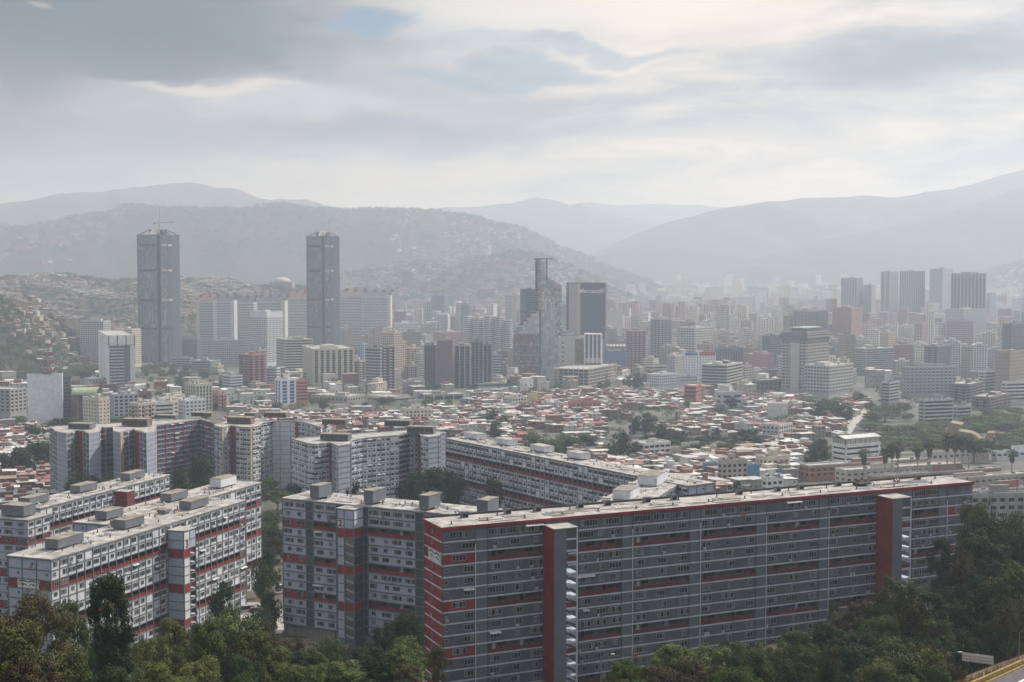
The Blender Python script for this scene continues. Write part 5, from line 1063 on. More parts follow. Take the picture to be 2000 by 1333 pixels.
# stadium like hall with white vaulted roof
r_, f_, z0_, z1_ = Bd('blue walled arena under a white ribbed vault', 1182, 1186, 1226, 688, 1880, 82, 'blank', (.09, .17, .32), name='arena', cat='arena', roofbox=0, side=30)
t = MB(); F = faces4(f_)[1]
for i in range(6):
    s0, s1 = F.L * i / 6, F.L * (i + 1) / 6; m_ = (s0 + s1) / 2
    for k in range(10):
        t0, t1 = k / 10, (k + 1) / 10; h = lambda q, s: 9 * math.sin(math.pi * min(1, q * .6 + .32)) + (2.2 if s else 0)
        for (a, b, ha, hb) in ((s0, m_, 0, 1), (m_, s1, 1, 0)): t.face([F.p(a, z1_ + h(t0, ha), -30 * t0), F.p(b, z1_ + h(t0, hb), -30 * t0), F.p(b, z1_ + h(t1, hb), -30 * t1), F.p(a, z1_ + h(t1, ha), -30 * t1)], 'white_panel')
t.build('roof', r_)
# dome and pavilion on the shack ridge
def dome(label, u, v, rpx, d, mat, name='dome'):
    x, y, z = at_depth(u, v, d); r = rpx / FPX * d; t = MB(); n = 20
    for k in range(6):
        a, b = k * math.pi / 12, (k + 1) * math.pi / 12
        for j in range(n): p, q = 2 * math.pi * j / n, 2 * math.pi * (j + 1) / n; t.face([(x + r * math.cos(a) * math.cos(p), y + r * math.cos(a) * math.sin(p), z + r * .55 * math.sin(a)), (x + r * math.cos(a) * math.cos(q), y + r * math.cos(a) * math.sin(q), z + r * .55 * math.sin(a)), (x + r * math.cos(b) * math.cos(q), y + r * math.cos(b) * math.sin(q), z + r * .55 * math.sin(b)), (x + r * math.cos(b) * math.cos(p), y + r * math.cos(b) * math.sin(p), z + r * .55 * math.sin(b))], mat)
    t.box(x - r * 1.3, y - r, z - 16, x + r * 1.3, y + r, z, 'concrete'); return tag(t.build(name, smooth=False), label, 'dome')
dome('white shallow dome on the hill between the glass towers', 551, 551, 17, 3150, 'concrete_pale')
x, y, z = at_depth(103, 548, 3200); t = MB(); t.box(x - 17, y - 10, z - 14, x + 12, y + 14, z + 10, 'tank_grey', ()); [t.bar((x + 4 + i * 4, y - 12, z - 14), (x + 4 + i * 4, y - 12, z + 9), .7, 'tank_grey') for i in range(6)]
for k in range(8): a, b = math.pi * k / 8, math.pi * (k + 1) / 8; t.face([(x + 4 - 19 * math.cos(a), y - 13, z + 10 + 6 * math.sin(a)), (x + 4 - 19 * math.cos(b), y - 13, z + 10 + 6 * math.sin(b)), (x + 4 - 19 * math.cos(b), y + 16, z + 10 + 6 * math.sin(b)), (x + 4 - 19 * math.cos(a), y + 16, z + 10 + 6 * math.sin(a))], 'roof_felt')
tag(t.build('hilltop_pavilion'), 'big arched roof pavilion standing on top of the shack hillside', 'pavilion')
# ------------------------------------------------------------------ naming many look-alikes apart
ORD = 'nearest second third fourth fifth sixth seventh eighth ninth tenth eleventh twelfth thirteenth fourteenth fifteenth sixteenth seventeenth eighteenth nineteenth twentieth'.split() + ['twenty-' + w for w in 'first second third fourth fifth sixth seventh eighth ninth'.split()] + ['thirtieth']
LM = [('red lattice mast', 88, 760), ('windowless white block', 85, 790), ('emblem topped office tower', 230, 700), ('left glass tower', 312, 640), ('right glass tower', 632, 640), ('red brick tower', 492, 730), ('cream pier slab', 640, 720), ('banded brown tower', 742, 725),
      ('dark pier towers', 890, 720), ('serrated white housing', 952, 670), ('unfinished skyscraper', 1050, 640), ('bank tower', 1146, 640), ('open concrete frame', 1142, 745), ('blue arena', 1204, 705), ('arena side brick tower', 1243, 690), ('grey turret tower', 1290, 670),
      ('cream top window office', 1357, 665), ('blue red banded block', 1367, 708), ('white banded brown office', 1411, 740), ('planted ministry tower', 1574, 715), ('gridded ministry wing', 1618, 745), ('terracotta tower', 1653, 645), ('wide gridded office', 1815, 750),
      ('dark ribbed crown tower', 1889, 590), ('hazy stepped tower', 1662, 580), ('hazy twin towers', 1780, 570), ('brown striped balcony block', 1847, 810), ('tan angular church', 1885, 850), ('white canopy building', 1675, 880), ('red roofed white hall', 1520, 845), ('white three storey house', 1273, 885),
      ('two-numbered block', 700, 1080), ('three-numbered block', 300, 1120), ('long grey block left end', 900, 1150), ('long grey block right end', 1850, 1080), ('long grey block middle', 1400, 1150), ('zigzag grey block', 210, 890), ('white red finned block', 520, 880), ('two red strip block', 740, 910), ('sloping white block', 1060, 900), ('pale parking ramp road', 1660, 815), ('motorway corner', 1960, 1300), ('left edge block', 30, 1080), ('row of palms', 1800, 880), ('big courtyard tree', 845, 930)]
DEFER = []
def describe_later(o, desc, u, v): DEFER.append((o, desc, u, v))
def resolve_labels():
    groups = {}
    for o, desc, u, v in DEFER:
        best = min(LM, key=lambda l: (l[1] - u) ** 2 + ((l[2] - v) * 1.6) ** 2); dx, dy = u - best[1], v - best[2]
        rel = ('right of' if dx > 0 else 'left of') if abs(dx) > abs(dy) * 1.2 else ('before' if dy > 0 else 'behind')
        groups.setdefault((desc, rel, best[0]), []).append((dx * dx + dy * dy, o))
    ED = ('', ' far out')
    for (desc, rel, lm), items in groups.items():
        items.sort(key=lambda t: t[0])
        for i, (_, o) in enumerate(items):
            o['label'] = '%s%s %s the %s' % ('' if len(items) == 1 else ORD[min(i, 29)] + ' ', desc, rel, lm)
rf = random.Random(77)
def blocked(u0, u1, vt, d, frac=.5):
    for (a, b, nv, nd) in NAMED:
        if u1 < a or u0 > b: continue
        if abs(nd - d) < 30: return True
        if d < nd:
            vb = HORV + FPX * 140 / nd
            if vt < nv + (vb - nv) * frac: return True
    return False
# ------------------------------------------------------------------ far apartment towers
def tower_mat(name, col, pitch=3.4, fh=3.0, frac=.5):
    m, t, b = new_mat(name); tcn = t.new('ShaderNodeTexCoord'); P = tcn.outputs['Object']; N = tcn.outputs['Normal']; x, y, z = t.sep(P); nx, ny, nz = t.sep(N)
    side = t.m('GREATER_THAN', t.m('ABSOLUTE', nx), .5); h = t.m('ADD', t.m('MULTIPLY', y, side), t.m('MULTIPLY', x, t.m('SUBTRACT', 1, side)))
    hx = t.m('FRACT', t.m('DIVIDE', t.m('ADD', h, 200), pitch)); hz = t.m('FRACT', t.m('DIVIDE', t.m('ADD', z, 300), fh))
    w = t.m('MULTIPLY', t.m('MULTIPLY', t.m('GREATER_THAN', hx, .5 - frac / 2), t.m('LESS_THAN', hx, .5 + frac / 2)), t.m('MULTIPLY', t.m('GREATER_THAN', hz, .3), t.m('LESS_THAN', hz, .8)))
    w = t.m('MULTIPLY', w, t.m('LESS_THAN', t.m('ABSOLUTE', nz), .5))
    oi = t.new('ShaderNodeObjectInfo').outputs['Random']; hv = t.new('ShaderNodeHueSaturation'); hv.inputs['Color'].default_value = col + (1,)
    t.put(hv.inputs['Value'], t.m('ADD', t.m('MULTIPLY', oi, .6), .7)); t.put(hv.inputs['Hue'], t.m('ADD', t.m('MULTIPLY', t.m('FRACT', t.m('MULTIPLY', oi, 9.7)), .06), .47))
    n = t.noise(t.new('ShaderNodeNewGeometry').outputs['Position'], .15, 4, .6); c = t.mix(t.m('MULTIPLY', t.ramp(n, .5, .75), .3), hv.outputs[0], (.12, .11, .1, 1))
    t.put(b.inputs['Base Color'], t.mix(w, c, (.05, .055, .065, 1))); b.inputs['Roughness'].default_value = .8
TCOL = [('cream', (.54, .49, .41)), ('white', (.62, .60, .58)), ('pinkish', (.48, .37, .33)), ('grey', (.40, .39, .39)), ('brown', (.32, .22, .18)), ('tan', (.46, .40, .33))]
for nm, c in TCOL: tower_mat('facade_' + nm, c, rf.uniform(3, 4.2), 3.0, rf.uniform(.4, .7))
def tower_template(nm, seed, h):
    r = random.Random(seed); mb = MB(); m_ = 'facade_' + nm; w, dp = r.uniform(14, 24), r.uniform(13, 20); kind = r.randrange(4); mb.box(-w / 2, -dp / 2, 0, w / 2, dp / 2, h, m_)
    if kind == 0: mb.box(-w / 2 - 2.5, -dp / 4, 0, w / 2 + 2.5, dp / 4, h - 1.5, m_)
    if kind == 1: mb.box(-w / 4, -dp / 2 - 2.5, 0, w / 4, dp / 2 + 2.5, h - 1, m_)
    if kind in (2, 3):
        for k in range(int(h / 3)): mb.box(-w * .38, -dp / 2 - 1.3, k * 3 + 1, -w * .08, dp / 2 + 1.3, k * 3 + 1.9, m_); mb.box(w * .1, -dp / 2 - 1.3, k * 3 + 1, w * .4, dp / 2 + 1.3, k * 3 + 1.9, m_)
    if kind == 3: mb.box(-1.4, -dp / 2 - 1.6, 0, 1.4, dp / 2 + 1.6, h + 2, pm((.3, .27, .24)))
    mb.box(-w / 2 - .2, -dp / 2 - .2, h - .1, w / 2 + .2, dp / 2 + .2, h + .9, 'roof_felt')
    rb = MB(); rb.box(-w * .22, -dp * .25, h + .9, w * .15, dp * .2, h + 4.4, m_); rb.box(w * .2, 0, h + .9, w * .34, dp * .15, h + 2.6, 'tank_grey')
    for q in range(3): rb.box(w * (-.4 + .3 * q), -dp * .42, h + .9, w * (-.4 + .3 * q) + 1.2, -dp * .42 + 1.2, h + 2, 'metal_dark')
    return mb.mesh('wall'), rb.mesh('roof_room'), w, dp, mb
TT = []
for i in range(30):
    nm, _ = TCOL[i % 6]; h = (30, 42, 54, 66, 84)[i // 6]; TT.append((nm, h) + tower_template(nm, i + 5, h))
cells = {}
def far_ok(x, y, r=26):
    k = (int(x // 30), int(y // 30))
    for i in (-1, 0, 1):
        for j in (-1, 0, 1):
            for (a, b) in cells.get((k[0] + i, k[1] + j), ()):
                if (a - x) ** 2 + (b - y) ** 2 < r * r: return False
    cells.setdefault(k, []).append((x, y)); return True
cand = []; tries = 0
while len(cand) < 2100 and tries < 90000:
    tries += 1; d = 1680 + 4800 * rf.random() ** 1.25; u = rf.uniform(770, 2060 if rf.random() < .88 else 2400)
    if u < 1180 and d > 4200: continue
    T = rf.choice(TT); h = T[1]
    if d < 2400 and h > 60: continue
    x = XU(u, d); z = ground_z(x, d); ut, vt = UV(x, d, z + h); hw = T[4] / 2 / d * FPX
    if blocked(u - hw, u + hw, vt, d, .42): continue
    if not far_ok(x, d, 19): continue
    cand.append((d, u, x, z, T, vt, rf.choice((20, 25, 30, 65, 70)) + rf.uniform(-4, 4), rf.uniform(.85, 1.15)))
# a denser wooded-in left fringe
for _ in range(90):
    d = rf.uniform(2300, 3300); u = rf.uniform(660, 800); T = rf.choice(TT[:18]); x = XU(u, d); z = ground_z(x, d); ut, vt = UV(x, d, z + T[1])
    if blocked(u - 8, u + 8, vt, d, .4) or not far_ok(x, d, 26): continue
    cand.append((d, u, x, z, T, vt, 25, 1))
cand.sort(key=lambda c: c[0]); rest = MB()
for i, (d, u, x, z, T, vt, rot, s) in enumerate(cand):
    nm, h, me, mr, w, dp, mb = T
    if i < 290:
        o = thing('apartment_tower', None, 'apartment tower', (x, d, z - 2), 'apartment towers filling the valley'); o.rotation_euler.z = R(rot); o.scale = (1, 1, s)
        for nn, mm in (('wall', me), ('roof_room', mr)): c = bpy.data.objects.new(nn, mm); COL.objects.link(c); c.parent = o
        describe_later(o, ('tall ' if h > 50 else 'low ' if h < 35 else 'mid height ') + nm + ' apartment tower', u, (vt + 640) / 2)
    else: rest.add(mb, (x, d, z - 2), R(rot), (1, 1, s))
tag(rest.build('distant_towers'), 'mass of hazy apartment towers beyond the nearer ones', kind='stuff')
# ------------------------------------------------------------------ distant town: small boxes on valley floor and up to the horizon haze
tower_mat('facade_far', (.42, .40, .38), 4, 3.2, .5)
mb = MB()
for _ in range(9000):
    d = 3800 + 9500 * rf.random() ** 1.3; u = rf.uniform(1120, 2350) if rf.random() < .9 else rf.uniform(1000, 1200)
    x = XU(u, d); z = ground_z(x, d) - 3; w, l, h = rf.uniform(12, 45), rf.uniform(12, 30), rf.choice((12, 20, 30, 45, 60, 80, 105)) * rf.uniform(.7, 1.2)
    if u < 1290 and d < 5200: continue
    if d > 4400 and u < 1700 and rf.random() < .04: h = rf.uniform(120, 165); w = rf.uniform(16, 30)
    mb.box(x - w / 2, d - l / 2, z, x + w / 2, d + l / 2, z + h, rf.choice(('facade_far', 'facade_cream', 'facade_white', 'facade_grey')))
tag(mb.build('distant_town'), 'faint town on the valley floor fading into haze', kind='stuff')
# ------------------------------------------------------------------ low and mid-rise buildings
paint('tin_bright', (.58, .56, .53), .18, .5, .3, streak=False, rnd=.5); paint('tin_grey', (.40, .39, .38), .3, .5, .4, streak=False, rnd=.4); paint('tin_rust', (.27, .19, .15), .35, .8, .6, streak=False, rnd=.4); paint('clay_roof', (.30, .14, .11), .2, .8, streak=False, rnd=.3)
paint('shack_brick', (.23, .13, .105), .25, rnd=.4, damt=.5); paint('shack_grey', (.25, .23, .21), .25, rnd=.4, damt=.5); paint('shack_cream', (.45, .41, .34), .2, rnd=.3, damt=.5); paint('shack_white', (.58, .57, .55), .15, rnd=.3, damt=.4); paint('shack_blue', (.12, .22, .36), .2); paint('tank_blue', (.04, .12, .30), streak=False)
WMAT = [('brick', 'shack_brick'), ('brick', 'shack_brick'), ('grey', 'shack_grey'), ('cream', 'shack_cream'), ('white', 'shack_white'), ('brick', 'shack_brick')]
RMAT = [('pale tin', 'tin_bright'), ('pale tin', 'tin_bright'), ('grey tin', 'tin_grey'), ('rusty', 'tin_rust'), ('pale tin', 'tin_bright'), ('grey tin', 'tin_grey'), ('clay', 'clay_roof')]
def house_template(seed, wm, rm, big=False):
    r = random.Random(seed); w, dp = r.uniform(6, 13) * (1.5 if big else 1), r.uniform(6, 9) * (1.2 if big else 1); h = r.choice((3, 3.2, 5.8, 6, 8.4)) + (2.5 if big else 0); tl = r.uniform(-.4, .7)
    wl = MB(); wl.hexa([(-w / 2, -dp / 2, -3), (w / 2, -dp / 2, -3), (w / 2, dp / 2, -3), (-w / 2, dp / 2, -3), (-w / 2, -dp / 2, h), (w / 2, -dp / 2, h), (w / 2, dp / 2, h + tl), (-w / 2, dp / 2, h + tl)], wm)
    nf = max(1, int(h / 2.8))
    for k in range(nf):
        n = max(1, int(w / 3.2))
        for i in range(n):
            if r.random() < .8: a = -w / 2 + (i + .5) * w / n; wl.box(a - .5, -dp / 2 - .05, k * 2.8 + 1, a + .5, -dp / 2 + .02, k * 2.8 + 2.1, 'pane_dark')
        for sx in (-1, 1):
            for a in (-dp / 4, dp / 4):
                if r.random() < .6: wl.box(sx * w / 2 - .04, a - .5, k * 2.8 + 1, sx * w / 2 + .04, a + .5, k * 2.8 + 2.1, 'pane_dark')
        if k: wl.box(-w / 2 - .1, -dp / 2 - .12, k * 2.8 - .1, w / 2 + .1, -dp / 2, k * 2.8 + .12, 'concrete')
    if r.random() < .4: a = r.uniform(-w / 4, w / 4); wl.box(a - w / 5, -dp / 5, h, a + w / 5, dp / 2 - .2, h + 2.5, r.choice((wm, 'shack_brick')))
    rf_ = MB(); o = r.uniform(.25, .7); 
    if rm == 'clay_roof': 
        rf_.hexa([(-w / 2 - o, -dp / 2 - o, h), (w / 2 + o, -dp / 2 - o, h), (w / 2 + o, dp / 2 + o, h), (-w / 2 - o, dp / 2 + o, h), (-w / 2 - o, -.1, h + 1.7), (w / 2 + o, -.1, h + 1.7), (w / 2 + o, .1, h + 1.7), (-w / 2 - o, .1, h + 1.7)], rm)
    else:
        n = r.choice((1, 2, 2)); x0 = -w / 2 - o
        for i in range(n):
            x1 = x0 + (w + 2 * o) / n; dz = r.uniform(0, .5) + .02; mt = rm if i == 0 else r.choice(('tin_bright', 'tin_grey', rm, 'roof_dirty'))
            rf_.hexa([(x0, -dp / 2 - o, h + dz), (x1, -dp / 2 - o, h + dz), (x1, dp / 2 + o, h + dz + tl), (x0, dp / 2 + o, h + dz + tl), (x0, -dp / 2 - o, h + dz + .13), (x1, -dp / 2 - o, h + dz + .13), (x1, dp / 2 + o, h + dz + tl + .13), (x0, dp / 2 + o, h + dz + tl + .13)], mt); x0 = x1 + .05
    if r.random() < .35: a = r.uniform(-w / 3, w / 3); rf_.tube([(a, 0, h + .8), (a, 0, h + 2.2)], [.6, .6], r.choice(('tank_blue', 'shack_white', 'tank_grey', 'shack_white')), 8)
    return wl, rf_
HT = []
for i in range(42):
    (wn, wm), (rn, rm) = WMAT[i % 6], (RMAT[6] if i in (5, 14, 22, 33) else RMAT[(i * 5 + i // 6) % 6]); wl, r_ = house_template(i + 300, wm, rm); HT.append((wn, rn, wl, r_, wl.mesh('wall'), r_.mesh('roof')))
BT = []
for i in range(18):
    (wn, wm), (rn, rm) = [('cream', 'shack_cream'), ('white', 'shack_white'), ('grey', 'shack_grey'), ('brick', 'shack_brick'), ('white', 'shack_white')][i % 5], RMAT[i % 5]; wl, r_ = house_template(i + 600, wm, rm, True); BT.append((wn, rn, wl, r_, wl.mesh('wall'), r_.mesh('roof')))
def inpoly(u, v, P):
    c = False
    for (a, b), (e, f) in zip(P, P[1:] + P[:1]):
        if (b > v) != (f > v) and u < (e - a) * (v - b) / (f - b) + a: c = not c
    return c
BARRIO = [[(880, 800), (960, 782), (1100, 772), (1300, 772), (1560, 790), (1650, 840), (1630, 885), (1545, 915), (1545, 960), (1350, 1000), (1240, 935), (1100, 905), (1000, 890), (880, 862)],
          [(430, 800), (600, 812), (880, 800), (880, 862), (760, 850), (640, 850), (430, 838)], [(-60, 845), (60, 838), (120, 850), (112, 930), (112, 1010), (60, 1000), (-60, 1010)], [(1640, 775), (1700, 790), (1640, 830)]]
GREEN = [(920, 975, 850, 905), (1020, 1110, 845, 900), (1175, 1290, 820, 900), (1230, 1330, 800, 840), (1290, 1440, 855, 905), (1435, 1490, 850, 890), (1575, 1640, 855, 925)]
ROADSIDE = []
hs = []; ca, sa = math.cos(R(22)), math.sin(R(22))
for i in range(-100, 100):
    for j in range(-11, 162):
        gx, gy = i * 10.4 + rf.uniform(-2, 2), 500 + j * 9.8 + rf.uniform(-1.6, 1.6)
        x, y = gx * ca - (gy - 900) * sa, 900 + gx * sa + (gy - 900) * ca
        if not 480 < y < 1640: continue
        if i % 7 == 0 or j % 9 == 0:
            if rf.random() < .75: continue
        z = ground_z(x, y); u, v = UV(x, y, z)
        if not any(inpoly(u, v, P) for P in BARRIO) or rf.random() < .05: continue
        if any(a < u < b and c < v < e for a, b, c, e in GREEN): continue
        if blocked(u - 8, u + 8, v - 14, y, .85): continue
        hs.append((y, u, v, x, z))
hs.sort(); rest = MB(); cnt = 0
for k, (y, u, v, x, z) in enumerate(hs):
    T = rf.choice(HT) if not (u > 1330 and v > 900 or rf.random() < .06) else rf.choice(BT); rot = R(22 + rf.choice((0, 0, 90, 180, 5, -5))); wn, rn, wl, r_, mw, mr = T
    if k < 290 and not (u < 0 or u > 2000):
        o = thing('brick_house' if wn == 'brick' else 'house', None, 'house', (x, y, z), 'houses of the low shanty quarter'); o.rotation_euler.z = rot
        for nn, mm in (('wall', mw), ('roof', mr)): c = bpy.data.objects.new(nn, mm); COL.objects.link(c); c.parent = o
        describe_later(o, '%s %s house, %s roof' % (('one storey', 'two storey', 'three storey')[min(2, int(max(p[2] for p in wl.v) / 3.1) - 0 if max(p[2] for p in wl.v) < 9 else 2)], wn, rn), u, v)
    else: rest.add(wl, (x, y, z), rot); rest.add(r_, (x, y, z), rot)
tag(rest.build('shanty_quarter'), 'smaller shanty houses behind the nearer ones', kind='stuff')
print('HOUSES', len(hs), 'TOWERS', len(cand))
# mid-rise town between
mid = []
for _ in range(6000):
    if len(mid) >= 290: break
    if rf.random() < .55: u, d = rf.uniform(700, 2040), rf.uniform(1300, 1900)
    else: u, d = rf.uniform(-40, 760), rf.uniform(1060, 1750)
    x = XU(u, d); z = ground_z(x, d); ug, vg = UV(x, d, z)
    if any(inpoly(ug, vg, P) for P in BARRIO) or (230 < u < 430 and vg < 765) or (u < 200 and vg < 755) or (1590 < u < 1760 and vg > 760): continue
    if u > 1600 and d < 1400: continue
    if blocked(u - 10, u + 10, UV(x, d, z + 12)[1], d, .62) or not far_ok(x, d, 19): continue
    mid.append((d, u, vg, x, z))
mid.sort()
for d, u, v, x, z in mid:
    wn, rn, wl, r_, mw, mr = rf.choice(BT); o = thing('low_building', None, 'low building', (x, d, z), 'low buildings between the towers'); o.rotation_euler.z = R(rf.choice((20, 25, 65, 110))); o.scale = (1.25, 1.25, rf.uniform(.9, 2.0))
    for nn, mm in (('wall', mw), ('roof', mr)): c = bpy.data.objects.new(nn, mm); COL.objects.link(c); c.parent = o
    describe_later(o, '%s %s building, %s roof' % ('taller' if o.scale[2] > 1.45 else 'low', wn, rn), u, v)
# ------------------------------------------------------------------ shacks all over the hillsides
def hill_shacks(hname, n, t0, t1, dens, s0, name, label, amin=0, amax=1):
    mb = MB(); k = 0; tr = 0
    while k < n and tr < n * 8:
        tr += 1; a = rf.uniform(amin, amax); tt = rf.uniform(t0, t1)
        x, y, z = hill_z(hname, a, tt)
        if fbm(np.float64(x / 90.), np.float64(y / 130.), 3, 4) < dens + .12 * vnoise(np.float64(x / 320.), np.float64(y / 420.), 8) - .03: continue
        u, v = UV(x, y, z)
        if not (-60 < u < 2060): continue
        s = s0 * rf.uniform(.7, 1.4); w, l, h = 5 * s, 5 * s, rf.choice((3, 5, 6)) * s * .8
        wm = rf.choice(('shack_brick', 'shack_brick', 'shack_grey', 'shack_cream', 'shack_brick')); rt = R(rf.uniform(0, 90)); c_, s_ = math.cos(rt), math.sin(rt)
        q = [(x + c_ * a_ - s_ * b_, y + s_ * a_ + c_ * b_) for a_, b_ in ((-w, -l), (w, -l), (w, l), (-w, l))]
        mb.hexa([(p[0], p[1], z - 4) for p in q] + [(p[0], p[1], z + h) for p in q], wm, (0, 1))
        q = [(x + (p[0] - x) * 1.08, y + (p[1] - y) * 1.08) for p in q]; e = rf.uniform(.2, .9)
        mb.face([(q[0][0], q[0][1], z + h), (q[1][0], q[1][1], z + h), (q[2][0], q[2][1], z + h + e), (q[3][0], q[3][1], z + h + e)], rf.choice(('tin_bright', 'tin_grey', 'tin_rust', 'tin_grey', 'roof_dirty')))
        mb.box(x - w * .5, y - l - .6, z + h * .25, x - w * .1, y - l + .5, z + h * .6, 'pane_dark', (0, 1)); k += 1
    return tag(mb.build(name), label, kind='stuff')
hill_shacks('town', 5200, .04, 1.02, .40, 1.0, 'hillside_shacks', 'thousands of brick shacks stacked up the nearer hillside')
hill_shacks('scrub', 150, .8, 1.3, .35, .75, 'hillside_shacks', 'shacks trailing down the shoulder of the scrub hill', .55, 1)
hill_shacks('spur', 2600, .1, 1.02, .42, 1.5, 'hillside_shacks', 'pale shacks scattered over the central spur')
hill_shacks('ridge', 3000, .3, 1.0, .50, 1.9, 'hillside_shacks', 'faint shacks climbing the left part of the long ridge', .02, .42)
hill_shacks('ridge', 900, .2, .95, .50, 1.9, 'hillside_shacks', 'faint shacks at the right tail of the long ridge', .72, .98)
hill_shacks('near_right', 500, .2, 1.0, .42, 1.6, 'hillside_shacks', 'pale shacks on the slope at the right edge')
# aerials on the ridge
for i, (u, h) in enumerate(((378, 9), (388, 6), (396, 10), (404, 13), (414, 14), (420, 9), (430, 7), (558, 16))):
    x, y, z = at_depth(u, 410, 8200); t = MB(); t.bar((x, y, z - 16), (x, y, z + h * 3), 1.2, 'metal_dark'); t.box(x - 1.6, y - 1.6, z - 14, x + 1.6, y + 1.6, z - 4, 'concrete'); o = t.build('radio_mast')
    tag(o, ['first radio mast from the left on the long ridge', 'second radio mast from the left on the ridge', 'third radio mast from the left on the ridge', 'fourth radio mast from the left on the ridge', 'tallest radio mast in the ridge cluster', 'sixth radio mast from the left on the ridge', 'last radio mast of the ridge cluster', 'lone radio mast on the rounded ridge peak'][i], 'mast', 'radio masts on the ridge')
# ------------------------------------------------------------------ named low buildings around the shanties
gr_ = 'long flat roofed row buildings'
for i, (a, c, b, v, d, w) in enumerate(((1565, 1583, 1815, 912, 755, (.27, .12, .09)), (1634, 1655, 1880, 921, 735, (.44, .41, .36)), (1697, 1712, 1960, 932, 715, (.25, .13, .1)), (1755, 1775, 2020, 943, 700, (.3, .26, .23)), (1893, 1900, 2080, 962, 655, (.27, .12, .09)))):
    Bd(('long brick row building with a white gable, topmost of the flat roofed rows', 'cream row building with a white gable second from the top', 'third row building from the top with brick walls', 'fourth row building from the top, roof mostly seen', 'lowest brick row building right of the long grey block')[i],
       a, c, b, v, d, 69, 'punch', w, 'pane_dark', 3.0, 'row_building', 'row building', 4.5, roofbox=1, group=gr_, wfrac=.5, hfrac=.4, head=.6, second=(.42, .4, .37))
Bd('grey concrete apartment row at the right edge below the brick row', 1899, 1901, 2060, 968, 480, 84, 'grid', (.24, .24, .24), 'pane_dark', 2.9, 'apartment_row', 'apartment block', 3.6, roofbox=1, wfrac=.6, second=(.28, .28, .27))
Bd('long pale flat roof behind the row of palms', 1690, 1700, 1900, 893, 812, 69, 'punch', (.42, .38, .33), 'pane_dark', 3.0, 'row_building', 'row building', 4.5, roofbox=0, group=gr_, wfrac=.5)
Bd('pale blue and white terrace of houses right of the palms', 1940, 1950, 2060, 884, 850, 70, 'grid', (.5, .55, .6), 'pane_dark', 3.0, 'row_building', 'row building', 4.5, roofbox=2, group=gr_)
Bd('cream flat roofed building under the tan angular church', 1822, 1832, 1935, 880, 840, 70, 'punch', (.46, .42, .35), 'pane_dark', 3.0, 'row_building', 'row building', 4.5, roofbox=0, group=gr_)
r_, f_, z0_, z1_ = Bd('white school like building with a big canopy roof on the terrace', 1629, 1654, 1721, 874, 800, 62, 'bands', (.62, .62, .64), 'pane_dark', 3.4, 'canopy_building', 'building', roofbox=0, second=(.66, .66, .68), hfrac=.4, head=.3, proud=.8)
cx = sum(p[0] for p in f_) / 4; cy = sum(p[1] for p in f_) / 4; big = [(cx + (p[0] - cx) * 1.06, cy + (p[1] - cy) * 1.06) for p in f_]; t = MB()
m0 = ((big[0][0] + big[1][0]) / 2, (big[0][1] + big[1][1]) / 2); m1 = ((big[2][0] + big[3][0]) / 2, (big[2][1] + big[3][1]) / 2)
for (a, b, c, e) in ((big[0], m0, m1, big[3]), (m0, big[1], big[2], m1)):
    hz = lambda p: z1_ + (6.4 if p in (m0, m1) else 5.0); t.hexa([(p[0], p[1], hz(p)) for p in (a, b, c, e)] + [(p[0], p[1], hz(p) + .3) for p in (a, b, c, e)], 'tin_bright')
for F in faces4(f_):
    for q in range(8): F.box(t, q * F.L / 7 - .12, q * F.L / 7 + .12, z1_, z1_ + 5.2, -.3, 0, 'metal_dark')
    F.box(t, 0, F.L, z1_ + 1.8, z1_ + 5.1, -.2, -.16, pm((.36, .35, .28)))
t.build('canopy_roof', r_)
Bd('white three storey house with a flat canopy left of the sloping block roofs', 1236, 1258, 1310, 868, 830, 62, 'grid', (.5, .48, .46), 'pane_dark', 3.2, 'house', 'house', 4.5, roofbox=1, wfrac=.8, second=(.55, .53, .5))
Bd('long cream wall building right of the white three storey house', 1306, 1310, 1400, 876, 860, 82, 'punch', (.46, .42, .36), 'pane_dark', 3.6, 'low_building', 'building', 5, roofbox=2, wfrac=.25, hfrac=.3)
Bd('white hall with a red hipped roof in the shanties', 1491, 1522, 1549, 832, 950, 40, 'grid', (.4, .38, .38), 'pane_dark', 3.2, 'hall', 'hall', 3.5, roofbox=0, roof='clay_roof')
Bd('grey derelict apartment block full of openings behind the long roof', 1404, 1412, 1462, 902, 700, 70, 'punch', (.3, .27, .24), 'void', 2.9, 'derelict_block', 'apartment block', 3.4, wfrac=.55, hfrac=.5)
Bd('cream apartment block right of the derelict grey one', 1478, 1500, 1545, 895, 760, 62, 'punch', (.46, .42, .34), 'pane_dark', 3.0, 'apartment_block', 'apartment block', 4, wfrac=.4)
Bd('blue walled shed under a white roof', 1375, 1380, 1406, 908, 740, 70, 'blank', (.09, .18, .30), roofbox=0, name='shed', cat='shed', roof='tin_bright')
Bd('second blue shed beside the derelict grey block', 1455, 1458, 1486, 912, 720, 75, 'blank', (.08, .20, .32), roofbox=0, name='shed', cat='shed', roof='tin_grey')
Bd('long hall with a rust red roof behind the cream block', 1466, 1470, 1592, 868, 900, 84, 'bands', (.3, .27, .25), 'pane_dark', 4, 'hall', 'hall', roofbox=0, roof='tin_rust', second=(.3, .16, .12))
Bd('brick house with white tin roof beside the pale running roof', 1354, 1366, 1400, 945, 590, 60, 'punch', (.28, .13, .1), 'pane_dark', 3, 'brick_house', 'house', 4, roofbox=1, roof='tin_bright')
Bd('white canopy house in front of the cream row building', 1490, 1500, 1532, 935, 640, 62, 'punch', (.55, .55, .53), 'pane_dark', 3, 'house', 'house', 4, roofbox=1, roof='tin_bright')
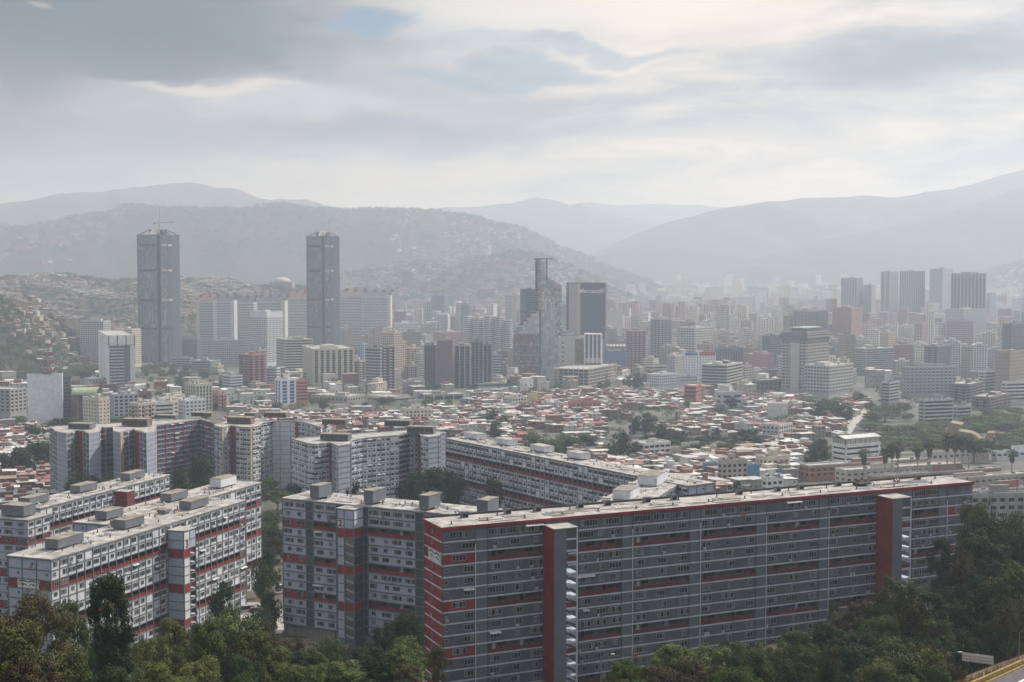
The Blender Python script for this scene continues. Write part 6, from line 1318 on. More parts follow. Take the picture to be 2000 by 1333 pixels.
Bd('big white roofed pale blue warehouse left of the tree cluster', 1228, 1238, 1272, 838, 1010, 60, 'blank', (.42, .46, .52), roofbox=0, name='warehouse', cat='warehouse', roof='tin_bright')
Bd('long white shed roof below the tree row in the middle', 1128, 1146, 1190, 876, 880, 66, 'blank', (.42, .48, .54), roofbox=0, name='shed', cat='shed', roof='tin_bright')
Bd('cream apartment block with paired windows left of the car deck', 784, 792, 842, 800, 1090, 70, 'punch', (.5, .47, .42), 'pane_dark', 3.0, 'apartment_block', 'apartment block', 3.4, wfrac=.45, roofbox=2)
Bd('brick red three storey house block in the shanty quarter centre', 1113, 1118, 1173, 786, 1180, 78, 'punch', (.34, .15, .12), 'pane_dark', 3.2, 'brick_house', 'house', 4, wfrac=.4, roofbox=1)
Bd('ochre green apartment house beside the dark tree at the skyscraper foot', 1029, 1032, 1050, 770, 1260, 75, 'blank', (.42, .38, .2), roofbox=1, name='house', cat='house')
Bd('white house with red tile roof left of the ochre green house', 985, 1000, 1028, 778, 1240, 55, 'grid', (.45, .43, .4), 'pane_dark', 3.2, 'house', 'house', roof='clay_roof')
# tan angular church: folded slabs rising from the canopy
paint('tan_stucco', (.27, .20, .125), .15); ch = thing('angular_church', 'tan angular church of folded slabs rising out of the trees at right', 'church', (XU(1880, 900), 900, ground_z(XU(1880, 900), 900)))
def wedge(uvs, d, thick, nm):
    t = MB(); a = [at_depth(u, v, d) for u, v in uvs]; b = [(p[0] + thick * .5, p[1] + thick, p[2] + .6) for p in a]; n = len(a)
    t.face(a, 'tan_stucco'); t.face(list(reversed(b)), 'tan_stucco')
    for i in range(n): t.face([a[i], b[i], b[(i + 1) % n], a[(i + 1) % n]], 'tan_stucco' if i % 2 else 'rusty_concrete')
    t.build(nm, ch)
wedge([(1842, 862), (1856, 826), (1879, 830), (1870, 842), (1896, 846), (1908, 852), (1922, 870), (1922, 900), (1842, 900)], 895, 9, 'nave'); wedge([(1918, 872), (1928, 846), (1941, 846), (1936, 862), (1930, 880), (1930, 895), (1916, 895)], 905, 6, 'tower')
# motorway ramp seen end on
def ribbon(pts, w, lift, mat):
    t = MB(); L = []
    for i, p in enumerate(pts):
        q0, q1 = pts[max(0, i - 1)], pts[min(len(pts) - 1, i + 1)]; dx, dy = q1[0] - q0[0], q1[1] - q0[1]; l = math.hypot(dx, dy) or 1; nx, ny = -dy / l, dx / l
        L.append(((p[0] - nx * w / 2, p[1] - ny * w / 2, p[2] + lift), (p[0] + nx * w / 2, p[1] + ny * w / 2, p[2] + lift)))
    for a, b in zip(L, L[1:]): t.face([a[0], b[0], b[1], a[1]], mat)
    return t, L
paint('asphalt_pale', (.38, .36, .33), .15, streak=False); paint('asphalt', (.085, .08, .078), .2, streak=False, scale=.8); paint('kerb_yellow', (.27, .185, .05), .3, streak=False, scale=1.5); paint('line_white', (.6, .6, .58), .2, streak=False); paint('earth', (.24, .17, .11), .35, streak=False, scale=.3)
pts = [ground_pt(u, v) for u, v in ((1642, 850), (1650, 838), (1660, 826), (1674, 815), (1684, 808), (1680, 802), (1668, 798))]
t, L = ribbon(pts, 16, 1.2, 'asphalt_pale'); tag(t.build('road'), 'pale concrete road winding down between trees', kind='structure')
# motorway corner at lower right
dR = 205.; cpt = [at_depth(u, v, d) for u, v, d in ((1865, 1362, 176), (1935, 1332, 186), (2005, 1300, 198), (2115, 1258, 222))]
mr = MB(); o_ = [(p[0] + 11, p[1] - 13, p[2] - .2) for p in cpt]; e_ = [(p[0] - 2.2, p[1] + 3.0, p[2] - .8) for p in cpt]
for a, b, c, e in zip(cpt, cpt[1:], o_[1:], o_): mr.face([a, e, c, b], 'asphalt')
tag(mr.build('motorway'), 'grey motorway surface at the lower right corner', kind='structure')
mr = MB()
for k, (w0, w1) in enumerate(((.16, .185),)):
    for a, b, c, e in zip(cpt, cpt[1:], o_[1:], o_):
        g = lambda p, q, w: (p[0] + (q[0] - p[0]) * w, p[1] + (q[1] - p[1]) * w, p[2] + (q[2] - p[2]) * w + .01); mr.face([g(a, e, w0), g(a, e, w1), g(b, c, w1), g(b, c, w0)], 'line_white')
tag(mr.build('road_line'), 'white edge line painted on the motorway', kind='structure')
mr = MB()
for a, b in zip(cpt, cpt[1:]):
    for (w0, w1, h) in ((-.35, -.1, .12), (-1.5, -1.15, .35)):
        u_ = (-.54, .84); q = [(p[0] - u_[0] * w, p[1] - u_[1] * w, p[2]) for p, w in ((a, w0), (b, w0), (b, w1), (a, w1))]; q = [(a[0] + u_[0] * -w0, a[1] + u_[1] * -w0, a[2] - .5), (b[0] + u_[0] * -w0, b[1] + u_[1] * -w0, b[2] - .5), (b[0] + u_[0] * -w1, b[1] + u_[1] * -w1, b[2] - .5), (a[0] + u_[0] * -w1, a[1] + u_[1] * -w1, a[2] - .5)]
        mr.hexa(q + [(x, y, z + .5 + h) for x, y, z in q], 'kerb_yellow')
tag(mr.build('kerb'), 'yellow painted double kerb of the motorway', kind='structure')
mr = MB(); e2 = [(p[0] - 9, p[1] + 14, p[2] - 9) for p in cpt]; e1 = [(p[0] - 2.0 * .54 - .2, p[1] + 1.9, p[2] - .35) for p in cpt]
for i in range(len(cpt) - 1):
    for k in range(8):
        f0, f1 = k / 8, (k + 1) / 8; g = lambda p, q, w: (p[0] + (q[0] - p[0]) * w, p[1] + (q[1] - p[1]) * w, p[2] + (q[2] - p[2]) * w ** 1.4); mr.face([g(e1[i], e2[i], f0), g(e1[i + 1], e2[i + 1], f0), g(e1[i + 1], e2[i + 1], f1), g(e1[i], e2[i], f1)], 'earth')
tag(mr.build('verge'), 'dry earth bank under the motorway kerb', kind='structure')
paint('dry_grass', (.23, .145, .07), .4, streak=False, scale=2); mg = MB(); rg = random.Random(3)
for _ in range(5200):
    i = rg.randrange(len(cpt) - 1); f = rg.random(); w = rg.random() ** 1.3; g = lambda p, q, a: tuple(p[k] + (q[k] - p[k]) * a for k in range(3)); p = g(g(e1[i], e1[i + 1], f), g(e2[i], e2[i + 1], f), w * .75); hh = rg.uniform(.5, 1.5); a = rg.uniform(0, 3.1); l = rg.uniform(-.5, .5)
    mg.face([(p[0] - .07 * math.cos(a), p[1] - .07 * math.sin(a), p[2] - .8), (p[0] + .07 * math.cos(a), p[1] + .07 * math.sin(a), p[2] - .8), (p[0] + l, p[1] + l * .4, p[2] + hh)], 'dry_grass')
tag(mg.build('dry_grass'), 'tawny dry grass along the motorway bank', kind='stuff')
# sign board seen from behind
x, y, z = at_depth(1913, 1287, 205); bd = thing('road_sign', 'long road sign board seen from behind beside the motorway', 'sign', (x, y, z - 6)); t = MB(); F = Frame((x - 2.4, y + 1.2), (x + 1.9, y - 1.0)); F.box(t, 0, F.L, z - .7, z + .7, 0, .08, 'tin_grey'); [F.box(t, 0, F.L, z - .5 + k * .45, z - .42 + k * .45, .08, .16, 'white_panel') for k in range(3)]; t.build('panel', bd)
t = MB(); [F.box(t, q, q + .14, z - 7, z + .6, -.15, -.01, 'metal_dark') for q in (.6, F.L - .8)]; t.build('post', bd)
def lamp(label, u, v, d, side=1):
    x, y, z = at_depth(u, v, d); g = ground_z(x, y) - .5; o = thing('street_lamp', label, 'street lamp', (x, y, g), 'street lamps'); t = MB(); t.tube([(x, y, g), (x, y, z)], [.12, .07], 'tank_grey', 6); t.build('pole', o)
    t = MB(); t.tube([(x, y, z), (x + side * .8, y, z + .5), (x + side * 2.0, y, z + .6)], [.05, .05, .04], 'tank_grey', 5); t.build('arm', o); t = MB(); t.box(x + side * 1.9 - (.7 if side < 0 else 0), y - .14, z + .5, x + side * 1.9 + (.7 if side > 0 else 0), y + .14, z + .66, 'tin_bright'); t.build('lamp_head', o)
lamp('street lamp standing in front of the first red stair tower', 1174, 1284, 240); lamp('tall double street lamp in the trees left of the road sign', 1848, 1281, 205, 1); lamp('thin street lamp post on the dry grass at the right edge', 1991, 1236, 205, 1)
# parked cars
def car_mesh(seed):
    r = random.Random(seed); body = MB(); L, Wd = r.uniform(4.1, 4.7), 1.75; prof = [(-L / 2, .35), (-L / 2, .8), (-L * .42, .95), (-L * .3, 1.0), (L * .25, .98), (L * .45, .85), (L / 2, .7), (L / 2, .35)]; n = len(prof)
    for s in (-1, 1): body.face([(x, s * Wd / 2, z) for x, z in (prof if s < 0 else reversed(prof))], 'car_paint')
    for a, b in zip(prof, prof[1:] + prof[:1]): body.face([(a[0], -Wd / 2, a[1]), (b[0], -Wd / 2, b[1]), (b[0], Wd / 2, b[1]), (a[0], Wd / 2, a[1])], 'car_paint')
    cab = MB(); q = .12; cab.hexa([(-L * .36, -Wd / 2 + .03, .98), (L * .22, -Wd / 2 + .03, .98), (L * .22, Wd / 2 - .03, .98), (-L * .36, Wd / 2 - .03, .98), (-L * .26, -Wd / 2 + q, 1.45), (L * .06, -Wd / 2 + q, 1.45), (L * .06, Wd / 2 - q, 1.45), (-L * .26, Wd / 2 - q, 1.45)], 'pane_dark'); cab.box(-L * .26, -Wd / 2 + q, 1.45, L * .06, Wd / 2 - q, 1.49, 'car_paint')
    wh = MB()
    for x in (-L * .31, L * .31):
        for s in (-1, 1): wh.tube([(x, s * Wd * .4, .33), (x, s * Wd * .51, .33)], [.33, .33], 'ink', 10)
    return body.mesh('body'), cab.mesh('cabin'), wh.mesh('wheel')
m, t, b = new_mat('car_paint'); oi = t.new('ShaderNodeObjectInfo').outputs['Random']; rr = t.new('ShaderNodeValToRGB'); t.put(rr.inputs[0], oi); rr.color_ramp.interpolation = 'CONSTANT'
for p, c in ((0, (.6, .6, .6, 1)), (.35, (.3, .3, .32, 1)), (.55, (.04, .04, .05, 1)), (.75, (.3, .03, .03, 1)), (.87, (.05, .1, .2, 1))):
    e = rr.color_ramp.elements[0] if p == 0 else rr.color_ramp.elements.new(p); e.position = p; e.color = c
t.put(b.inputs['Base Color'], rr.outputs[0]); b.inputs['Roughness'].default_value = .25
CM = [car_mesh(i) for i in range(3)]
cars = [(483, 1192, 20), (497, 1196, 15), (512, 1190, 25), (522, 1178, 20), (545, 1160, 70), (548, 1150, 70), (1612, 1318, 10), (1640, 1300, 10), (1668, 818, 30), (1676, 812, 35), (700, 1010, 10), (556, 1010, 30), (560, 1030, 30)]
for i, (u, v, rz) in enumerate(cars):
    x, y, z = ground_pt(u, v); o = thing('parked_car', None, 'car', (x, y, z + (1.3 if u in (1668, 1676) else .1)), 'parked cars', R(rz))
    for nn, mm in zip(('body', 'cabin', 'wheel'), CM[i % 3]): c = bpy.data.objects.new(nn, mm); COL.objects.link(c); c.parent = o
    describe_later(o, 'small car', u, v)
for i, (u, v) in enumerate(((480, 1210), (590, 1260))):       # bare yards and a street between blocks
    x, y, z = ground_pt(u, v); t = MB(); w, l = ((16, 26), (14, 9), (18, 16))[i]; n = 6
    for a in range(n):
        for b_ in range(n):
            P4 = [(x - w + 2 * w * (a + p) / n, y - l + 2 * l * (b_ + q) / n) for p, q in ((0, 0), (1, 0), (1, 1), (0, 1))]; t.face([(px, py, ground_z(px, py) + .3) for px, py in P4], 'asphalt_pale' if i == 0 else 'earth')
    tag(t.build('yard'), ('pale paved yard between the white blocks', 'dusty yard in front of the number 2 block', 'dark car yard under the long grey block')[i], kind='structure')
# ------------------------------------------------------------------ trees
def leaf_mat(name, dark, light, rnd=.3):
    m, t, b = new_mat(name); P = t.new('ShaderNodeNewGeometry').outputs['Position']; n = t.noise(P, .45, 4, .6); w = t.new('ShaderNodeTexWhiteNoise', noise_dimensions='3D')
    fl = t.new('ShaderNodeVectorMath', operation='SNAP'); t.put(fl.inputs[0], P); fl.inputs[1].default_value = (.5, .5, .5); t.put(w.inputs[0], fl.outputs[0])
    c = t.mix(t.m('ADD', t.m('MULTIPLY', t.ramp(n, .35, .65), .6), t.m('MULTIPLY', w.outputs[0], .4)), dark + (1,), light + (1,)); oi = t.new('ShaderNodeObjectInfo').outputs['Random']
    hv = t.new('ShaderNodeHueSaturation'); t.put(hv.inputs['Color'], c); t.put(hv.inputs['Value'], t.m('ADD', t.m('MULTIPLY', oi, rnd * 2), 1 - rnd)); t.put(hv.inputs['Hue'], t.m('ADD', t.m('MULTIPLY', t.m('FRACT', t.m('MULTIPLY', oi, 5.1)), .05), .475))
    t.put(b.inputs['Base Color'], hv.outputs[0]); b.inputs['Roughness'].default_value = .7; b.inputs['Specular IOR Level'].default_value = .15
leaf_mat('leaf_green', (.028, .052, .013), (.078, .122, .030)); leaf_mat('leaf_dark', (.017, .032, .012), (.046, .070, .026)); leaf_mat('leaf_olive', (.046, .058, .016), (.122, .138, .042)); leaf_mat('leaf_bright', (.034, .060, .012), (.085, .125, .028)); leaf_mat('leaf_brown', (.045, .038, .018), (.105, .085, .040)); leaf_mat('leaf_palm', (.035, .045, .018), (.08, .085, .035)); leaf_mat('frond_dead', (.06, .045, .03), (.13, .095, .06))
def leaves(rs, centers, radii, nper, size, flat=1.0, up=.3, mat='leaf_green'):
    """leaf-sized quads on and inside lumpy shells around the clump centres"""
    C = np.repeat(np.array(centers), nper, 0); Rr = np.repeat(np.array(radii), nper); n = len(C)
    d = rs.normal(size=(n, 3)); d /= np.linalg.norm(d, axis=1)[:, None]
    rr = Rr * (.45 + .55 * rs.random(n) ** .45) * (1 + .22 * np.sin(d[:, 0] * 5 + C[:, 1]) * np.cos(d[:, 2] * 4 + C[:, 0]))
    P = C + d * rr[:, None] * np.array([1, 1, flat]); nn = d + rs.normal(size=(n, 3)) * .55 + np.array([0, 0, up]); nn /= np.linalg.norm(nn, axis=1)[:, None]
    a = np.cross(nn, rs.normal(size=(n, 3))); a /= np.linalg.norm(a, axis=1)[:, None]; b_ = np.cross(nn, a); s = size * (.6 + .8 * rs.random(n))[:, None]
    V = np.stack([P - a * s, P - b_ * s * .6, P + a * s, P + b_ * s * .6], 1).reshape(-1, 3); return V
def quads_mesh(name, V, mat):
    me = bpy.data.meshes.new(name); n = len(V) // 4; me.vertices.add(len(V)); me.vertices.foreach_set('co', V.astype(np.float32).ravel()); me.loops.add(n * 4); me.loops.foreach_set('vertex_index', np.arange(n * 4)); me.polygons.add(n)
    me.polygons.foreach_set('loop_start', np.arange(0, n * 4, 4)); me.polygons.foreach_set('loop_total', np.full(n, 4)); me.update(calc_edges=True); me.materials.append(MATS[mat]); return me
def tree_template(kind, seed, detail=1.0, more=1.0):
    """unit tree: total height 1 and crown width about 1 are scaled when placed; built at 10 m"""
    rs = np.random.RandomState(seed); r = random.Random(seed); tr = MB(); H = 10.
    bm_ = 'bark_pale' if kind in ('euc', 'brown') else 'bark'
    if kind == 'umbrella': cz, cr, ch, n, R0, fl, base = .74, .40, .16, 26, .15, .62, .5
    elif kind == 'tall': cz, cr, ch, n, R0, fl, base = .62, .24, .34, 26, .125, .9, .25
    elif kind == 'euc': cz, cr, ch, n, R0, fl, base = .66, .30, .28, 20, .105, .8, .3
    elif kind == 'brown': cz, cr, ch, n, R0, fl, base = .60, .36, .28, 24, .11, .8, .25
    else: cz, cr, ch, n, R0, fl, base = .56, .38, .32, 28, .155, .85, .2
    n = int(n * more); R0 = R0 / more ** .45; cs, rd = [], []
    for i in range(n):
        t = rs.uniform(0, 2 * math.pi); q = rs.random() ** .55; zz = rs.uniform(-1, 1)
        if kind == 'umbrella': zz = .5 * zz + .6 * (1 - q * q) - .2
        w = math.sqrt(max(.08, 1 - zz * zz * .75)); cs.append((H * cr * q * w * math.cos(t), H * cr * q * w * math.sin(t), H * (cz + ch * zz))); rd.append(H * R0 * rs.uniform(.6, 1.25))
    cs.append((0, 0, H * cz)); rd.append(H * R0)
    V = leaves(rs, cs, rd, int((150 if kind in ('euc', 'brown') else 230) * detail), H * (.019 if detail > .7 else .03), fl, .3)
    if kind in ('euc', 'brown'):      # airy: thin spread
        V2 = leaves(rs, cs, [x * 1.5 for x in rd], int(50 * detail), H * .018, fl, .3); V = np.concatenate([V, V2])
    lean = (rs.uniform(-.3, .3), rs.uniform(-.3, .3)); top = H * (cz - .1)
    tr.tube([(0, 0, -2.5), (0, 0, 0), (lean[0] * .4, lean[1] * .4, H * base), (lean[0], lean[1], top)], [.36, .30, .20, .09], bm_, 7)
    for i in range(min(n, 12)):
        c = cs[i]; z0 = H * rs.uniform(base * .8, cz - .12); f = z0 / top; s_ = (lean[0] * f, lean[1] * f, z0); m_ = tuple((s_[k] * .5 + c[k] * .5) + (rs.uniform(-.3, .3) if k < 2 else -.25) for k in range(3)); tr.tube([s_, m_, c], [.12, .075, .03], bm_, 5)
    return V, tr.mesh('trunk')
TREES = {}; FARV = {}
SPEC = {'umbrella_green': ('umbrella', 'leaf_green'), 'umbrella_dark': ('umbrella', 'leaf_dark'), 'round_green': ('round', 'leaf_green'), 'round_dark': ('round', 'leaf_dark'), 'round_bright': ('round', 'leaf_bright'), 'round_olive': ('round', 'leaf_olive'), 'tall_dark': ('tall', 'leaf_dark'), 'tall_olive': ('tall', 'leaf_olive'), 'airy_olive': ('euc', 'leaf_olive'), 'airy_brown': ('brown', 'leaf_brown'), 'airy_dark': ('euc', 'leaf_dark')}
WORD = {'umbrella_green': 'flat topped green tree', 'umbrella_dark': 'flat topped dark tree', 'round_green': 'round green tree', 'round_dark': 'round dark tree', 'round_bright': 'bright green tree', 'round_olive': 'olive green tree', 'tall_dark': 'tall dark tree', 'tall_olive': 'tall olive tree', 'airy_olive': 'thin olive leaved tree', 'airy_brown': 'dry brownish tree', 'airy_dark': 'thin dark leaved tree'}
for k, (shape, mt) in SPEC.items():
    TREES[k] = []
    for j in range(2):
        V, tm = tree_template(shape, hash_ if False else (len(k) * 31 + j * 7 + sum(map(ord, k))), 1.0); TREES[k].append((quads_mesh('crown', V, mt), tm))
    V, tm = tree_template(shape, 900 + sum(map(ord, k)), .3); TREES[k + '/far'] = [(quads_mesh('crown', V, mt), tm)]; FARV[k] = V
    TREES[k + '/near'] = []
    for j in range(2): V, tm = tree_template(shape, 400 + j + sum(map(ord, k)), 1.6, 2.0); V = V.reshape(-1, 4, 3); c = V.mean(1, keepdims=True); V = ((V - c) * .62 + c).reshape(-1, 3); TREES[k + '/near'].append((quads_mesh('crown', V, mt), tm))
rt = random.Random(99)
TLIST = []
def tree(kind, u, vtop, d, wpx, label=None, base=None, group='trees around the estate and city', lm=None): TLIST.append((kind, u, vtop, d, wpx, label, base, group))
REST = {}
def grow(kind, u, vtop, d, wpx, label=None, base=None, group='', rank=0):
    if d is None:
        d = 400.
        for _ in range(40): d = .6 * d + .4 * ((CZ - ground_z(XU(u, d), d) - 15) * FPX / (vtop - HORV))
    x = XU(u, d); g = ground_z(x, d) if base is None else base; top = at_depth(u, vtop, d)[2]; H = max(4, top - g) * 1.06; Wd = wpx / FPX * d
    key = kind + ('/near' if d < 330 else '/far' if d > 900 else ''); key = kind + '/far' if rank >= 296 else key; cm, tm = rt.choice(TREES[key]); cw = {'umbrella': 1.0, 'round': .98, 'tall': .66, 'airy': .85}[kind.split('_')[0]]
    if rank >= 296:
        s = Wd / (10 * cw); V = FARV[kind] * np.array([s, s, H / 9.8]); REST.setdefault(SPEC[kind][1], []).append(V + np.array([x, d, g])); return
    o = thing('tree', label, 'tree', (x, d, g), group); o.rotation_euler.z = rt.uniform(0, 6.28); s = Wd / (10 * cw); o.scale = (s, s, H / 10 / .98)
    for nn, mm in (('trunk', tm), ('crown', cm)): c = bpy.data.objects.new(nn, mm); COL.objects.link(c); c.parent = o
    if not label: describe_later(o, WORD[kind], u, vtop + 15)
    return o
T_ = tree
# foreground, left
for a in (('airy_brown', 60, 1165, 165, 150), ('airy_brown', -20, 1200, 140, 150), ('airy_olive', 120, 1190, 190, 110), ('round_olive', 20, 1230, 120, 180), ('tall_olive', 330, 1222, 205, 80), ('airy_olive', 290, 1250, 170, 90), ('round_dark', 500, 1190, 340, 80), ('tall_dark', 428, 1150, 330, 62), ('round_dark', 522, 1165, 372, 62), ('airy_olive', 440, 1205, 215, 170), ('airy_olive', 395, 1225, 190, 100), ('round_olive', 480, 1240, 195, 130),
          ('round_dark', 465, 1285, 165, 90), ('round_olive', 380, 1290, 160, 120), ('round_bright', 470, 1318, 150, 80), ('round_olive', 280, 1300, 150, 110), ('airy_brown', 560, 1250, 235, 90), ('round_bright', 640, 1247, 265, 66), ('airy_olive', 600, 1275, 225, 100), ('round_dark', 785, 1203, 262, 100), ('airy_dark', 750, 1225, 250, 80), ('round_bright', 795, 1284, 205, 110), ('airy_brown', 700, 1282, 212, 90), ('round_olive', 690, 1312, 190, 70), ('airy_brown', 740, 1300, 200, 60),
          ('airy_brown', 855, 1262, 215, 60), ('round_olive', 560, 1300, 185, 100), ('round_dark', 620, 1318, 180, 90), ('airy_olive', 520, 1265, 215, 80), ('round_olive', 110, 1275, 130, 150), ('round_dark', 200, 1310, 125, 120), ('airy_brown', 40, 1290, 100, 160), ('round_olive', 350, 1325, 140, 110)): T_(*a)
T_('tall_dark', 208, 1150, 178, 118, 'tall dark crowned tree standing alone against the number 3 block')
# foreground, right
for a in (('round_dark', 1225, 1296, 215, 60), ('round_green', 1250, 1305, 205, 70), ('round_olive', 1290, 1288, 235, 70), ('airy_dark', 1340, 1283, 245, 70), ('airy_olive', 1395, 1262, 250, 110), ('airy_dark', 1430, 1255, 255, 80), ('round_olive', 1370, 1300, 215, 100), ('round_bright', 1280, 1318, 190, 90), ('airy_olive', 1475, 1262, 250, 80), ('round_bright', 1560, 1233, 245, 82), ('round_bright', 1590, 1262, 235, 80), ('round_olive', 1500, 1275, 235, 80), ('round_bright', 1505, 1312, 195, 70), ('airy_brown', 1450, 1290, 225, 80), ('round_green', 1560, 1296, 210, 90), ('airy_olive', 1410, 1310, 195, 90),
          ('airy_brown', 1655, 1200, 258, 110), ('round_dark', 1640, 1185, 280, 50), ('airy_brown', 1700, 1178, 255, 110), ('airy_olive', 1760, 1130, 250, 110), ('airy_brown', 1790, 1175, 235, 90), ('round_olive', 1745, 1210, 235, 90), ('airy_dark', 1830, 1165, 262, 110), ('round_dark', 1870, 1120, 285, 100), ('airy_dark', 1850, 1062, 290, 100), ('tall_dark', 1905, 1050, 285, 120), ('round_dark', 1935, 1020, 300, 120), ('airy_olive', 1910, 1000, 320, 100), ('airy_brown', 1890, 1085, 270, 90), ('round_dark', 1985, 1040, 290, 110), ('airy_dark', 1960, 1075, 270, 130), ('round_green', 1990, 1010, 330, 90), ('round_green', 1925, 995, 345, 80),
          ('tall_olive', 1985, 1120, 245, 110), ('round_dark', 1935, 1140, 250, 120), ('airy_dark', 1880, 1180, 240, 110), ('round_olive', 1845, 1215, 230, 100), ('round_dark', 1700, 1235, 240, 120), ('round_dark', 1660, 1265, 225, 90), ('round_olive', 1765, 1278, 190, 150), ('round_olive', 1720, 1295, 180, 120), ('round_bright', 1835, 1300, 180, 100), ('airy_olive', 1810, 1262, 205, 110), ('airy_dark', 1900, 1235, 222, 90), ('round_dark', 1945, 1215, 228, 90), ('airy_brown', 1980, 1180, 228, 90), ('round_dark', 1670, 1320, 180, 90), ('airy_brown', 1620, 1240, 250, 80), ('round_olive', 1770, 1325, 160, 110), ('airy_brown', 1880, 1300, 190, 70), ('round_dark', 1600, 1325, 185, 70)): T_(*a)
# courtyards
T_('umbrella_dark', 842, 917, 548, 124, 'very large dark spreading tree between the two red strip block and sloping block')
for a in (('umbrella_dark', 800, 938, 500, 60), ('round_dark', 888, 928, 530, 60), ('round_dark', 385, 893, 600, 66), ('airy_brown', 350, 925, 560, 56), ('round_green', 365, 945, 540, 60), ('round_dark', 180, 925, 620, 90), ('round_dark', 145, 938, 600, 60), ('round_green', 215, 932, 600, 50), ('umbrella_green', 540, 957, None, 70), ('umbrella_green', 525, 935, None, 44), ('round_dark', 575, 945, None, 50), ('round_green', 525, 1000, None, 60), ('round_dark', 535, 1030, None, 60), ('round_green', 512, 1025, None, 40), ('round_dark', 515, 1070, None, 56), ('airy_brown', 535, 1050, None, 50), ('round_green', 515, 1110, None, 54), ('round_olive', 505, 1090, None, 44), ('airy_olive', 535, 1100, None, 30), ('airy_brown', 960, 940, 520, 60), ('round_green', 620, 960, 520, 60), ('airy_brown', 690, 940, 540, 40),
          ('round_dark', 70, 862, 800, 92), ('round_dark', 35, 876, 770, 70), ('round_dark', 105, 858, 820, 56), ('round_dark', 5, 885, 760, 50), ('round_dark', 115, 815, 950, 60), ('round_dark', 60, 828, 960, 50), ('round_green', 150, 822, 930, 40)): T_(*a)
# tree groups among the shanties and along the motorway
for a in (('tall_dark', 969, 828, 960, 36, 'pointed dark tree behind the upper end of the sloping block'), ('round_green', 930, 868, 900, 34), ('round_green', 1045, 850, 880, 56), ('round_bright', 1030, 862, 860, 40), ('round_olive', 1010, 866, 850, 30), ('round_bright', 1110, 852, 880, 70), ('round_green', 1150, 850, 890, 60), ('round_olive', 1085, 860, 870, 50), ('round_dark', 1215, 842, 860, 46), ('round_dark', 1240, 862, 830, 40), ('airy_olive', 1200, 862, 840, 34), ('round_green', 1185, 868, 850, 34), ('round_dark', 1262, 806, 1000, 58), ('round_dark', 1240, 815, 1000, 30), ('round_dark', 1290, 832, 930, 70), ('round_dark', 1330, 840, 920, 60), ('round_green', 1262, 848, 900, 30), ('round_green', 1310, 858, 880, 50),
          ('umbrella_dark', 1385, 852, 890, 90), ('round_dark', 1360, 868, 850, 60), ('round_olive', 1420, 866, 870, 50), ('round_dark', 1460, 838, 930, 50), ('round_dark', 1480, 852, 900, 40), ('round_dark', 1435, 850, 920, 40), ('round_dark', 1400, 835, 980, 24), ('round_dark', 1605, 858, 830, 58), ('round_dark', 1590, 875, 800, 40), ('round_dark', 1500, 908, 760, 34), ('round_dark', 1440, 938, 640, 46), ('round_green', 1390, 950, 610, 60), ('round_dark', 1555, 892, 820, 30), ('round_dark', 1243, 728, 1500, 40), ('round_green', 1225, 735, 1480, 24), ('round_dark', 1430, 775, 1250, 30), ('airy_dark', 1040, 758, 1350, 26), ('round_dark', 1135, 798, 1150, 22), ('round_dark', 960, 800, 1080, 30), ('round_green', 985, 812, 1050, 24), ('round_dark', 985, 740, 1620, 50), ('round_dark', 1020, 742, 1620, 60), ('round_dark', 1060, 744, 1610, 50), ('round_dark', 1000, 748, 1600, 60)): T_(*a)
T_('round_dark', 1600, 786, 1130, 46); T_('round_green', 1625, 782, 1150, 60); T_('round_green', 1650, 790, 1080, 50); T_('round_dark', 1680, 768, 1300, 40)
def scatter(n, u0, u1, vf, w0, w1, kinds, dmin=0):
    for _ in range(n):
        u = rt.uniform(u0, u1); v = vf(u) + rt.uniform(0, 1) ** 1.0 * 26; gx, gy, gz = ground_pt(u, v + 12); tree(rt.choice(kinds), u, v - 4, gy, rt.uniform(w0, w1))
scatter(46, 1660, 2010, lambda u: 818 + 10 * math.sin(u / 40), 36, 70, ('umbrella_green', 'round_green', 'umbrella_dark', 'round_dark', 'round_green'))
scatter(46, 1725, 2010, lambda u: 846, 36, 70, ('umbrella_green', 'round_green', 'umbrella_dark', 'round_dark', 'round_green'))
scatter(14, 1690, 1780, lambda u: 788, 26, 44, ('round_green', 'round_dark', 'round_olive')); scatter(10, 1890, 2010, lambda u: 798, 36, 60, ('round_bright', 'umbrella_green', 'round_dark'))
scatter(16, 1575, 1660, lambda u: 780, 24, 44, ('round_green', 'round_dark')); scatter(26, 268, 428, lambda u: 706 + (u - 268) * .06, 18, 34, ('round_green', 'umbrella_green', 'round_bright', 'round_dark'))
scatter(14, 262, 440, lambda u: 745, 16, 28, ('round_green', 'round_dark')); scatter(18, -10, 46, lambda u: 724, 26, 44, ('round_green', 'round_dark', 'round_bright')); scatter(24, 118, 198, lambda u: 714, 20, 34, ('round_green', 'round_bright', 'round_dark')); scatter(16, 130, 430, lambda u: 790, 16, 30, ('round_green', 'round_dark')); scatter(24, 430, 900, lambda u: 778, 16, 30, ('round_green', 'round_dark'))
scatter(14, 880, 1500, lambda u: 775, 12, 22, ('round_dark', 'round_green')); scatter(16, 0, 280, lambda u: 812, 24, 40, ('round_dark', 'round_green')); scatter(14, 700, 1300, lambda u: 745, 14, 24, ('round_dark', 'round_green'))
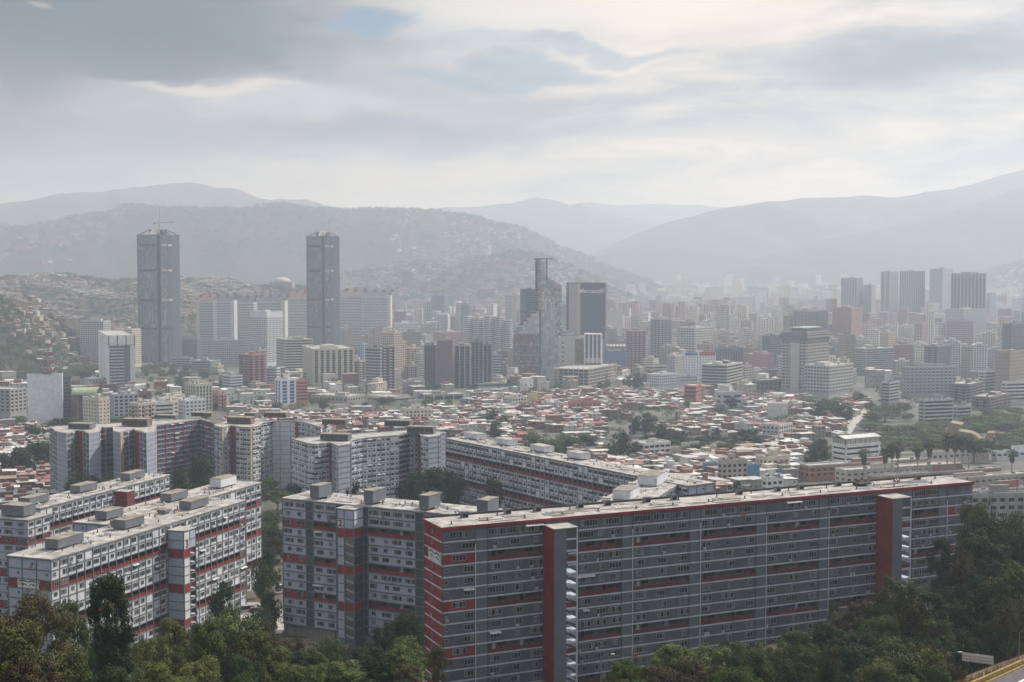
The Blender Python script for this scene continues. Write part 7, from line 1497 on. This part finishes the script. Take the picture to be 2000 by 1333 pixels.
# thick belt of trees at the foot of the picture
PROF = [(-60, 1262), (150, 1262), (330, 1250), (470, 1222), (560, 1262), (640, 1285), (830, 1285), (862, 1330), (1190, 1338), (1260, 1306), (1420, 1285), (1600, 1262), (1700, 1205), (1850, 1170), (1950, 1130), (2060, 1130)]
for i in range(120):
    u = rt.uniform(-60, 2060); v = lerp_table(PROF, u) + rt.uniform(-32, 70) * (1.3 if u > 1650 else 1); d = 300 - (v - 1150) * .75 + rt.uniform(-14, 14)
    if u > 1850: v = rt.uniform(1120, 1235); tree(rt.choice(('round_dark', 'round_olive', 'airy_dark', 'airy_brown', 'airy_olive')), u, v, rt.uniform(238, 282), rt.uniform(70, 115)); continue
    if 845 < u < 1215: continue
    tree(rt.choice(('round_dark', 'round_olive', 'airy_dark', 'airy_olive', 'airy_brown', 'round_green', 'tall_olive', 'round_bright', 'umbrella_green')), u, v, max(165, min(300, d)), rt.uniform(50, 125))
for i in range(9): tree(rt.choice(('umbrella_green', 'round_green', 'umbrella_dark')), 1836 + i * 14, 852 + (i % 3) * 7 + (6 if i < 7 else 0), 845, rt.uniform(34, 50))
TLIST.sort(key=lambda t: -t[4] - (1000 if t[5] else 0))
for i, a in enumerate(TLIST): grow(*a, rank=i)
if REST:
    for j, (m_, vs) in enumerate(REST.items()): o = bpy.data.objects.new('distant_trees', quads_mesh('distant_trees', np.concatenate(vs), m_)); COL.objects.link(o); tag(o, 'small far off trees dotted between the buildings', kind='stuff')
# scrub on hillsides and among the far town: beyond counting
def scrub(name, label, n, pick, s0, s1, mats):
    rs = np.random.RandomState(5); groups = {m_: [] for m_ in mats}
    for _ in range(n):
        p = pick()
        if p is None: continue
        s = rt.uniform(s0, s1); cs = [(p[0] + rt.uniform(-s, s) * .6, p[1] + rt.uniform(-s, s) * .6, p[2] + s * rt.uniform(.2, .7)) for _k in range(3)]
        groups[rt.choice(mats)].append(leaves(rs, cs, [s * .6] * 3, 34, max(.15, s * .13), .8, .4))
    V = np.concatenate([np.concatenate(v) for v in groups.values() if v]); me = quads_mesh(name, V, mats[0]); idx = []
    for i, (m_, v) in enumerate(groups.items()):
        if i: me.materials.append(MATS[m_])
        idx += [i] * (sum(len(a) for a in v) // 4)
    me.polygons.foreach_set('material_index', idx); o = bpy.data.objects.new(name, me); COL.objects.link(o); return tag(o, label, kind='stuff')
def on_hill(h, t0=0, t1=1.02, a0=0, a1=1, dens=.45, inv=True):
    def f():
        a, t = rt.uniform(a0, a1), rt.uniform(t0, t1); x, y, z = hill_z(h, a, t); k = fbm(np.float64(x / 90.), np.float64(y / 130.), 3, 3)
        u, v = UV(x, y, z)
        return (x, y, z) if -60 < u < 2060 and (k < dens if inv else k > dens) else None
    return f
scrub('hillside_trees', 'bushes and trees between the shacks on the nearer hillside', 5200, on_hill('town', 0, 1.02, 0, 1, .47), 5, 10, ('leaf_green', 'leaf_dark', 'leaf_olive'))
scrub('hillside_scrub', 'brown and green scrub covering the hill at the left edge', 3600, on_hill('scrub', 0, 1.05, 0, 1, 9), 3, 8, ('leaf_brown', 'leaf_olive', 'leaf_dark', 'leaf_green', 'leaf_brown'))
scrub('spur_trees', 'dark bushes on the central spur', 1500, on_hill('spur', 0, 1.02, 0, 1, .48), 8, 16, ('leaf_green', 'leaf_dark'))
scrub('ridge_trees', 'tree cover on the long ridge crest', 2600, on_hill('ridge', .35, 1.02, 0, 1, 9), 10, 22, ('leaf_dark', 'leaf_green', 'leaf_dark'))
def on_floor(u0, u1, d0, d1):
    def f():
        d = rt.uniform(d0, d1); u = rt.uniform(u0, u1); x = XU(u, d); return (x, d, ground_z(x, d))
    return f
scrub('street_trees', 'street trees and gardens between the buildings of the valley floor', 1500, on_floor(-40, 2060, 1150, 3400), 3.5, 7, ('leaf_green', 'leaf_dark', 'leaf_olive'))
scrub('garden_trees', 'small trees and gardens between the shanty houses', 420, on_floor(880, 1660, 760, 1250), 3, 5.5, ('leaf_green', 'leaf_dark', 'leaf_olive'))
scrub('parkland_trees', 'trees and gardens covering the ground beyond the right hand blocks', 900, on_floor(2040, 2700, 300, 2600), 4, 9, ('leaf_green', 'leaf_dark', 'leaf_olive'))
def on_slope():
    d = rt.uniform(165, 430); u = rt.uniform(-200, 2300); x = XU(u, d)
    for o_, F, W2 in SLABS:
        dx, dy = x - F.x, d - F.y; s = dx * F.e[0] + dy * F.e[1]; q = dx * F.n[0] + dy * F.n[1]
        if -6 < s < F.L + 6 and -W2 - 6 < q < 8: return None
    if d < 262 and 835 < UV(x, d, ground_z(x, d))[0] < 1240: return None
    if d < 225 and UV(x, d, ground_z(x, d))[0] > 1860: return None
    return (x, d, ground_z(x, d) - .3)
SLABS = [(0, FA, WA), (0, FBb, 14), (0, FC, 14), (0, FD, 14)]
scrub('undergrowth', 'dense undergrowth of shrubs covering the slope below the blocks', 4200, on_slope, .9, 2.2, ('leaf_olive', 'leaf_dark', 'leaf_brown', 'leaf_green'))
# ------------------------------------------------------------------ palms
def palm_mesh(seed):
    rs = np.random.RandomState(seed); tr = MB(); bend = rs.uniform(-.6, .6); tr.tube([(0, 0, -2), (bend * .3, 0, 7), (bend, 0, 14), (bend * 1.4, 0, 19)], [.38, .30, .22, .2], 'bark_pale', 7)
    cr = MB(); c = (bend * 1.4, 0, 19)
    for i in range(60):
        a = rs.uniform(0, 6.28); e = rs.uniform(-.6, 1.4); l = rs.uniform(1.5, 2.3); dx, dy, dz = math.cos(a) * math.cos(e), math.sin(a) * math.cos(e), math.sin(e); h = (c[0] + dx * l, c[1] + dy * l, c[2] + dz * l)
        px, py = -math.sin(a), math.cos(a)
        for k in range(7):
            w = (k - 3) / 3 * 1.3; t = (h[0] + dx * 1.1 * (1 - abs(w) * .4) + px * w, h[1] + dy * 1.1 * (1 - abs(w) * .4) + py * w, h[2] + dz * .7 - .5 * abs(w) - .3); cr.face([(h[0] - px * .22 + px * w * .3, h[1] - py * .22 + py * w * .3, h[2]), (h[0] + px * .22 + px * w * .3, h[1] + py * .22 + py * w * .3, h[2]), t], 'leaf_palm')
        cr.bar(c, h, .04, 'leaf_palm', 3)
    sk = MB()
    for i in range(130): a = rs.uniform(0, 6.28); zz = rs.uniform(.5, 4.2); r0 = .35 + .75 * (1 - zz / 5.5) * rs.uniform(.5, 1); x, y, z = c[0] + math.cos(a) * r0, math.sin(a) * r0, c[2] - zz; sk.face([(x, y, z), (x + math.cos(a) * .12 - math.sin(a) * .25, y + math.sin(a) * .12 + math.cos(a) * .25, z - 1.2), (x + math.cos(a) * .2 + math.sin(a) * .2, y + math.sin(a) * .2 - math.cos(a) * .2, z - 1.5)], 'frond_dead')
    return tr.mesh('trunk'), cr.mesh('crown'), sk.mesh('dead_skirt')
PM = [palm_mesh(i) for i in range(3)]
for i, (u, vt, vb) in enumerate(((1690, 880, 934), (1732, 880, 918), (1745, 866, 918), (1757, 866, 916), (1796, 870, 912), (1819, 864, 912), (1853, 850, 905), (1868, 850, 908), (1883, 850, 908), (1896, 852, 906), (1981, 880, 912))):
    d = 700 + (940 - vb) * 1.2; x = XU(u, d); g = ground_z(x, d); top = at_depth(u, vt, d)[2]; o = thing('palm_tree', None, 'palm', (x, d, g), 'row of fan palms'); s = (top - g) / 20.5; o.scale = (1.55, 1.55, s); o.rotation_euler.z = i * 1.3
    for nn, mm in zip(('trunk', 'crown', 'dead_skirt'), PM[i % 3]): c = bpy.data.objects.new(nn, mm); COL.objects.link(c); c.parent = o
    o['label'] = ['first fan palm from the left, by the row building roofs', 'second fan palm from the left', 'third fan palm from the left', 'fourth fan palm from the left, trunk leaning', 'fifth fan palm with the widest dead skirt', 'sixth fan palm from the left', 'seventh fan palm, first of the close group before the church', 'eighth fan palm, second in the close group before the church', 'ninth fan palm, third in the close group before the church', 'tenth fan palm, last of the close group before the church', 'lone fan palm near the right edge'][i]
resolve_labels()
# ------------------------------------------------------------------ air
m = bpy.data.materials.new('haze_air'); m.use_nodes = True; nt = m.node_tree; nt.nodes.clear()
pv = nt.nodes.new('ShaderNodeVolumePrincipled'); mo = nt.nodes.new('ShaderNodeOutputMaterial'); nt.links.new(pv.outputs[0], mo.inputs['Volume'])
pv.inputs['Color'].default_value = (.74, .85, 1.0, 1); pv.inputs['Absorption Color'].default_value = (1, 1, 1, 1); pv.inputs['Density'].default_value = 1.6e-4; pv.inputs['Anisotropy'].default_value = .35
MATS['haze_air'] = m
hb = MB(); hb.box(-26000, -600, CZ - 205, 26000, 37000, CZ + 775, 'haze_air')
tag(hb.build('haze'), 'smoggy valley air', kind='stuff')
for o in ORIG:
    if '_o' in o: del o['_o']
